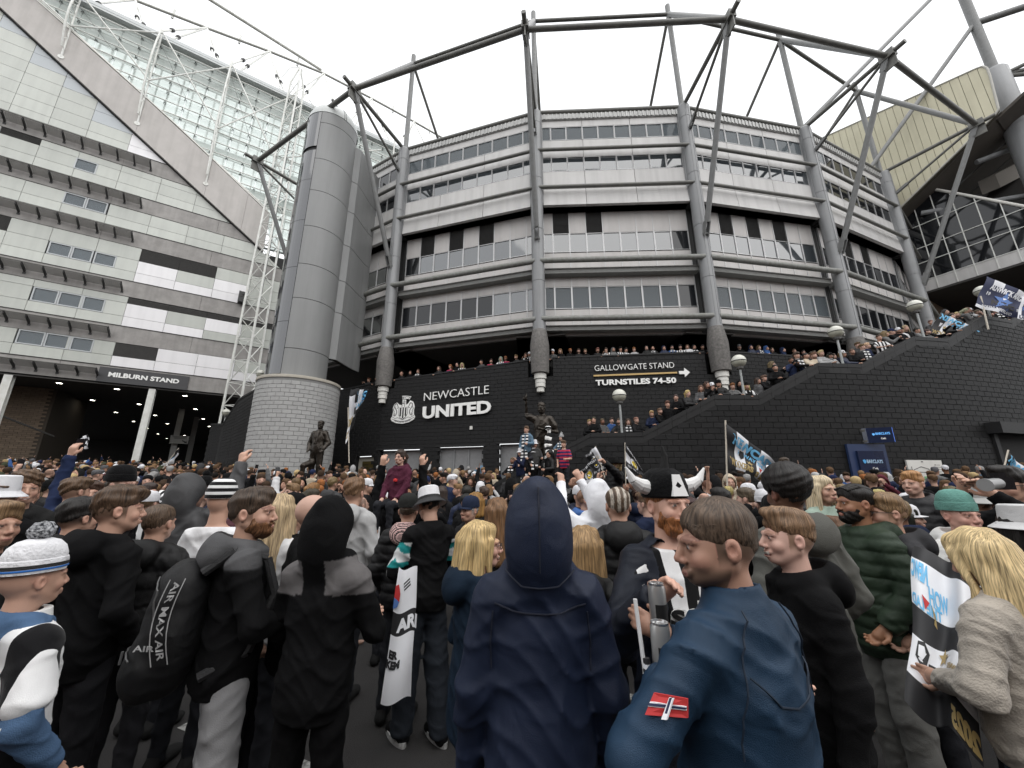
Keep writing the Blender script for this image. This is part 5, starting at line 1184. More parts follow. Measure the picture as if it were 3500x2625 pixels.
def hair(style, v=.009, seed=0):
    long_ = style in ('long','bob','ponytail','mid')
    zl = {'long':1.24, 'bob':1.46, 'ponytail':1.30, 'mid':1.36}.get(style, 1.5)
    F = Field(np.arange(-.17, .17, v, dtype=np.float32), np.arange(-.16, .22, v, dtype=np.float32), np.arange(zl-.05, 1.84, v, dtype=np.float32))
    r = np.random.default_rng(seed); p = r.uniform(0, 6.3, 6)
    if style in ('short','crop','buzz','quiff','fringe','curly','afro','side'):
        t = {'buzz':.003,'crop':.006,'afro':.030}.get(style, .008)
        F.ell((0,.020,1.662), (.0765+.0025,.0965+.003,.0925+.003), .01); F.ell((0,.014,1.700), (.074+t,.092+t,.057+t), .03)
        if style in ('short','side'): F.ell((0.01,-.01,1.735), (.066,.085,.036), .03)
        if style == 'quiff': F.ell((0,-.035,1.748), (.062,.068,.034), .03); F.ell((0,.04,1.735), (.064,.06,.034), .03)
        if style == 'fringe': F.ell((0,-.02,1.737), (.075,.098,.040), .03); F.ell((0,-.085,1.712), (.058,.024,.026), .02); F.ell((0,.05,1.71), (.08,.062,.05), .03)
        if style == 'curly': F.ell((0,.0,1.735), (.082,.095,.052), .03)
        if style == 'afro': F.ell((0,.02,1.71), (.105,.115,.10), .03)
        # hairline: open face, ears, nape
        F.ell((0,-.125,1.605), (.082,.082,.092 if style != 'fringe' else .083), .012, -1)
        F.ell((0,-.10,1.53), (.13,.105,.12), .01, -1)
        lo = {'short':1.578,'side':1.572,'crop':1.598,'buzz':1.585,'quiff':1.615,'fringe':1.612,'curly':1.585,'afro':1.585}[style]
        F.cut(lambda X, Y, Z: lo+.042*np.abs(X)/.08-.22*np.clip(Y-.02, 0, .06)+.35*np.clip(.0-Y, 0, .05)-Z+.004*np.sin(260*X+140*Y+p[4])+.004*np.sin(310*Y-170*X+p[5]))
        for s in (-1, 1): F.ell((s*.09,.015,1.620), (.035,.026,.037), .006, -1)
    else:
        F.ell((0,.020,1.664), (.090,.108,.100), .01); F.ell((0,.01,1.72), (.078,.09,.045), .03)
        for s in (-1, 1):
            if style == 'ponytail': continue
            zb = zl+.05
            F.cap((s*.075,.02,1.66), (s*(.098 if style != 'bob' else .085),.035,zb), .030, .034, .03); F.cap((s*.05,.085,1.66), (s*.06,.10,zb), .035, .04, .03)
            F.cap((s*.078,-.035,1.67), (s*.088,-.03,max(zb, 1.44)), .018, .018, .02)
        if style == 'ponytail': F.cap((0,.105,1.70), (0,.165,1.66), .03, .035, .02); F.cap((0,.165,1.66), (0,.15,1.36), .038, .014, .03)
        else: F.cap((0,.10,1.66), (0,.11,zl+.05), .05, .055, .03)
        F.ell((0,-.115,1.600), (.062,.092,.105), .015, -1); F.ell((0,-.1,1.47), (.09,.09,.13), .02, -1)
        if style == 'ponytail': F.cut(lambda X, Y, Z: np.where(Y < .1, 1.585+.3*np.clip(.02-Y, 0, .1)-Z, -9)); 
        if style == 'ponytail':
            for s in (-1, 1): F.ell((s*.09,.015,1.622), (.03,.024,.035), .006, -1)
    a = {'curly':.008,'afro':.003,'fringe':.005,'buzz':.001,'crop':.002}.get(style, .0035); q = 1.7 if style in ('curly','afro') else 1.0
    if long_: F.add(lambda X, Y, Z: .0028*np.sin(120*X+50*Y+p[0]+4*np.sin(7*Z+p[1]))+.0035*np.sin(60*Y-45*X+p[2]+2*np.sin(9*Z))+0*Z)
    else: F.add(lambda X, Y, Z: a*(np.sin(70*q*X+30*Z+p[0]+2*np.sin(40*Y+p[1]))*np.sin(60*q*Y+35*Z+p[2])+.6*np.sin(95*q*Z+60*X+p[3]))+.002)
    return F.mesh()
def beard(v=.007, big=0.0):
    F = Field(np.arange(-.10, .10, v, dtype=np.float32), np.arange(-.16, .06, v, dtype=np.float32), np.arange(1.46, 1.66, v, dtype=np.float32))
    F.ell((0,-.030,1.585), (.067,.075+big*.3,.085), .02); F.ell((0,-.066,1.548-big*.3), (.040,.044,.034+big), .02)
    F.cut(lambda X, Y, Z: Z-1.585-.9*np.clip(np.abs(X)-.03, 0, .05)+0*Y); F.cut(lambda X, Y, Z: Y-.012+0*X+0*Z); F.ell((0,-.115,1.569), (.021,.03,.010), .004, -1); F.ell((0,0,1.50), (.06,.05,.045), .01, -1)
    F.cap((-.028,-.098,1.582), (.028,-.098,1.582), .008, k=.006)
    F.add(lambda X, Y, Z: .004*np.sin(120*X+60*Z)*np.sin(90*Z+70*Y))
    return F.mesh()
def lathe_hat(kind, n=28):
    c = (0,.018); b = B(); e = 1.2
    def L(prof, m=0): 
        k = len(b.v); b.lathe((0,0,0), prof, n, m); b.v[k:] = [(x+c[0], y*e+c[1], z) for x, y, z in b.v[k:]]
    if kind in ('beanie','pompom'):
        L([(.086,1.672),(.0935,1.672),(.095,1.69),(.095,1.715),(.0925,1.727),(.089,1.73),(.088,1.745),(.078,1.778),(.058,1.803),(.03,1.815),(0,1.818)])
        if kind == 'pompom':
            r = np.random.default_rng(3); k = len(b.v)
            b.lathe((0,.02,1.845), [(0,-.045),(.03,-.036),(.046,-.01),(.046,.012),(.03,.036),(0,.045)], 14); b.v[k:] = [(x*(1+.12*r.uniform(-1,1)), .02+(y-.02)*(1+.12*r.uniform(-1,1)), z+.006*r.uniform(-1,1)) for x, y, z in b.v[k:]]
    elif kind == 'cap':
        L([(.083,1.668),(.0885,1.67),(.089,1.70),(.086,1.73),(.075,1.765),(.05,1.787),(.012,1.795),(.008,1.80),(0,1.80)])
        m = 12; top = []; k = len(b.v)
        for t in np.linspace(-1, 1, m):
            x = .078*t; y0 = -.088*sqrt(max(0, 1-(t*.9)**2))*1.05+.018; y1 = y0-.075*sqrt(max(0, 1-t*t*.92))
            b.v += [(x, y0, 1.676), (x, y1, 1.667-.012*t*t), (x, y1, 1.661-.012*t*t), (x, y0, 1.668)]
        for i in range(m-1):
            for j in range(4): b.f.append((k+i*4+j, k+i*4+(j+1)%4, k+i*4+4+(j+1)%4, k+i*4+4+j)); b.m.append(0)
    elif kind == 'bucket':
        L([(.086,1.665),(.090,1.668),(.084,1.745),(.080,1.770),(.07,1.778),(0,1.780)]); L([(.088,1.672),(.112,1.650),(.133,1.632),(.134,1.628),(.11,1.643),(.086,1.664)])
    elif kind == 'cowboy':
        L([(.086,1.675),(.089,1.68),(.086,1.74),(.075,1.79),(.045,1.795),(0,1.785)]); L([(.088,1.682),(.14,1.672),(.19,1.690),(.192,1.684),(.14,1.664),(.086,1.672)])
    return b
def to_np(b): return np.array(b.v, np.float32), [tuple(f) for f in b.f]
def turn_obj(o, yaw):
    if yaw: 
        p = Vector((0,.02,1.53)); o.matrix_local = Matrix.Translation(p) @ Matrix.Rotation(yaw, 4, 'Z') @ Matrix.Translation(-p)
def child(name, me, par, color=None, yaw=0.0):
    o = bpy.data.objects.new(name, me); COL.objects.link(o); o.parent = par
    if color is not None: o.color = (*color, 1)
    turn_obj(o, yaw); return o
SKIN = [(.49,.295,.215), (.53,.335,.26), (.42,.245,.175), (.47,.30,.23)]
# ---------------------------------------------------------------- measuring helper: point on the line of sight at distance y
TH = math.atan(340/1300)
def sight(px, py, y):          # photograph coordinates on a 2212-wide copy
    X = px*1.58228-1750; U = 1312.5-py*1.58228; h = 1300*cos(TH)-U*sin(TH); v = 1300*sin(TH)+U*cos(TH)
    return Vector((X*y/h, y, EYE+v*y/h))
# ---------------------------------------------------------------- statues
def statue_field(armL, armR, vf, vc, shorts=False):
    F = body_field(armL, armR, vf, vc); head_prims(F, jaw=1.08, thick=1.15)
    return F
pl0 = sight(1173, 1000, 11.0); PZ = 1.72
pt = thing('plinth', (pl0.x, 11.0, .3), 'dark stone plinth under the statue with the raised arm, children standing on it', 'plinth')
b = B(); b.hexa([(pl0.x-1.15,9.9,.2),(pl0.x+1.05,9.9,.2),(pl0.x+1.05,12.1,.2),(pl0.x-1.15,12.1,.2),(pl0.x-.95,10.2,PZ-.12),(pl0.x+.85,10.2,PZ-.12),(pl0.x+.85,11.8,PZ-.12),(pl0.x-.95,11.8,PZ-.12)]); put('plinth_body', b, mat('grey_granite', (.10,.10,.10), .4, 0, (.15,.15,.15), 30, .5), pt)
b = B(); b.box((pl0.x-.05,11.0,PZ-.06), (1.95,1.75,.115)); put('plinth_top', b, MATS['grey_granite'], pt)
F = statue_field(((.30,.02,1.12),(.02,-.20,1.16)), ((.33,-.05,1.50),(.305,-.07,1.79)), .008, .012)
w, e = Vector((-.305,-.07,1.79)), Vector((-.33,-.05,1.50)); d_ = (w-e).normalized()
for i, a in enumerate((-.03,-.01,.011,.03)): F.ell((w.x+a, w.y-.03, w.z+.075), (.016,.034,.03), .01)
F.cap((w.x+.028,w.y-.02,w.z+.08), (w.x+.035,w.y-.02,w.z+.19), .014, .011, .008)
# shirt with short sleeves and collar, shorts, socks, boots
F.ell((0,.0,1.25), (.178,.128,.25), .03); F.ell((0,.0,1.02), (.165,.125,.20), .04); F.cap((-.14,.015,1.39), (.14,.015,1.39), .075, k=.04)
F.cap((.156,.016,1.392), (.24,.02,1.25), .075, .085, .03); F.cap((-.156,.016,1.392), (-.27,-.02,1.46), .075, .085, .03)
for s in (-1, 1):
    F.cap((s*.02,-.10,1.36), (s*.085,-.06,1.46), .016, .02, .008); F.cap((s*.085,-.05,1.46), (s*.05,.06,1.47), .02, .02, .01)
    F.cap((s*.09,.0,.88), (s*.125,-.02,.60), .115, .125, .02); F.cap((s*.10,-.01,.44), (s*.105,.02,.12), .062, .048, .02)
F.ell((0,.025,1.69), (.084,.10,.078), .01); F.add(wob(5, .012)); F.add(lambda X, Y, Z: np.where(Z > 1.665, .006*np.sin(70*X+20)*np.sin(75*Y)*np.sin(60*Z), 0))
V, Q = F.mesh(); V = head_turn(V, -.25, .22)
st = link('statue', np_mesh('statue', V, Q, bronze)); tag(st, 'bronze statue of a footballer with one arm raised, pointing up above the crowd', 'statue')
sc_ = 1.40; st.scale = (sc_,)*3; st.location = (pl0.x, 11.0, PZ-.01); st.rotation_euler = (0, 0, radians(-12))
# scarf knotted round the statue's forearm
def cloth_strip(pts, width, m, wv=.0, th=.008, nx=5):
    b = B(); n = len(pts); k = 0
    for i, p in enumerate(pts):
        p = Vector(p); q = Vector(pts[min(i+1, n-1)])-Vector(pts[max(i-1, 0)]); s = q.cross(Vector((0,-1,.05))).normalized()
        for side in (0, 1):
            for j in range(nx+1):
                t = j/nx-.5; o = Vector((0, -.5+side, 0))*th+Vector((0, -wv*cos(9*t+i*.6), 0)); b.v.append(tuple(p+s*width*t+o))
    w_ = 2*(nx+1)
    for i in range(n-1):
        for side in (0, 1):
            for j in range(nx):
                a = i*w_+side*(nx+1)+j; b.f.append((a, a+1, a+w_+1, a+w_)); b.m.append(0)
        for j in (0, nx): a = i*w_+j; c = a+nx+1; b.f.append((a, c, c+w_, a+w_)); b.m.append(0)
    return b
scarf2 = mat('black_scarf', (.015,.015,.015), .9)
sp = st.location; hx = sp.x+.14; s_ = thing('scarf', (hx, 10.7, PZ), 'black and white knitted scarf hanging from the bent arm of the pointing statue', 'scarf')
cuts = [3.36,3.30,3.22,3.12,3.02,2.92,2.84,2.76,2.66,2.56,2.48,2.38,2.28,2.18]
for i, (z1, z0) in enumerate(zip(cuts[:-1], cuts[1:])):
    wd = .10 if i < 3 else .16+.01*i; b = cloth_strip([(hx+.02*sin(i)+.002*i, 10.66, z1), (hx+.02*sin(i+.5), 10.65, (z0+z1)/2), (hx+.02*sin(i+1), 10.66, z0+.003)], wd, None, .012)
    put('scarf_bar', b, letter_w if i % 2 else scarf2, s_)
b = B(); b.lathe((hx,10.68,3.36), [(.07,-.05),(.105,0),(.07,.05)], 14); put('scarf_loop', b, scarf_bw, s_)
# suited statue before the drum
rp = sight(682, 1000, 15.0)
F = statue_field(((.27,.05,1.14),(.215,-.07,.965)), ((.275,.04,1.14),(.215,-.09,.955)), .010, .013)
F.ell((0,.0,1.26), (.185,.135,.25), .03); F.ell((0,.005,1.0), (.19,.145,.26), .05); F.cap((-.14,.015,1.40), (.14,.015,1.40), .078, k=.04)
for s, k_ in ((1,(.27,.05,1.14)), (-1,(.275,.04,1.14))):
    F.cap((s*.165,.016,1.40), (s*k_[0],k_[1],k_[2]), .078, .072, .03); F.cap((s*k_[0],k_[1],k_[2]), (s*.215,-.07,.97), .07, .055, .02)
    F.cap((s*.03,-.135,1.12), (s*.075,-.10,1.44), .018, .026, .01); F.cap((s*.09,.0,.88), (s*.11,-.0,.5), .10, .078, .03); F.cap((s*.11,.0,.5), (s*.115,.02,.08), .078, .066, .02)
F.cap((0,-.125,1.10), (0,-.085,1.44), .012, .020, .006); F.cap((-.1,-.0,.62), (-.17,-.26,.52), .1, .075, .04); F.cap((-.17,-.26,.52), (-.2,-.24,.1), .07, .055, .02)
F.ell((0,.02,1.70), (.085,.105,.075), .01); F.cap((-.03,-.10,1.582), (.03,-.10,1.582), .009, k=.006); F.add(wob(8, .012))
V, Q = F.mesh(); V = head_turn(V, .25)
s2 = link('statue', np_mesh('statue', V, Q, bronze)); tag(s2, 'dark bronze statue of a suited man with hands in pockets before the grey drum', 'statue')
zt = sight(690, 908, 15.0).z; s2.scale = (1.42,)*3; s2.location = (rp.x, 15.0, zt-1.77*1.42); s2.rotation_euler = (0, 0, radians(-8))
b = B(); b.box((rp.x,15.0,s2.location.z/2+.2), (1.3,1.2,s2.location.z-.42)); p2 = tag(put('plinth', b, MATS['grey_granite']), 'low grey stone plinth below the suited bronze statue', 'plinth')

# ---------------------------------------------------------------- flags
fk = cloth_mat('flag_black', .7, .1, 300, .1); fw = mat('flag_white', (.74,.75,.78), .7); fblk = mat('flag_black_print', (.014,.014,.016), .7)
fblue = mat('flag_blue', (.16,.47,.74), .7); fgold = mat('flag_gold', (.36,.26,.10), .6); fyel = mat('flag_yellow', (.62,.47,.04), .7); fred = mat('flag_red', (.48,.03,.03), .7); fnavy = mat('flag_navy', (.012,.018,.06), .7); fblue2 = mat('flag_mid_blue', (.08,.17,.42), .7)
pole_m = mat('pale_pole', (.55,.50,.42), .5); pole_w = mat('white_plastic_pole', (.75,.75,.75), .4)
def flag(label, TL, TR, BL, BR, cells, texts=(), shapes=(), amp=.05, waves=2.0, ph=0.0, pole=None, nu=36, nv=22, name='flag', pole_mat=None, group='flags waved in the crowd', tx=(0,1)):
    """cloth between four corner points; cells(u,v) -> material index; prints follow the cloth"""
    TL, TR, BL, BR = map(Vector, (TL, TR, BL, BR)); nrm = (TR-TL).cross(BL-TL).normalized()
    if nrm.y > 0: nrm = -nrm
    size = ((TR-TL).length+(BR-BL).length)/2
    def P(u, v, o=0.0):
        p = TL*(1-u)*(1-v)+TR*u*(1-v)+BL*(1-u)*v+BR*u*v
        w = amp*(.25+.75*u)*sin(2*pi*waves*u+ph+1.3*v)+amp*.5*sin(2*pi*1.3*v+ph*2+2*u)
        return p+nrm*(w+o)+(BL-TL)*(.02*sin(2*pi*waves*u+ph))
    t = thing(name, P(0,0), label, 'flag', group)
    mats = [fblk, fw, fblue, fgold, fyel, fred, fnavy, fblue2]
    b = B()
    for s in (0, 1):
        for j in range(nv+1):
            for i in range(nu+1): b.v.append(tuple(P(i/nu, j/nv, -.004*s)))
    k = (nu+1)*(nv+1)
    for j in range(nv):
        for i in range(nu):
            a = j*(nu+1)+i; c = cells((i+.5)/nu, (j+.5)/nv); b.f.append((a, a+1, a+nu+2, a+nu+1)); b.m.append(c); b.f.append((k+a+nu+1, k+a+nu+2, k+a+1, k+a)); b.m.append(c)
    put('flag_cloth', b, mats, t, smooth=True)
    for s, u0, u1, v0, v1, m, wt in texts:       # text from u0 to u1, cap line v0, base line v1 (u0 > u1 mirrors it)
        vv, ff = text_verts(s, wt, .5); x0, x1 = vv[:,0].min(), vv[:,0].max(); y1 = vv[:,1].max(); y0 = 0
        b = B(); b.add([P(u0+(u1-u0)*(x-x0)/(x1-x0), v1+(v0-v1)*(y-y0)/(y1-y0), .004+.001*z) for x, y, z in vv], ff); put('lettering', b, mats[m], t)
    for pts, m in shapes:
        b = B(); n = len(pts); b.add([P(u, v, .0035+.001*m) for u, v in pts], [tuple(range(n))]); put('print', b, mats[m], t)
    if pole: b = B(); b.tube(pole[0], pole[1], pole[2] if len(pole) > 2 else .012, 8); put('flag_pole', b, pole_mat or pole_m, t, smooth=True)
    return t
def ring(cu, cv, r, n=22, asp=1.0): return [(cu+r*cos(2*pi*i/n)*asp, cv+r*sin(2*pi*i/n)) for i in range(n)]
def star(cu, cv, r, asp=1.0): return [(cu+(r if i % 2 == 0 else r*.42)*sin(pi*i/5)*asp, cv-(r if i % 2 == 0 else r*.42)*cos(pi*i/5)) for i in range(10)]
bwv = lambda *ws: (lambda u, v: 1 if any(a < u < c for a, c in ws) else 0)
S = sight
# drooping flag left of the lettering
y = 9.0
flag('black and white flag with blue lettering drooping on a raised pole left of the crest', S(758,840,y), S(797,842,y), S(748,960,y), S(766,905,y), lambda u, v: 1 if (.0 < u < .3 and v > .15) or (.55 < u < .75 and v < .5) or (.3 < v < .42 and u > .3) else 0,
     [('TS', .45, .98, .06, .30, 2, .06), ('20', .05, .30, .55, .72, 3, .06), ('LADS', .5, .95, .33, .45, 2, .03), ('GEORDIE', .35, .8, .62, .70, 1, .02), ('CUP', .03, .2, .8, .93, 3, .05)], amp=.07, pole=(S(754,1000,y), S(752,880,y), .012))
y = 13.0
flag('small black and white chequered flag waved high at the left', S(171,950,y), S(190,938,y), S(171,972,y), S(192,968,y), lambda u, v: (int(u*5)+int(v*5)) % 2, [], amp=.05, pole=(S(163,992,y), S(171,950,y), .01), nu=20, nv=20)
y = 9.5
flag('white and blue flag with dark tip pointing up left of the round drum', S(380,985,y), S(386,968,y), S(350,1006,y), S(377,1000,y), lambda u, v: 1 if v > .3 else 0, [('NEW', .1, .9, .35, .6, 2, .05)], amp=.04, pole=(S(352,1012,y), S(386,968,y), .01), nu=16, nv=16)
y = 7.5
for lab, c, tx in (('black flag with a yellow round badge beside the striped shirt boy, uppermost', ((1286,964),(1262,985),(1312,1010),(1283,1030)), 'TELL ME MA ME MA'), ('black flag with a yellow round badge and a white panel, lower beside the cowboy hat', ((1288,985),(1246,1023),(1302,1040),(1260,1052)), "I WON'T BE HOME"), ('black triangular looking flag with yellow badge left of the horned hat', ((1350,956),(1392,1022),(1352,1008),(1386,1028)), "I'M GOING TO WEMBLEY")):
    flag(lab, *[S(a, b_, y) for a, b_ in c], lambda u, v: 1 if (u < .3 and .38 < v < .72 and 'tri' in lab) or (v > .7 and u > .45 and 'lower' in lab) or (u < .32 and v < .42 and 'upper' in lab) else 0,
         [(tx, .08, .92, .03, .13, 1, .01), ('TELL ME MA', .1, .9, .84, .94, 1, .01), ('NEWCASTLE', .38, .66, .30, .36, 1, .02)], [(ring(.52,.5,.24,22,.9), 1), (ring(.52,.5,.225,22,.9), 0), (ring(.52,.5,.16,20,.9), 4), ([(.44,.5),(.5,.44),(.6,.45),(.58,.54),(.48,.56)], 1)], amp=.03, pole=(S(c[2][0],c[2][1]+40,y), S(*c[0],y), .01))
y = 6.5
flag('large black and white NEWCASTLE flag with blue lettering in front of the stair wall', S(1567,914,y), S(1700,1020,y), S(1572,1005,y), S(1668,1048,y), bwv((.18,.40),(.56,.86)), [('NEWCASTLE', .10, .96, .12, .36, 2, .06), ('HOWAY THE LADS', .25, .9, .42, .54, 2, .03), ('WINNERS', .04, .5, .74, .92, 3, .06), ('S 2025', .55, .95, .78, .96, 3, .06)], [([(.28,.42),(.36,.40),(.37,.58),(.31,.66),(.27,.56)], 0), (star(.45,.66,.07,.8), 3), ([(.6,.6),(.68,.6),(.64,.76)], 5)], amp=.07, pole=(S(1571,1050,y), S(1567,908,y), .014))
flag('crumpled white and black flag end beside the boy in the grey puffer', S(1655,1005,y-.3), S(1700,995,y-.3), S(1640,1040,y-.3), S(1690,1030,y-.3), bwv((.0,.5)), [('20', .1, .6, .5, .9, 3, .05)], amp=.06, nu=16, nv=12)
y = 13.0; q = lambda a, b_: Vector(S(a, b_, 14.2))
flag('NEWCASTLE WINNERS flag held over the coping of the black stair wall', q(2032,674), q(2118,716), q(2005,720), q(2087,735), bwv((.22,.38),(.58,.72),(.84,.95)), [('NEWCASTLE', .03, .99, .04, .26, 2, .06), ('HOWAY THE LADS', .3, .85, .3, .40, 2, .02), ('WINNERS 2025', .03, .97, .78, .95, 3, .05)], [(star(.30,.55,.1,.6), 3), (star(.82,.62,.1,.6), 3), ([(.5,.42),(.64,.42),(.63,.62),(.57,.72),(.51,.62)], 3), ([(.52,.45),(.62,.45),(.61,.6),(.57,.68),(.53,.6)], 0), ([(.55,.45),(.585,.45),(.585,.66),(.57,.68),(.55,.64)], 1), ([(.12,.4),(.2,.4),(.18,.55),(.14,.55)], 1)], amp=.05)
q = lambda a, b_: Vector(S(a, b_, 14.0))
flag('big navy ALNWICK MAGS flag with a blue star high above the stair wall', q(2132,597), q(2230,640), q(2104,662), q(2205,690), lambda u, v: 1 if (v < .16 and .18 < u < .42) or (v < .2 and .66 < u < .9) or (v > .93 and u < .5) else 6,
     [('ALNWICK MAGS', .14, .92, .16, .32, 1, .05), ('NUFC', .3, .8, .60, .78, 0, .08), ('NORTHUMBERLAND', .12, .8, .86, .95, 1, .02), ('19', .13, .22, .40, .50, 1, .03), ('90', .84, .94, .68, .78, 1, .03)], [(star(.52,.58,.34,.62), 7), ([(.48,.40),(.58,.36),(.56,.5),(.6,.58),(.5,.54)], 1)], amp=.06, pole=(S(2135,712,14.0), S(2118,640,14.0), .03))
flag('navy UNITY flag cut by the right picture edge above the stair wall', S(2208,640,13.6), S(2260,650,13.6), S(2196,688,13.6), S(2255,696,13.6), lambda u, v: 1 if v > .8 or u < .1 else 6, [('UNITY', .05, .8, .82, .97, 6, .04), ('N', .1, .4, .1, .3, 1, .05)], [(star(.2,.5,.16,.8), 7)], amp=.03, nu=16, nv=12)
y = 5.5
flag('small NEW flag with blue letters on black and white at the right picture edge', S(2178,976,y), S(2225,1030,y), S(2164,1020,y), S(2215,1062,y), bwv((.3,.62)), [('NEWCASTLE', .05, 1.4, .1, .36, 2, .06), ('HOWAY THE', .1, 1.2, .45, .58, 2, .02)], [([(.35,.65),(.5,.62),(.45,.82)], 5)], amp=.04, pole=(S(2160,1050,y), S(2178,972,y), .01), nu=18, nv=14)
# foreground flags
y = 1.95
flag('large NEWCASTLE flag seen from behind with mirrored letters, gold star and trophy, at right foreground', S(1974,1178,2.5), S(2105,1245,2.2), S(1962,1530,1.95), S(2112,1622,1.8), lambda u, v: 0 if v < .13 or .42 < v < .60 or v > .86 else 1,
     [('NEWC', .30, .02, .14, .26, 2, .05), ('WOH', .55, .3, .26, .36, 2, .03), ('THE LAD', .45, .02, .36, .42, 2, .03), ('CUP WINNERS', .98, .62, .70, .735, 3, .02), ('2025', 1.0, .72, .90, .98, 3, .06)],
     [(star(.52,.66,.07,1.5), 3), ([(.12,.62),(.22,.60),(.30,.66),(.28,.74),(.2,.76),(.11,.72)], 0), ([(.14,.64),(.22,.63),(.26,.67),(.22,.72),(.15,.71)], 1), ([(.3,.72),(.44,.73),(.45,.80),(.42,.80),(.40,.76),(.3,.78)], 0), ([(.2,.34),(.3,.36),(.24,.41)], 5), ([(.32,.36),(.36,.40),(.34,.46),(.38,.48)], 3)], amp=.06, waves=1.4, nu=36, nv=40, group='flags held in the foreground')
flag('white flag with black band and red and blue roundel hanging from a hand', S(862,1225,2.9), S(900,1228,2.9), S(824,1518,2.8), S(886,1512,2.8), lambda u, v: 0 if .36 < v < .52 else 1, [('ARI', .25, 1.1, .39, .49, 1, .05), ('ER', .05, .42, .63, .685, 0, .06), ('KEM', .0, .52, .70, .755, 0, .06)], [([(0,.15),(.18,.12),(.30,.19),(.28,.26),(0,.24)], 5), ([(0,.24),(.28,.255),(.2,.30),(0,.33)], 7)] +
     [([(.42+.02*i,.11+.025*i),(.68+.02*i,.085+.025*i),(.68+.02*i,.10+.025*i),(.42+.02*i,.125+.025*i)], 0) for i in range(3)], amp=.025, waves=.8, nu=16, nv=40, group='flags held in the foreground')
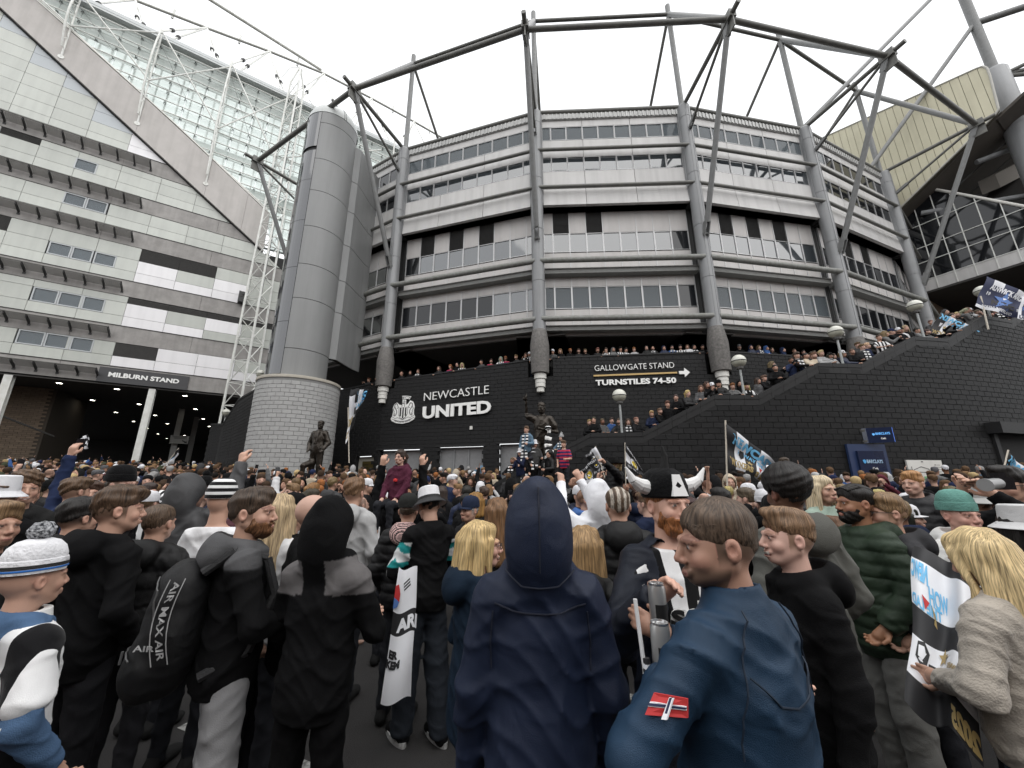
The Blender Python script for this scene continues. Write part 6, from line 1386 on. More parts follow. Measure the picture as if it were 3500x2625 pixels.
# ---------------------------------------------------------------- the people one can tell apart
PG = 'people in the crowd'
LODS = {}
LAST = {}
def person(label, px, py, y, rz, kind='jacket', arms=('down','down'), top=(.006,.006,.0065), hs='short', hc=(.045,.028,.018), hat=None, hatc=(.012,.012,.012), trs=(.02,.021,.025), skin=0, hood='down', yaw=0, pitch=0, smile=0.0, beardc=None, stub=0.0, fade=.55, v=.010, seed=None, mt=None, hem=.84, wide=0.0, stance=(0,0), size=None, fem=False, sho=(.02,.02,.02), fat=1.0, tmat=None, tint=None, glassesc=None, scarf=None, scarfm=None, group=PG, z0=None, seat=False, hatm=None, collar=None, sleeve='long', handfine=True, mid=None, trmat=None):
    if seed is None: seed = int(px*3+py) % 97
    p = sight(px, py, y); g = gz(p.x, p.y) if z0 is None else z0
    hh = 1.755+(.05 if hat in ('beanie','pompom','bucket','cap','cowboy') else .03 if hood == 'up' else .0)
    sc = (p.z-g)/hh if size is None else size
    zb = p.z-hh*sc if size is not None else g
    F = body_field(arms[0], arms[1], .0055 if v < .0115 else .008, .02, fem, fat, True, handfine, seat, stance); head_prims(F, fem, .92 if fem else 1.03, smile, .88 if fem else 1.05)
    V, Q = F.mesh(); V = slim(V); T = face_tint(V, hair=hc, fade=fade if hs in ('short','crop','quiff','fringe','side','buzz','curly') and not fem else 0, stubble=stub, smile=smile, beardc=beardc)
    o = link('person', np_mesh('person', head_turn(V, yaw, pitch), Q, skin_m, T)); tag(o, label, 'person', group)
    o.location = (p.x, p.y, zb); o.rotation_euler = (0, 0, radians(rz)); o.scale = (sc,)*3; o.color = (*(SKIN[skin] if isinstance(skin, int) else skin), 1)
    jv, jq = jacket(arms, kind, v, seed, hem, fat, hood, sleeve, 1.0, collar)
    tc = tint(jv) if tint else None
    LAST['top'] = jv
    m = mt or (nylon if kind == 'puffer' else fleece if kind == 'fleece' else cloth)
    if hood == 'up' and (yaw or pitch): jv = head_turn(jv, yaw, pitch)
    nm = {'tee':'shirt','fleece':'fleece_jacket'}.get(kind, 'jacket' if kind != 'hoodie' else 'hooded_top')
    child(nm, np_mesh(nm, jv, jq, m, tc), o, top)
    if mid: mv, mq = jacket(arms, mid[0], v, seed+1, hem+.03, fat, 'down' if mid[0] == 'hoodie' else None); child('undershirt', np_mesh('undershirt', mv, mq, cloth), o, mid[1])
    tv, tq = trousers(.013, seed, wide, stance, fat, seat=seat); child('trousers', np_mesh('trousers', tv, tq, trmat or tmat or cloth), o, trs)
    if not seat:
        for s in (-1, 1): sv, sq = shoes(s, .009, stance[0 if s > 0 else 1]); child('shoe', np_mesh('shoe', sv, sq, cloth), o, sho)
    if hs and hood != 'up':
        hv, hq = hair(hs, .0055 if v < .0115 else .008, seed)
        if hat: hv[:,2] = np.minimum(hv[:,2], 1.70+.1*(hv[:,2]-1.70)); hv[:,:2] = np.where((hv[:,2:3] > 1.66), (hv[:,:2]-(0,.018))*.88+(0,.018), hv[:,:2])
        child('hair', np_mesh('hair', head_turn(hv, yaw, pitch), hq, hair_l if hs in ('long','bob','ponytail','mid') else hair_s), o, hc)
    if beardc: bv, bq = beard(.006); child('beard', np_mesh('beard', head_turn(bv, yaw, pitch), bq, hair_s), o, beardc)
    if hat:
        if hat == 'pompom':
            pb = lathe_hat('pompom'); n0 = max(pb.v, key=lambda q: q[2]); idx = [i for i, q in enumerate(pb.v) if q[2] > 1.80 and abs(q[2]-1.845) < .06 and i >= len(pb.v)-14*6]; bb = B(); bb.v = [tuple(q) for q in head_turn(np.array(pb.v[len(pb.v)-14*6:]), yaw, pitch)]; k0 = len(pb.v)-14*6; bb.f = [tuple(i-k0 for i in f) for f in pb.f if min(f) >= k0]; bb.m = [0]*len(bb.f)
            child('bobble', bb.mesh('bobble', mat('speckled_bobble', (.012,.014,.02), .95, 0, (.55,.56,.58), 90, .25, bump=1.0, bscale=120), True), o)
        hb = lathe_hat('beanie' if hat == 'pompom' else hat); hb.v = [tuple(q) for q in head_turn(np.array(hb.v), yaw, pitch)]; me = add_tint(hb.mesh('hat', hatm or (knit if hat in ('beanie','pompom') else cloth), True))
        child({'pompom':'bobble_hat'}.get(hat, hat if hat in ('beanie','cap') else hat+'_hat'), me, o, hatc)
    if glassesc:
        b = B()
        for s in (-1, 1):
            pts = [(s*(.033+.022*cos(t)), -.108-.0*cos(t), 1.634+.016*sin(t)) for t in np.linspace(0, 2*pi, 13)]; b.path(pts, .0022, 5); b.path([(s*.055,-.104,1.640),(s*.080,-.02,1.643),(s*.082,.02,1.638)], .0022, 5)
        b.path([(-.011,-.11,1.637),(.011,-.11,1.637)], .0022, 5); b.v = [tuple(q) for q in head_turn(np.array(b.v), yaw, pitch)]; child('glasses', b.mesh('glasses', seam_m), o)
    if scarf:
        b = B(); 
        b.lathe((0,.015,1.475), [(.066,-.03),(.088,-.035),(.096,0),(.085,.035),(.066,.03)], 20)
        for s, L in ((-1,.42),(1,.34)):
            b.hexa([(s*.07-.045,-.165,1.45-L),(s*.07+.045,-.165,1.45-L),(s*.07+.045,-.15,1.45-L),(s*.07-.045,-.15,1.45-L),(s*.07-.04,-.105,1.47),(s*.07+.04,-.105,1.47),(s*.07+.04,-.085,1.47),(s*.07-.04,-.085,1.47)])
        me = add_tint(b.mesh('scarf', scarfm or scarf_bw, True)); child('scarf', me, o, scarf)
    return o
def drape(V, x, z, side=1, off=.003, r=.016):
    m = (np.abs(V[:,0]-x) < r) & (np.abs(V[:,2]-z) < r); y = V[m,1]*side
    return ((y.max() if len(y) else .15)+off)*side
def print_drape(o, V, s, u0, u1, z, h, m, side=1, wt=.03, off=.004, name='lettering', arc=0.0):
    vv, ff = text_verts(s, wt, .5); x0, x1 = vv[:,0].min(), vv[:,0].max(); y1 = vv[:,1].max(); b = B(); P = []
    for x, y, zz in vv:
        u = u0+(u1-u0)*(x-x0)/(x1-x0); w = z+h*y/y1; P.append((u, drape(V, u, w, side, off+.002*zz), w))
    b.add(P, ff); return child(name, b.mesh(name, m), o)
def line_drape(V, pts, r, side=1, n=6, off=.0):
    b = B(); P = []
    for (x0,z0),(x1,z1) in zip(pts[:-1], pts[1:]):
        for t in np.linspace(0, 1, n)[:-1]: x, z = x0+(x1-x0)*t, z0+(z1-z0)*t; P.append((x, drape(V, x, z, side, off), z))
    x, z = pts[-1]; P.append((x, drape(V, x, z, side, off), z)); b.path(P, r, 5); return b
def to_local(px, py, y, rz, P, hh=1.755):
    p = sight(px, py, y); g = gz(p.x, p.y); sc = (p.z-g)/hh; return (Matrix.Rotation(-radians(rz), 3, 'Z') @ (Vector(P)-Vector((p.x, p.y, g))))/sc
def reach(s, h, pole=(0,.3,-1), up=.285, fo=.255):      # two-bone arm whose palm comes to h; returns (elbow, wrist) with |x| before slimming
    S = Vector((s*.168*.975,.016,1.392)); h = Vector(h); W = h-(h-S).normalized()*.085; d = W-S; L = min(d.length, (up+fo)*.985); d.normalize()
    a = (up*up-fo*fo+L*L)/(2*L); hgt = sqrt(max(0, up*up-a*a)); q = Vector(pole)+Vector((s*.45,0,0)); q = (q-d*q.dot(d)).normalized(); e = S+d*a+q*hgt; w = S+d*L
    return (s*e.x/.975, e.y, e.z), (s*w.x/.975, w.y, w.z)
def wrist(e, h, back=.10):       # wrist so that the palm reaches h, as (abs x, y, z)
    e, h = Vector(e), Vector(h); w = h-(h-e).normalized()*back; return (abs(w.x)/.975, w.y, w.z)
def local(o):        # frame on a person: x to its left, o outward to its back (or front with s=-1)
    return lambda u, z, off=0.0: (u, off, z)
def on(o, me_or_b, name, m, color=None):
    me = me_or_b.mesh(name, m) if isinstance(me_or_b, B) else me_or_b
    return child(name, me, o, color)
def print_on(o, parent_part, s, fn, u0, u1, z, h, m, wt=.03, name='lettering'):
    vv, ff = text_verts(s, wt, .5); x0, x1 = vv[:,0].min(), vv[:,0].max(); y1 = vv[:,1].max()
    b = B(); b.add([fn(u0+(u1-u0)*(x-x0)/(x1-x0), z+h*y/y1, .002*zz) for x, y, zz in vv], ff)
    return child(name, b.mesh(name, m), o)
K = (.0045,.0045,.005)
DK = (.05,.034,.022); BRN = (.10,.06,.035); LBR = (.20,.125,.065); BLD = (.48,.36,.19); GIN = (.24,.095,.035); GRY = (.24,.23,.22); BLK = (.012,.010,.009)
# 1 tall man in the navy hooded jacket
h1 = person('tall person from behind in a navy jacket with the hood up, centre foreground', 1160, 1040, 1.56, 178, 'coat', (((.225,.02,1.12),(.24,-.05,.87)),((.225,.02,1.12),(.24,-.05,.87))), (.009,.015,.036), hood='up', v=.009, hem=.66, mt=nylon, trs=K, fat=.96, seed=4)
ns = mat('navy_seam', (.005,.008,.02), .7); J1 = LAST['top']
for pts in ([(0,1.50),(0,1.60),(0,1.70),(0,1.765)], [(-.15,1.395),(-.08,1.375),(0,1.37),(.08,1.375),(.15,1.395)], [(-.115,1.50),(-.06,1.455),(0,1.45),(.06,1.455),(.115,1.50)], [(-.155,1.37),(-.163,1.28),(-.16,1.20)], [(.155,1.37),(.163,1.28),(.16,1.20)]): on(h1, line_drape(J1, pts, .0028), 'seam', ns)
# 2 softshell man with the flag patch
C2 = sight(1404, 1492, 1.36); L2_ = to_local(1544, 1080, 1.23, -152, C2); C1 = sight(1432, 1325, 1.50); L3_ = to_local(1436, 1032, 1.90, 12, C1)
A2 = reach(1, L2_, (.9,.15,-.9)); A3 = reach(-1, L3_)
h2 = person('man in a blue softshell jacket with a red flag patch on the sleeve', 1544, 1080, 1.23, -152, 'jacket', (A2,((.25,-.12,1.17),(.05,-.26,1.30))), (.012,.034,.068), hs='crop', hc=(.085,.058,.04), stub=.8, beardc=None, hood=None, v=.009, mt=nylon, hem=.74, trs=(.015,.018,.03), pitch=.10, yaw=1.0, fat=1.12, skin=(.40,.23,.165), seed=11, collar=1.53, fade=.75)
s2 = mat('softshell_seam', (.005,.014,.03), .7); J2 = LAST['top']
for pts in ([(.08,1.49),(.12,1.40),(.15,1.28),(.155,1.20)], [(-.08,1.49),(-.12,1.40),(-.15,1.28),(-.155,1.20)], [(-.12,1.36),(-.06,1.30),(0,1.285),(.06,1.30),(.12,1.36)]): on(h2, line_drape(J2, pts, .0025), 'seam', s2)
b = B()
pv = J2[(J2[:,2] > 1.25) & (J2[:,2] < 1.38)]
def patch(u, z, o=0.0):
    y, w = .03+u*.6, 1.31+z*.6; m = (np.abs(J2[:,1]-y) < .014) & (np.abs(J2[:,2]-w) < .014); return ((J2[m,0].max() if m.any() else .25)+o+.001, y, w)
b.hexa([patch(-.045,-.03),patch(.045,-.03),patch(.045,-.03,.004),patch(-.045,-.03,.004),patch(-.045,.03),patch(.045,.03),patch(.045,.03,.004),patch(-.045,.03,.004)]); on(h2, b, 'flag_patch', fred)
for w_, m, e in ((.012, fw, .005), (.006, fnavy, .006)):
    b = B(); b.hexa([patch(-.044,-w_/2,0),patch(.044,-w_/2,0),patch(.044,-w_/2,e),patch(-.044,-w_/2,e),patch(-.044,w_/2,0),patch(.044,w_/2,0),patch(.044,w_/2,e),patch(-.044,w_/2,e)])
    b.hexa([patch(.012-w_/2,-.029,0),patch(.012+w_/2,-.029,0),patch(.012+w_/2,-.029,e),patch(.012-w_/2,-.029,e),patch(.012-w_/2,.029,0),patch(.012+w_/2,.029,0),patch(.012+w_/2,.029,e),patch(.012-w_/2,.029,e)]); on(h2, b, 'patch_cross', m)
# 3 bearded man in the horned hat
h3 = person('laughing man with ginger beard and horned black and white hat, facing the camera', 1436, 1032, 1.90, 12, 'tee', (((.255,-.05,1.15),(.2,-.24,1.10)),A3), (.5,.5,.5), hs='buzz', hc=GIN, beardc=(.26,.10,.035), smile=1.0, hood=None, v=.009, mt=stripes_mat('home_shirt_stripes', 8.5, 0, phase=.25), trs=(.02,.022,.03), skin=(.62,.37,.28), fade=.3, yaw=.05, sleeve='short')
T3 = LAST['top']
jv, jq = jacket((((.255,-.05,1.15),(.2,-.24,1.10)),A3), 'coat', .010, 3, .78, 1.0, None)
keep = ~((np.abs(jv[jq].mean(1)[:,0]) < .115+.10*np.clip(1.45-jv[jq].mean(1)[:,2], 0, .5)*.3) & (jv[jq].mean(1)[:,1] < -.02)); child('open_jacket', np_mesh('open_jacket', jv*np.array((1.03,1.03,1.0)), jq[keep], nylon), h3, (.006,.009,.018))
print_drape(h3, T3, 'sela', -.105, .105, 1.20, .085, letter_w, -1, .10, .005, 'shirt_print_outline'); print_drape(h3, T3, 'sela', -.105, .105, 1.203, .08, letter_k, -1, .03, .009, 'shirt_print')
hat = B()
hat.lathe((0,0,0), [(.088,1.668),(.0965,1.676),(.096,1.72),(.082,1.768),(.05,1.795),(0,1.80)], 28); hat.v = [(x, y*1.2+.018, z) for x, y, z in hat.v]; ho = child('horned_hat', add_tint(hat.mesh('horned_hat', knit, True)), h3, K)
for s in (-1, 1):
    b = B(); b.path([(s*.085,.01,1.715),(s*.13,0,1.725),(s*.17,-.01,1.745),(s*.195,-.015,1.785)], .028, 10); n = 10
    for i, r in enumerate((.032,.026,.018,.004)):
        pass
    b = B(); P_ = [(s*.082,.01,1.712),(s*.125,0,1.722),(s*.165,-.01,1.745),(s*.198,-.015,1.80)]
    for (p0, p1), (r0, r1) in zip(zip(P_[:-1], P_[1:]), ((.034,.030),(.030,.020),(.020,.004))): b.tube(p0, p1, r0, 12, r1)
    on(h3, b, 'horn', mat('white_plush', (.74,.74,.73), .95))
b = B(); b.tube((0,.0,1.79), (.01,.0,1.85), .020, 10, .014); b.tube((.01,.0,1.85), (.0,.0,1.90), .014, 10, .002); on(h3, b, 'horn', mat('black_plush', (.010,.010,.010), .95))
b = B(); b.hexa([(-.036,-.105,1.678),(.036,-.105,1.678),(.036,-.08,1.678),(-.036,-.08,1.678),(-.018,-.084,1.768),(.018,-.084,1.768),(.018,-.05,1.768),(-.018,-.05,1.768)]); on(h3, b, 'hat_patch', MATS['white_plush'])
# 4 boy in profile
h4 = person('smiling boy with brown fringe and black hooded top behind the blue softshell', 1690, 1104, 1.85, -98, 'hoodie', ('down','down'), K, hs='quiff', hc=(.19,.115,.065), smile=.9, v=.009, trs=(.05,.05,.052), skin=(.66,.42,.34), hem=.70, fade=.7, seed=6)
# 5 blonde woman in the oatmeal fleece
h5 = person('blonde woman seen from behind in an oatmeal fleece jacket and jeans, right edge', 2118, 1143, 1.78, 192, 'fleece', (((.30,.02,1.15),(.20,-.16,1.10)),((.30,.0,1.13),(.17,-.18,1.10))), (.40,.36,.31), hs='long', hc=(.62,.47,.25), fem=True, v=.009, hood=None, trs=(.075,.11,.15), hem=.84, pitch=.35, fat=1.12, seed=9)
# 6 backpack man
h6 = person('bearded man looking right in black jacket with grey hood and grey joggers', 556, 1058, 2.22, 128, 'jacket', ('pocket','hold'), K, hs='side', hc=(.055,.036,.024), stub=.0, beardc=(.16,.075,.035), v=.009, hood='down', trs=(.26,.26,.265), yaw=-.5, hem=.85, seed=3, wide=.012, tint=lambda V: np.concatenate([np.tile((.085,.085,.088), (len(V),1)), (sm(V[:,2], 1.385, 1.40)[:,None])], 1), fade=.5)
bp = thing('backpack', h6.location, 'black backpack with AIR MAX strap lettering worn by the bearded man in grey joggers', 'backpack'); bp.rotation_euler = h6.rotation_euler; bp.scale = h6.scale
Fb = Field(np.arange(-.24,.24,.011,dtype=np.float32), np.arange(.05,.50,.011,dtype=np.float32), np.arange(.76,1.46,.011,dtype=np.float32))
Fb.ell((0,.24,1.12), (.165,.12,.26), .04); Fb.ell((0,.23,1.30), (.145,.10,.14), .05); Fb.ell((0,.31,1.0), (.14,.09,.14), .03); Fb.add(wob(2, .012)); V, Q = Fb.mesh(); bpk = mat('backpack_black', (.013,.013,.014), .6, bump=.6, bscale=200)
o_ = child('bag', np_mesh('bag', V, Q, nylon), bp, (.006,.006,.0065))
for s in (-1, 1):
    b = B(); b.path([(s*.10,.17,1.38),(s*.115,.06,1.47),(s*.12,-.08,1.42),(s*.135,-.135,1.25),(s*.15,-.05,1.02),(s*.13,.12,.95)], .022, 8); child('shoulder_strap', b.mesh('shoulder_strap', bpk, True), bp)
zg = mat('zip_grey', (.06,.06,.06), .4); sg_ = mat('strap_grey_print', (.30,.30,.30), .5)
for pts in ([(-.10,1.06),(-.05,1.075),(.0,1.08),(.06,1.075),(.11,1.06)], [(-.12,1.22),(-.09,1.32),(0,1.365),(.09,1.32),(.12,1.22)]): child('zip', line_drape(V, pts, .004).mesh('zip', zg), bp)
b = B(); y = drape(V, .03, 1.05); b.tube((.03,y+.006,1.07), (.03,y+.008,1.02), .005, 6); child('zip_pull', b.mesh('zip_pull', mat('zip_silver', (.4,.4,.4), .3, .8)), bp)
def side_x(y, z): 
    m = (np.abs(V[:,1]-y) < .02) & (np.abs(V[:,2]-z) < .02); return (V[m,0].min() if m.any() else -.15)-.003
vv, ff = text_verts('AIR MAX AIR', .02, .5); x1 = vv[:,0].max(); b = B(); P = []
for x, y, zz in vv: w = 1.36-.30*x/x1; u = .255+.03*sin(x/x1*3)-.034*(y-.4); P.append((side_x(u, w)-.0008*zz, u, w))
b.add(P, ff); child('lettering', b.mesh('lettering', sg_), bp)
for y in (.232, .285):
    b = B(); b.path([(side_x(y+.03*sin(t*3), 1.37-.33*t), y+.03*sin(t*3), 1.37-.33*t) for t in np.linspace(0, 1, 9)], .0022, 5); child('strap_edge', b.mesh('strap_edge', sg_), bp)
vv, ff = text_verts('AIR', .02, .5); x1 = vv[:,0].max(); b = B(); b.add([(side_x(.36-.07*x/x1, 1.10+.03*y)-.001*zz, .36-.07*x/x1, 1.10+.03*y) for x, y, zz in vv], ff); child('lettering', b.mesh('lettering', sg_), bp)
# 7 hooded man with grey shoulder yoke
def yoke(V):
    a = ((V[:,2] > 1.335+.10*np.clip(.16-np.abs(V[:,0]), 0, .1)) & (np.abs(V[:,0]) > .055) & (V[:,2] < 1.50) & (np.abs(V[:,0]) < .26)).astype(float); return np.concatenate([np.tile((.125,.118,.118), (len(V),1)), a[:,None]], 1)
h7 = person('man seen from behind in a black hooded jacket with grey shoulder panels, hood up', 726, 1076, 2.12, 176, 'jacket', ('hold','hold'), (.004,.004,.0045), hood='up', v=.009, hem=.82, trs=(.004,.004,.0045), tint=yoke, seed=8)
# 8 black hooded top
h8 = person('tall young man in a plain black hooded top with dark fringe beside the bobble hat', 266, 1056, 2.38, 168, 'hoodie', ('pocket','pocket'), (.004,.004,.0045), hs='fringe', hc=(.075,.045,.027), v=.009, trs=(.014,.014,.016), yaw=-.45, fade=.75, seed=14)
# 9 boy with bobble hat and striped shirt
h9 = person('boy in white bobble hat and striped football shirt over a blue hooded top', 98, 1166, 1.72, 164, 'hoodie', (((.25,.02,1.13),(.25,-.10,.93)),((.27,.04,1.13),(.24,-.10,.92))), (.07,.125,.22), hs=None, hat='pompom', hatm=None, hatc=(.72,.72,.74), v=.009, trs=(.05,.07,.12), hem=.9, seed=5)
a9 = (((.25,.02,1.13),(.25,-.10,.93)),((.27,.04,1.13),(.24,-.10,.92)))
sv, sq = jacket(a9, 'tee', .009, 5, .78, 1.10, None, 'short'); sv = sv*np.array((1.05,1.12,1.0))+np.array((0,-.006,.0)); child('striped_shirt', np_mesh('striped_shirt', sv, sq, stripes_mat('boy_shirt_stripes', 6.25, 0, phase=-.0625, sym=True)), h9)
tb = lambda u, z, o=0.0: (u, drape(sv, u, z, 1, o), z)
b = B(); q9 = [(-.02,1.02),(.02,1.02),(.02,.93),(.05,.93),(.05,.90),(.02,.90),(.02,.84),(-.02,.84),(-.02,.90),(-.10,.90),(-.10,.935),(-.03,1.02)]; b.prism([(u-.10, z+.02) for u, z in q9], tb, .004, .010); on(h9, b, 'shirt_number', mat('red_print', (.60,.025,.02), .5))
print_drape(h9, sv, 'M', .03, -.03, 1.25, .05, MATS['red_print'], 1, .02, .004, 'shirt_name')
b = B(); ctr = (-.255, .05, 1.20)
b.lathe((0,0,0), [(0,0),(.042,0),(.042,.004),(0,.004)], 24); b.v = [(ctr[0]-.012-z, ctr[1]+x, ctr[2]+y) for x, y, z in b.v]; on(h9, b, 'sleeve_badge', letter_w)
b = B()
for i in range(6):
    a = i*pi/3; cx, cy = .026*cos(a), .026*sin(a); r = .011; pts = [(cx+(r if k % 2 == 0 else r*.45)*sin(pi*k/5), cy+(r if k % 2 == 0 else r*.45)*cos(pi*k/5)) for k in range(10)]; b.add([(ctr[0]-.0175, ctr[1]+x, ctr[2]+y) for x, y in pts], [tuple(range(10))])
on(h9, b, 'badge_star', letter_k)
b = B(); b.hexa([(ctr[0]-.016,ctr[1]-.05,1.115),(ctr[0]-.016,ctr[1]+.05,1.115),(ctr[0]-.012,ctr[1]+.05,1.115),(ctr[0]-.012,ctr[1]-.05,1.115),(ctr[0]-.016,ctr[1]-.05,1.15),(ctr[0]-.016,ctr[1]+.05,1.15),(ctr[0]-.012,ctr[1]+.05,1.15),(ctr[0]-.012,ctr[1]-.05,1.15)]); on(h9, b, 'sleeve_label', letter_w)
vv, ff = text_verts('FOUNDATION', .02, .5); x1 = vv[:,0].max(); b = B(); b.add([(ctr[0]-.018-.001*zz, ctr[1]+.045-.09*x/x1, 1.122+.018*y) for x, y, zz in vv], ff); on(h9, b, 'label_lettering', fblue2)
b = B(); b.lathe((0,.015,1.47), [(.07,-.045),(.098,-.05),(.105,0),(.098,.04),(.07,.04)], 24); on(h9, b, 'scarf', letter_w)
vv, ff = text_verts('OCU', .06, .5); x1 = vv[:,0].max(); b = B(); b.add([(.108*sin(1.3*(x/x1-.5)), .015+.108*cos(1.3*(x/x1-.5)), 1.44+.055*y) for x, y, zz in vv], ff); on(h9, b, 'scarf_lettering', letter_k)
for z, r, c in ((1.705,.0965,K),(1.698,.0968,K),(1.688,.0972,(.03,.16,.50))):
    b = B(); b.lathe((0,0,0), [(r,z-.004),(r+.001,z),(r,z+.004)], 28); b.v = [(x, y*1.2+.018, z_) for x, y, z_ in b.v]; on(h9, b, 'hat_stripe', seam_m if c == K else mat('blue_knit', c, .9))
# 10 small puffer boy
h10 = person('boy with cropped brown hair in a black puffer between two taller men', 352, 1092, 2.75, 186, 'puffer', ('pocket','pocket'), (.006,.006,.0065), hs='crop', hc=(.085,.055,.035), v=.010, seed=21, trs=(.03,.03,.034), fade=.2, wide=.0)
# 11 tracksuit man with flag, bucket hat
def track(V):
    x, y, z = V[:,0], V[:,1], V[:,2]; a = np.zeros((len(V),4)); arm = np.abs(x) > .17
    c = arm & (z > 1.18) & (z < 1.36); tr = (np.abs(((z+.9*np.abs(y))*14) % 2-1) < .45); a[c & tr] = (.02,.24,.24,1); a[c & ~tr] = (.62,.64,.64,1); s3 = arm & (z < 1.16) & ((y*60 % 2) < .9) & (np.abs(y+.12) < .06); a[s3] = (.7,.7,.7,1); return a
h11 = person('young man in black tracksuit top with teal sleeve chevrons and white bucket hat', 932, 1043, 3.4, -142, 'jacket', ('hold','hold'), (.005,.005,.0055), hs='short', hc=BLK, hat='bucket', hatc=(.70,.70,.72), v=.010, hood=None, tint=track, trs=(.022,.026,.033), wide=.03, pitch=.3, stance=(-.08,.10), sho=(.006,.006,.0065), hem=.86, seed=31)
for s, st_ in ((1,-.08),(-1,.10)):
    b = B(); pr = [(s*.115+.048*cos(t), -.05+st_+.155*sin(t)) for t in np.linspace(0, 2*pi, 20)][:-1]; n = len(pr); b.v = [(x, y, z) for z in (.002,.036) for x, y in pr]; b.f = [tuple(range(n)), tuple(range(n, 2*n))]+[(i, (i+1) % n, n+(i+1) % n, n+i) for i in range(n)]; b.m = [0]*len(b.f); on(h11, b, 'shoe_sole', mat('white_sole', (.62,.62,.60), .6, 0, (.3,.3,.3), 40, .4))
b = B(); b.lathe((0,0,0), [(.089,1.668),(.0915,1.668),(.0905,1.695),(.088,1.697)], 28); b.lathe((0,0,0), [(.092,1.674),(.1155,1.652),(.1365,1.632),(.1365,1.626),(.112,1.645),(.089,1.668)], 28); b.v = [tuple(q) for q in head_turn(np.array([(x, y*1.2+.018, z) for x, y, z in b.v]), 0, .3)]; on(h11, b, 'hat_brim', fblk)
# others close by
person('man in black cap and black puffer with a pink hood beneath', 885, 1062, 3.65, 182, 'puffer', ('pocket','pocket'), (.006,.006,.0065), hs='crop', hc=DK, hat='cap', hatc=(.02,.021,.02), hood='down', mid=('hoodie',(.62,.42,.40)), seed=41, v=.011)
h_b = person('smiling woman with a blonde bob and glasses in a navy jacket', 1040, 1130, 2.15, 112, 'jacket', ('pocket','pocket'), (.010,.020,.036), hs='bob', hc=(.50,.36,.17), fem=True, smile=.9, glassesc=K, v=.009, hood='down', hem=.72, trs=(.12,.15,.18), skin=(.62,.37,.29), yaw=-.15, seed=17)
person('woman with long brown hair, long black puffer and green scarf behind the navy hood', 1262, 1140, 2.15, 158, 'puffer', ('pocket','hold'), (.012,.012,.012), hs='long', hc=(.30,.19,.09), fem=True, hood='down', hem=.55, trs=(.02,.05,.13), scarf=(.30,.42,.36), scarfm=cloth, v=.010, seed=19)
h_z = person('man in a black puffer jacket with zebra striped cropped hair, seen from behind', 1332, 1055, 2.9, 176, 'puffer', ('pocket','pocket'), (.006,.006,.0065), hs='crop', hc=(.09,.06,.04), v=.010, hood='down', seed=25, fade=0)
for c in h_z.children:
    if c.name.startswith('hair'):
        me = c.data; co = np.empty(len(me.vertices)*3, np.float32); me.vertices.foreach_get('co', co); co = co.reshape(-1,3); T = np.zeros((len(co),4), np.float32); T[:,:3] = (.45,.40,.34); T[:,3] = ((np.sin(co[:,0]*150) > .1)).astype(float); me.color_attributes['tint'].data.foreach_set('color', T.ravel())
person('man with dark afro hair in a grey hooded top and chain, seen from behind', 1690, 1018, 2.35, 184, 'hoodie', ('pocket','pocket'), (.105,.105,.095), hs='afro', hc=BLK, skin=(.13,.065,.04), v=.010, hood='down', trs=K, seed=27, fat=1.08)
h_g = person('man with braids and black beard in a dark green puffer and grey trousers', 1838, 1048, 2.8, -96, 'puffer', ('pocket','pocket'), (.022,.038,.022), hs='crop', hc=BLK, beardc=BLK, skin=(.30,.15,.085), v=.010, hood='down', trs=(.165,.165,.155), wide=.025, hem=.74, seed=29, sho=(.18,.19,.19), fade=0)
b = B()
for i in range(-3, 4): b.path([(i*.018,-.072,1.735-abs(i)*.004),(i*.02,0,1.762-abs(i)*.006),(i*.017,.08,1.735-abs(i)*.004),(i*.008,.125,1.65),(i*.006,.13,1.56)], .009, 6)
on(h_g, b, 'hair_braid', mat('braid_black', (.012,.010,.009), .6))
person('laughing man in a teal beanie, white coat and white scarf', 2060, 1060, 2.8, -8, 'coat', ('phone','hold'), (.72,.72,.70), hs=None, hat='beanie', hatc=(.13,.29,.25), smile=.8, v=.010, hood='down', scarf=(.75,.75,.75), scarfm=cloth, skin=(.60,.34,.27), seed=33)
person('boy with glasses in a charcoal hooded top beside the green puffer', 1905, 1069, 2.75, -105, 'hoodie', ('pocket','pocket'), (.04,.04,.043), hs='short', hc=LBR, glassesc=K, v=.011, hood='down', seed=35)
person('young woman with pale blonde hair in a sage green jacket, facing the camera', 1772, 1030, 4.0, 8, 'jacket', ('pocket','pocket'), (.30,.38,.32), hs='mid', hc=(.55,.45,.30), fem=True, smile=.4, v=.012, hood=None, seed=37)
person('man in a white football shirt and striped beanie, seen from behind', 489, 1036, 3.1, 182, 'tee', ('pocket','pocket'), (.72,.72,.73), hs=None, hat='beanie', hatm=beanie_bw, v=.011, hood=None, fat=1.1, seed=39, sleeve='long')
h_n = person('person in a dark grey raincoat with hood up, left of the striped beanie', 420, 1026, 3.5, 172, 'coat', ('pocket','up'), (.055,.055,.057), hood='up', v=.011, mt=nylon, seed=43)
person('man in a ribbed black beanie looking right, left of the grey raincoat', 272, 1006, 3.9, 98, 'puffer', ('pocket','pocket'), K, hs='crop', hc=DK, hat='beanie', hatc=(.005,.005,.0055), v=.012, seed=45, skin=1)
hp = person('person with raised navy sleeve filming with a phone above the crowd at left', 170, 1035, 4.1, 175, 'jacket', ('point','pocket'), (.018,.028,.07), hs='fringe', hc=BRN, v=.012, hood=None, seed=47)
hp.data = hp.data
person('young man in a light grey hooded top with brown fringe, seen from behind', 768, 1036, 3.9, 178, 'hoodie', ('pocket','pocket'), (.40,.40,.40), hs='fringe', hc=(.15,.085,.045), v=.012, hood='down', seed=49, fade=.7)
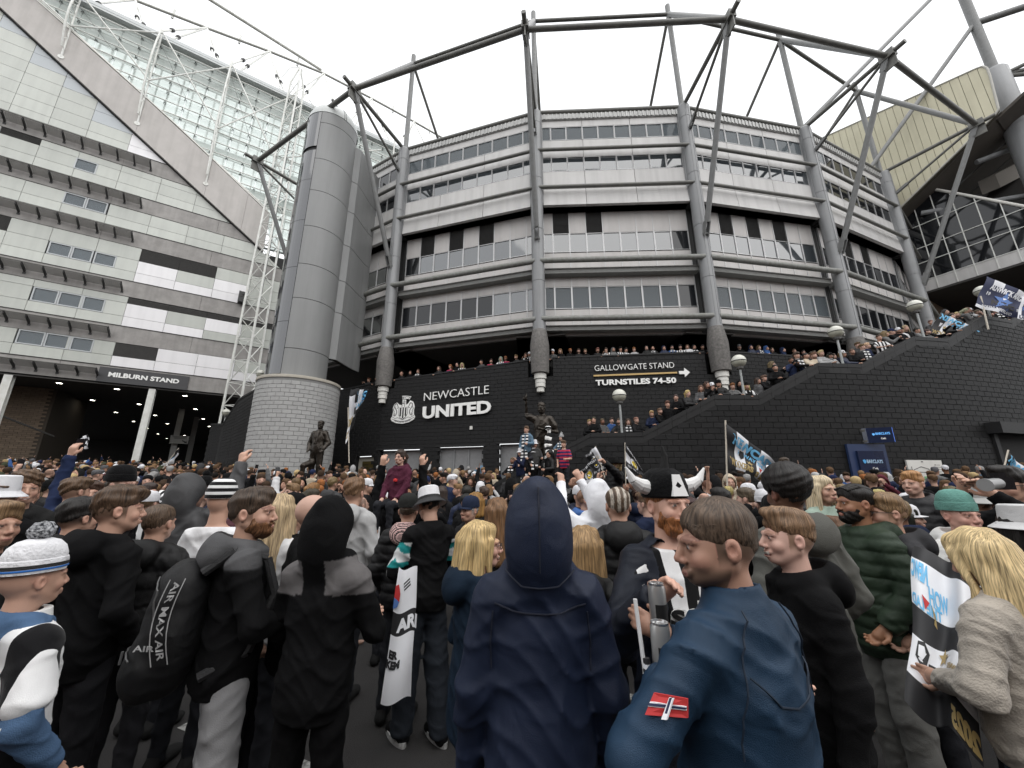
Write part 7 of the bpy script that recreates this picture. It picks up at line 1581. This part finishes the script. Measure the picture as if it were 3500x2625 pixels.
person('man in a navy cap looking over his shoulder, right of the tracksuit man', 1015, 1068, 4.2, -40, 'jacket', ('pocket','pocket'), (.02,.02,.022), hs='short', hc=GRY, hat='cap', hatc=(.015,.022,.045), v=.012, seed=51, skin=2)
person('woman with long straight brown hair in a black coat, seen from behind', 1074, 1078, 3.3, 186, 'coat', ('pocket','pocket'), K, hs='long', hc=(.16,.085,.04), fem=True, v=.011, hood=None, seed=53)
person('girl in a white hooded jacket with both arms raised clapping, seen from behind', 1285, 1038, 3.7, 196, 'jacket', (((.26,-.16,1.52),(.20,-.30,1.76)),((.10,-.2,1.52),(.02,-.32,1.78))), (.72,.73,.76), hood='up', v=.011, mt=nylon, seed=55, trs=K)
h_k = person('small girl in a burgundy jacket with dark pigtails sitting on shoulders above the crowd', 866, 973, 4.6, -18, 'jacket', (((.20,-.06,1.17),(.12,-.20,.98)),((.20,-.06,1.17),(.14,-.22,.98))), (.075,.018,.035), hs='ponytail', hc=(.035,.022,.016), smile=.7, fem=True, v=.011, hood='down', size=.70, seat=True, seed=57, hem=.86, skin=1)
b = B(); b.lathe((.04,-.155,1.26), [(0,-.03),(.03,-.02),(.034,0),(.03,.02),(0,.03)], 10); on(h_k, b, 'red_poppy', mat('poppy_red', (.55,.02,.02), .6))
person('man in a black flat cap carrying the small girl on his shoulders', 862, 1050, 4.65, 176, 'jacket', ('point','point'), K, hs='crop', hc=BLK, v=.012, seed=59)
person('dark haired boy in a grey puffer raised above the crowd before the stair wall', 1692, 990, 5.0, -42, 'puffer', ('lean','lean'), (.10,.10,.105), hs='short', hc=DK, v=.012, size=.74, seat=True, hood='down', seed=61, skin=3)
person('man below the boy in the grey puffer, black jacket', 1690, 1052, 5.1, 180, 'jacket', ('pocket','pocket'), K, hs='short', hc=DK, v=.014, seed=63)
person('girl in a black cowboy hat and black puffer with blonde plait, raised above the crowd', 1322, 986, 6.0, -70, 'puffer', ('reach','hold'), K, hs='ponytail', hc=BLD, hat='cowboy', hatc=(.008,.008,.008), fem=True, v=.013, size=.82, seat=True, hood='down', seed=65)
ph = person('photographer in black raising a camera with a zoom lens, near the right edge', 2166, 1012, 3.0, -80, 'jacket', (((.22,-.20,1.38),(.09,-.30,1.58)),((.22,-.20,1.38),(.08,-.28,1.60))), K, hs='quiff', hc=BLK, glassesc=K, v=.011, hood=None, seed=67)
person('person in a chequered bucket hat, seen from behind beside the photographer', 2098, 1040, 3.5, 150, 'jacket', ('pocket','pocket'), K, hs='short', hc=BRN, hat='bucket', hatm=None, hatc=(.35,.35,.34), v=.012, seed=69)
person('man with ginger hair looking left, near the map board', 1965, 1020, 4.6, -70, 'puffer', ('pocket','pocket'), (.02,.02,.022), hs='side', hc=(.36,.19,.08), v=.013, seed=71, skin=1)
person('woman in a black and white bucket hat with dark hair at the right picture edge', 2205, 1080, 2.5, 20, 'jacket', ('hold','hold'), K, hs='long', hc=BLK, hat='bucket', hatc=(.6,.6,.6), fem=True, v=.011, seed=73)
person('young man in a white bucket hat grinning at the left picture edge', 14, 1018, 3.0, 40, 'jacket', ('pocket','pocket'), K, hs='fringe', hc=BRN, hat='bucket', hatc=(.66,.66,.68), smile=1.0, v=.012, seed=75)
person('young man with brown curly fringe smiling sideways at the left', 62, 1022, 3.3, 62, 'jacket', ('pocket','pocket'), (.02,.02,.02), hs='curly', hc=BRN, smile=.8, v=.012, seed=77)
person('teenager with sandy quiff at the left edge, side view', 10, 1090, 2.3, 80, 'jacket', ('pocket','pocket'), (.02,.02,.02), hs='quiff', hc=LBR, v=.012, seed=79)
person('man with a thick black fringe and faded sides behind the bobble hat', 180, 1080, 2.75, 172, 'jacket', ('pocket','pocket'), (.02,.02,.02), hs='fringe', hc=BLK, v=.012, seed=81, fade=.8)
person('man with a black cap beside the hooded man with grey shoulder panels', 640, 1060, 2.9, 160, 'hoodie', ('pocket','pocket'), K, hs='crop', hc=DK, hat='cap', hatc=K, v=.012, seed=83)
person('bald man behind the hood with grey shoulder panels', 686, 1066, 2.5, 120, 'jacket', ('pocket','pocket'), K, hs=None, v=.012, seed=85, skin=1, hood=None)
person('woman with long fair hair in a white jacket right of the backpack man', 612, 1070, 2.8, 175, 'jacket', ('pocket','pocket'), (.62,.62,.62), hs='long', hc=(.40,.30,.18), fem=True, v=.012, seed=87, hood=None)
# things they carry
def can(p, label, r=.029, h=.148, tilt=(0,0)):
    t = thing('drink_can', p, label, 'can', 'silver drink cans'); t.rotation_euler = (tilt[0], tilt[1], .4)
    b = B(); b.lathe((0,0,0), [(0,.004),(.022,0),(r,.010),(r,h-.016),(.0245,h-.003)], 24); c = link('can_body', b.mesh('can_body', mat('brushed_can', (.50,.50,.49), .3, .6), True), t)
    b = B(); b.lathe((0,0,0), [(.0265,h-.006),(.0265,h),(.0235,h),(.022,h-.006),(0,h-.006)], 24); link('can_lid', b.mesh('can_lid', mat('bright_lid', (.7,.7,.7), .25, .9), True), t)
    b = B(); b.lathe((0,0,0), [(r+.0006,.025),(r+.0006,.085)], 24, a0=-2.6, a1=-.4); link('can_print', b.mesh('can_print', letter_k, True), t)
    b = B(); b.box((0,-.006,h-.003), (.012,.018,.002)); link('ring_pull', b.mesh('ring_pull', MATS['bright_lid']), t)
    return t
def world(o, p): return Vector(o.location)+Matrix.Rotation(o.rotation_euler.z, 3, 'Z') @ (Vector(p)*o.scale.x)
can(sight(1426, 1362, 1.46), 'silver drink can held up by the man in the horned hat')
can(sight(1434, 1462, 1.33), 'silver drink can held lower, beside the sleeve of the blue softshell')
pf = thing('flag_pole', C2+Vector((-.012,-.03,.02)), 'white plastic flag pole with furled black and white cloth held by the blue softshell man', 'flag pole')
b = B(); b.tube((0,0,-.07), (-.016,.02,.235), .0065, 10); link('pole', b.mesh('pole', pole_w, True), pf)
for i in range(5):
    b = B(); b.tube((0,0,.012+.013*i), (-.001,.001,.026+.013*i), .015-.001*i, 10, .014-.001*i); link('furled_cloth', b.mesh('furled_cloth', fw if i % 2 else fblk, True), pf)
ph_ = thing('phone', world(hp, (.225,-.10,2.09)), 'black phone in the raised hand of the person in the navy sleeve', 'phone')
b = B(); b.box((0,0,0), (.075,.009,.15), radians(20)); link('phone_body', b.mesh('phone_body', mat('phone_black', (.01,.01,.012), .2)), ph_)
b = B(); b.box((.015,.007,.045), (.03,.004,.05), radians(20)); link('camera_bump', b.mesh('camera_bump', MATS['phone_black']), ph_)
c_ = sight(2160, 1044, 2.72); cm = thing('camera', c_, 'black camera with a grey zoom lens held by the photographer in black', 'camera')
b = B(); b.box((0,0,0), (.12,.07,.085)); b.box((0,0,.055), (.05,.05,.03)); link('camera_body', b.mesh('camera_body', MATS['phone_black']), cm)
b = B(); b.tube((-.04,-.02,0), (-.18,-.07,-.01), .036, 16); b.tube((-.18,-.07,-.01), (-.20,-.077,-.011), .042, 16); link('lens', b.mesh('lens', mat('lens_grey', (.25,.25,.25), .35), True), cm)
bc = thing('bottle_cap', (-.42, 2.35, .005), 'small pale bottle cap lying on the asphalt in the foreground', 'bottle cap')
b = B(); b.lathe((0,0,0), [(0,.006),(.012,.006),(.016,.0)], 14); link('cap', b.mesh('cap', MATS['brushed_can']), bc)
# children and boys on the statue plinth, people on the steps
PL = 'youngsters on the statue plinth'
for lab, px, py, rz, kind, top, hat, hatc, hs, kw in (
    ('boy in a blue denim jacket and scarf standing highest beside the pointing statue', 1137, 921, -25, 'jacket', (.10,.16,.22), None, K, 'short', dict(scarf=(.5,.5,.5), z0=PZ+.35)),
    ('boy in a white cap and striped scarf just below the denim jacket boy', 1133, 948, -10, 'jacket', (.03,.03,.035), 'cap', (.62,.62,.64), None, dict(scarf=(.5,.5,.5))),
    ('boy in a white bucket hat beside the statue, upper right of the group', 1155, 948, 15, 'jacket', (.05,.05,.05), 'bucket', (.64,.64,.66), None, dict()),
    ('boy in a black and white bucket hat blowing a horn on the plinth', 1124, 966, -40, 'jacket', (.012,.016,.04), 'bucket', (.60,.60,.62), None, dict(arms=('phone','hold'))),
    ('boy in a white bucket hat with a black scarf in front of the statue legs', 1152, 966, 10, 'jacket', K, 'bucket', (.66,.66,.68), None, dict(scarf=(.5,.5,.5))),
    ('child in a black hooded puffer leaning on the statue leg', 1186, 972, -60, 'puffer', K, None, K, None, dict(hood='up')),
    ('boy in a red and navy hooped football shirt standing on the plinth', 1217, 952, -25, 'tee', (.4,.4,.4), None, K, 'fringe', dict(mt=shirt_rb, hood=None, sleeve='short', z0=PZ-.25)),
    ('boy in a black and white horned hat at the foot of the plinth', 1132, 1000, 0, 'jacket', (.03,.03,.03), 'beanie', (.5,.5,.5), None, dict(hatm=beanie_bw, scarf=(.5,.5,.5)))):
    kw.setdefault('hood', 'down'); kw.setdefault('arms', ('hold','pocket'))
    person(lab, px, py, 10.45 if px < 1200 else 10.3, rz, kind, top=top, hat=hat, hatc=hatc, hs=hs, hc=BRN, v=.02, size=.80, group=PL, handfine=False, **kw)
# ---------------------------------------------------------------- the rest of the crowd: shared meshes, one object per person
CR = random.Random(11)
POSES = ['down','pocket','fold','phone','lean','up','reach','clap']
def arms_of(p): return {'up':('up','down'), 'reach':('reach','pocket'), 'phone':('phone','phone'), 'clap':('clap','clap')}.get(p, (p, p))
CACHE = {}
def cached(key, fn):
    if key not in CACHE: CACHE[key] = fn()
    return CACHE[key]
def c_body(pose, face, lod):
    def mk():
        a = arms_of(pose); vf, vc = ((.011,.03),(.017,.045),(.024,.06))[lod]
        F = body_field(a[0], a[1], vf, vc, fem=(face == 2), fingers=lod == 0, handfine=lod == 0); head_prims(F, face == 2, .92 if face == 2 else 1.03, (.2,.9,.4,0)[face], .9 if face == 2 else 1.05)
        V, Q = F.mesh(); V = slim(V); return np_mesh('person', V, Q, skin_m, face_tint(V, fade=.5 if face != 2 else 0, stubble=(.0,.35,0,.75)[face], smile=(.2,.9,.4,0)[face]))
    return cached(('b', pose, face, lod), mk)
def c_top(kind, pose, hood, lod):
    def mk():
        V, Q = jacket(arms_of(pose), kind, (.016,.024,.034)[lod], POSES.index(pose)*3+lod, .78, 1.0, hood, 'short' if kind == 'tee' else 'long')
        return np_mesh('top', V, Q, nylon if kind == 'puffer' else cloth)
    return cached(('t', kind, pose, hood, lod), mk)
def c_striped(pose, lod, m):
    def mk(): V, Q = jacket(arms_of(pose), 'tee', (.016,.024,.034)[lod], 3, .78, 1.0, None, 'short'); return np_mesh('shirt', V, Q, m)
    return cached(('s', pose, lod, m.name), mk)
def c_tr(lod): return cached(('tr', lod), lambda: np_mesh('trousers', *trousers((.018,.026,.036)[lod], 3), cloth))
def c_hair(style, lod, var=0):
    def mk(): V, Q = hair(style, (.009,.013,.018)[lod], var); return np_mesh('hair', V, Q, hair_l if style in ('long','bob','ponytail','mid') else hair_s)
    return cached(('h', style, lod, var), mk)
def c_hat(kind, mm): return cached(('hat', kind, mm.name), lambda: add_tint(lathe_hat(kind, 20).mesh('hat', mm, True)))
def c_scarf():
    def mk():
        b = B(); b.lathe((0,.015,1.475), [(.066,-.03),(.088,-.035),(.096,0),(.085,.035),(.066,.03)], 16)
        for s, L in ((-1,.42),(1,.34)): b.hexa([(s*.07-.045,-.185,1.45-L),(s*.07+.045,-.185,1.45-L),(s*.07+.045,-.165,1.45-L),(s*.07-.045,-.165,1.45-L),(s*.07-.04,-.115,1.47),(s*.07+.04,-.115,1.47),(s*.07+.04,-.09,1.47),(s*.07-.04,-.09,1.47)])
        return add_tint(b.mesh('scarf', scarf_bw, True))
    return cached(('scarf',), mk)
TOPS = [((.005,.005,.0055),'black',50), ((.011,.011,.012),'black',12), ((.05,.05,.052),'charcoal',10), ((.014,.021,.05),'navy',11), ((.12,.12,.12),'grey',6), ((.36,.36,.36),'pale grey',3), ((.66,.66,.67),'white',5), ((.045,.052,.03),'olive green',4), ((.09,.02,.03),'burgundy',2), ((.40,.34,.26),'beige',2), ((.05,.11,.28),'blue',3), ((.10,.16,.22),'denim blue',2)]
HAIRC = [((.045,.028,.018),'dark brown',28), ((.10,.06,.034),'brown',26), ((.19,.115,.06),'light brown',12), ((.012,.010,.009),'black',14), ((.42,.31,.16),'blonde',9), ((.26,.10,.035),'ginger',6), ((.26,.255,.25),'grey',7)]
def pick(L): return CR.choices(L, [q[-1] for q in L])[0]
USED = {}
def spec(pose=None, zone=None):
    d = {}; d['fem'] = CR.random() < .24; d['top'] = pick(TOPS)
    k = CR.choices(['jacket','puffer','hoodie','coat','striped','hoop'], [28,30,20,8,9,1])[0]; d['kind'] = k
    d['hood'] = CR.choices(['down', None, 'up'], [60,28,12])[0] if k in ('puffer','hoodie','jacket') else (None if k != 'coat' else 'down')
    d['pose'] = pose or CR.choices(POSES[:4]+['up','clap'], [46,28,8,12,4,2])[0]
    d['hairc'] = pick(HAIRC); d['style'] = CR.choice(['long','bob','ponytail','mid','long']) if d['fem'] else CR.choices(['short','crop','quiff','fringe','curly','side','buzz',None], [18,18,14,20,9,14,6,5])[0]
    h = CR.random(); d['hat'] = None
    if d['hood'] != 'up' and h < .24: d['hat'] = CR.choices(['beanie','cap','bucket','pompom'], [36,34,16,14])[0]
    d['hatc'] = CR.choices([((.005,.005,.0055),'black'),((.62,.62,.64),'white'),((.10,.10,.105),'grey'),((.015,.022,.06),'navy'),('bw','black and white striped')], [45,16,12,12,15])[0]
    if d['hatc'][0] == 'bw' and d['hat'] in ('cap','bucket', None): d['hatc'] = ((.62,.62,.64),'white')
    d['scarf'] = CR.random() < .16; d['face'] = 2 if d['fem'] else CR.choice([0,1,3]); d['skin'] = CR.choice(SKIN) if CR.random() < .94 else (.20,.10,.06)
    return d
def describe(d, zone, rz):
    if d['hat']: head = f"{d['hatc'][1]} {'bobble hat' if d['hat']=='pompom' else 'bucket hat' if d['hat']=='bucket' else d['hat']}"
    elif d['hood'] == 'up': head = 'hood up'
    elif d['style'] is None: head = 'bald head'
    else: head = d['hairc'][1]+{'long':' long','mid':' long','bob':' bobbed','ponytail':' tied','curly':' curly','fringe':' fringed','crop':' cropped','buzz':' shaved','quiff':' swept up','side':' side parted'}.get(d['style'], ' short')+' hair'
    g = {'striped':'striped football shirt','hoop':'hooped football shirt','puffer':d['top'][1]+' puffer','hoodie':d['top'][1]+' hooded top','coat':d['top'][1]+' coat','jacket':d['top'][1]+' jacket'}[d['kind']]
    t = head+', '+g+(', scarf' if d['scarf'] else '')
    act = {'fold':', arms folded','phone':', hands raised to face','up':', one arm up','clap':', clapping'}.get(d['pose'], '')
    return (t if d['scarf'] else t+act).strip(), zone
PENDING = []
ORD_ = ['first','second','third','fourth','fifth','sixth','seventh','eighth','ninth','tenth']
def add_person(x, y, z, rz, d, sc, lod, zone, group):
    o = bpy.data.objects.new('person', c_body(d['pose'], d['face'], lod)); COL.objects.link(o); o.location = (x, y, z); o.rotation_euler = (0, 0, rz); o.scale = (sc,)*3; o.color = (*d['skin'], 1)
    k = d['kind']; j = CR.uniform(.75, 1.3)
    if k in ('striped','hoop'):
        child('shirt', c_striped(d['pose'], lod, shirt_bw if k == 'striped' else shirt_rb), o, (.5,.5,.5))
    else: child({'hoodie':'hooded_top'}.get(k, k if k in ('jacket','coat') else 'jacket'), c_top(k, d['pose'], d['hood'], lod), o, tuple(c*j for c in d['top'][0]))
    if lod < 2 or CR.random() < .3: child('trousers', c_tr(lod), o, CR.choice([(.012,.012,.013),(.02,.025,.04),(.05,.07,.11),(.06,.06,.06)]))
    yaw = CR.choice([0, 0, .35, -.35, .6, -.6]) if d['hood'] != 'up' else 0
    if d['style'] and d['hood'] != 'up' and not (d['hat'] and not d['fem'] and lod == 2):
        child('hair', c_hair(d['style'] if not (d['hat'] and not d['fem']) else 'buzz', lod, CR.randint(0, 1)), o, tuple(c*CR.uniform(.8,1.25) for c in d['hairc'][0]))
    if d['hat']:
        bw = d['hatc'][0] == 'bw'; mm = beanie_bw if bw else (knit if d['hat'] in ('beanie','pompom') else cloth)
        child({'pompom':'bobble_hat','bucket':'bucket_hat'}.get(d['hat'], d['hat']), c_hat(d['hat'], mm), o, (.5,.5,.5) if bw else d['hatc'][0])
    if d['scarf']: child('scarf', c_scarf(), o, (.5,.5,.5))
    t, zn = describe(d, zone, rz); PENDING.append((o, t, zn, group)); o['category'] = 'person'; o['group'] = group
    return o
# the parapet of the terrace, the stairs
for k, us in ((0, (6.9,7.5,7.95,8.35)), (1, (.75,1.15,1.75,3.1,3.75,4.2,4.5,5.6,6.15,6.6,7.0,7.45,7.95,8.3)), (2, (.7,1.05,1.5,1.95,2.4,2.95,3.3,3.75,4.1,4.45,4.8,5.35,5.8,6.25,6.65,7.05,7.4,7.85,8.3)), (3, (.75,1.8,2.3,2.9,3.25,3.7,4.3,4.9,5.5,6.2))):
    F, L = bayF(k); ax, ay, _ = F(0,0,0); bx, by, _ = F(1,0,0); face = atan2(by-ay, bx-ax); z0, z1 = TOPZ[k]
    zone = ('at parapet beside round tower','at parapet above NEWCASTLE lettering','at parapet above GALLOWGATE lettering','at parapet right of last lettering')[k]
    for u in us:
        u += CR.uniform(-.08,.08); x, y, _ = F(u, 0, -.42-CR.random()*.12); d = spec(CR.choices(['lean','fold','phone'], [76,14,10])[0]); top = z0+(z1-z0)*u/L
        sc = CR.uniform(.95, 1.04); add_person(x, y, top-1.12*sc-CR.uniform(.0,.10), face+CR.uniform(-.5,.5), d, sc, 1, zone, 'people leaning on the terrace parapet')
for a0, a1, n, zone in ((-8.2,-5.6,3,'on lowest flight of stairs'), (-5.2,-3.2,7,'on the lowest stair landing'), (-3.0,-.8,6,'on flight above lowest landing'), (-.8,.9,7,'on the second stair landing'), (1.1,3.1,6,'on flight above second landing'), (3.2,4.9,7,'on the third stair landing'), (5.1,7.4,7,'on flight above third landing'), (7.5,9.2,7,'on the fourth stair landing'), (9.5,11.7,8,'on flight above fourth landing'), (11.8,13.9,10,'on topmost landing by navy flag'), (14.2,17,7,'on stairs at right picture edge')):
    for i in range(n):
        a = a0+(a1-a0)*(i+.5)/n+CR.uniform(-.1,.1); x, y, _ = arcF(a, 0, -.42-CR.random()*.15-(.45 if i % 4 == 3 else 0)); d = spec(CR.choices(['lean','fold','phone','pocket'], [60,14,12,14])[0]); sc = CR.uniform(.90, 1.04)
        add_person(x, y, prof(a)-1.08*sc-CR.uniform(.0,.12)+(.12 if i % 4 == 3 else 0), a/RS+CR.uniform(-.6,.6), d, sc, 1, zone, 'people leaning on the stair wall')
# people standing on ground: jittered rows, nearer ones first
taken = [(o.location.x, o.location.y) for o in bpy.data.objects if o.name.startswith('person') and o.location.y < 9 and o.location.z < 1.2]
def free(x, y, r):
    return all((x-a)**2+(y-b_)**2 > r*r for a, b_ in taken)
def blocked(x, y):
    r = hypot(x-CX, y-CY)
    if x > -6.5 and r < RS+.5 and atan2(x-CX, CY-y)*RS > -8.8: return True
    if r < 38.9 and x > -9: return True
    if (x-TC.x)**2+(y-TC.y)**2 < 2.6**2: return True
    if abs(x-pl0.x) < 1.45 and 9.5 < y < 12.5: return True
    if abs(x-rp.x) < .9 and abs(y-15) < .9: return True
    if x > -19 and y > 18.6 and y > 19.3-(x+12.6)*.9: return True
    if y > 26.5: return True
    return False
spots = []
y = 3.1
while y < 26:
    st = .60+.012*y; x = -1.25*y-1.0
    while x < 1.28*y+1.0:
        xx, yy = x+CR.uniform(-.2,.2), y+CR.uniform(-.2,.2)
        if not blocked(xx, yy) and free(xx, yy, .40 if yy > 3.6 else .52): spots.append((xx, yy)); taken.append((xx, yy))
        x += st
    y += .55+.012*y
spots.sort(key=lambda p: p[1]+.12*abs(p[0]))
LIM = 300-sum(1 for o in bpy.data.objects if o.name.startswith('person'))
ZX = [(-1.1,'before undercroft'),(-.62,'before suited statue'),(-.33,'below crest'),(-.05,'below UNITED lettering'),(.14,'before statue plinth'),(.42,'below lowest lamp'),(.72,'before NEWCASTLE flag'),(1.02,'before cash machine'),(9,'before roller shutter')]
far = []
for i, (x, y) in enumerate(spots):
    away = CR.random(); rz = pi+CR.gauss(0,.45) if away < .66 else CR.uniform(-.9,.9) if away < .86 else CR.choice([-1,1])*CR.uniform(1.2,1.9)
    rz += -x*.03; d = spec(); g = gz(x, y); sc = max(.86, min(1.05, CR.gauss(.975 if not d['fem'] else .925, .035)))
    if y < 4.2: sc = min(sc, .98)
    if i >= LIM: far.append((x, y, g, rz, d, sc)); continue
    lod = 0 if y < 5.2 else 1 if y < 9.5 else 2
    if y > 5 and CR.random() < .05: d['pose'] = 'reach'
    t = x/max(y, 1); zn = next(n for lim_, n in ZX if t < lim_); row = 'near camera,' if y < 4.6 else 'middle rows' if y < 7 else 'back rows' if y < 10 else 'far back'
    add_person(x, y, g, rz, d, sc, lod, row+' '+zn, PG)
# the farthest people: one joined mass
V_, Q_, C_ = [], [], []; nv = 0
def grab(me):
    def mk():
        n = len(me.vertices); v = np.empty(n*3, np.float32); me.vertices.foreach_get('co', v); q = np.empty(len(me.loops), np.int32); me.loops.foreach_get('vertex_index', q); c = np.empty(n*4, np.float32)
        me.color_attributes['tint'].data.foreach_get('color', c); return v.reshape(-1,3), q.reshape(-1,4), c.reshape(-1,4)
    return cached(('grab', me.name), mk)
for x, y, g, rz, d, sc in far:
    parts = [(c_body(d['pose'], d['face'], 2), d['skin'])]
    k = d['kind'] if d['kind'] not in ('striped','hoop') else 'jacket'
    parts.append((c_top(k, d['pose'], d['hood'], 2), d['top'][0]))
    if d['hat'] and d['hatc'][0] != 'bw' or (d['style'] and d['hood'] != 'up'): parts.append((c_hair(d['style'] or 'crop', 2, 0), d['hairc'][0] if not d['hat'] else d['hatc'][0] if d['hatc'][0] != 'bw' else (.4,.4,.4)))
    co, si = cos(rz), sin(rz)
    for me, col in parts:
        v, q, c = grab(me); w = v*sc; V_.append(np.stack([x+w[:,0]*co-w[:,1]*si, y+w[:,0]*si+w[:,1]*co, g+w[:,2]], 1)); Q_.append(q+nv); nv += len(v)
        cc = np.array(col)[None]*(1-c[:,3:4])+c[:,:3]*c[:,3:4]; C_.append(np.concatenate([cc, np.ones((len(v),1))], 1))
if V_:
    o = link('crowd', np_mesh('crowd', np.concatenate(V_), np.concatenate(Q_), cloth, np.concatenate(C_))); o['kind'] = 'stuff'; o['label'] = 'far crowd of supporters packed below the walls and the undercroft'; o['category'] = 'crowd'
pm = cached(('phone',), lambda: (lambda b: (b.box((0,0,0), (.074,.010,.152)), b.mesh('phone', MATS['phone_black']))[1])(B()))
PH = []
for o, t, z, g in PENDING:
    if g == PG and o.location.y < 11 and any(s in t for s in (', one arm up',)): PH.append(o)
    elif g == PG and o.location.y < 11 and o.data in [CACHE.get(('b','reach',f,l)) for f in range(4) for l in range(3)]: PH.append(o)
PH.sort(key=lambda o: o.location.x/o.location.y)
for i, o in enumerate(PH[:10]):
    up = o.data in [CACHE.get(('b','up',f,l)) for f in range(4) for l in range(3)]; h = (.255*.975,-.20,1.99) if up else (.365*.975,-.47,1.73)
    q = tag(link('phone', pm), 'phone held up above the crowd, '+ORD_[i]+' from the left', 'phone', 'phones held up in the crowd'); q.location = world(o, h); q.rotation_euler = (radians(8), 0, o.rotation_euler.z)
# labels: those alike in look and zone are told apart by their order from left to right
by = {}
for o, t, z, g in PENDING: by.setdefault((t, z), []).append(o)
ORD = ['first','second','third','fourth','fifth','sixth','seventh','eighth','ninth','tenth']
for (t, z), L in by.items():
    if len(L) == 1: L[0]['label'] = f'{t} {z}'
    else:
        L.sort(key=lambda o: o.location.x/o.location.y)
        for i, o in enumerate(L): o['label'] = f'{t}, {ORD[min(i,9)]} from left {z}'
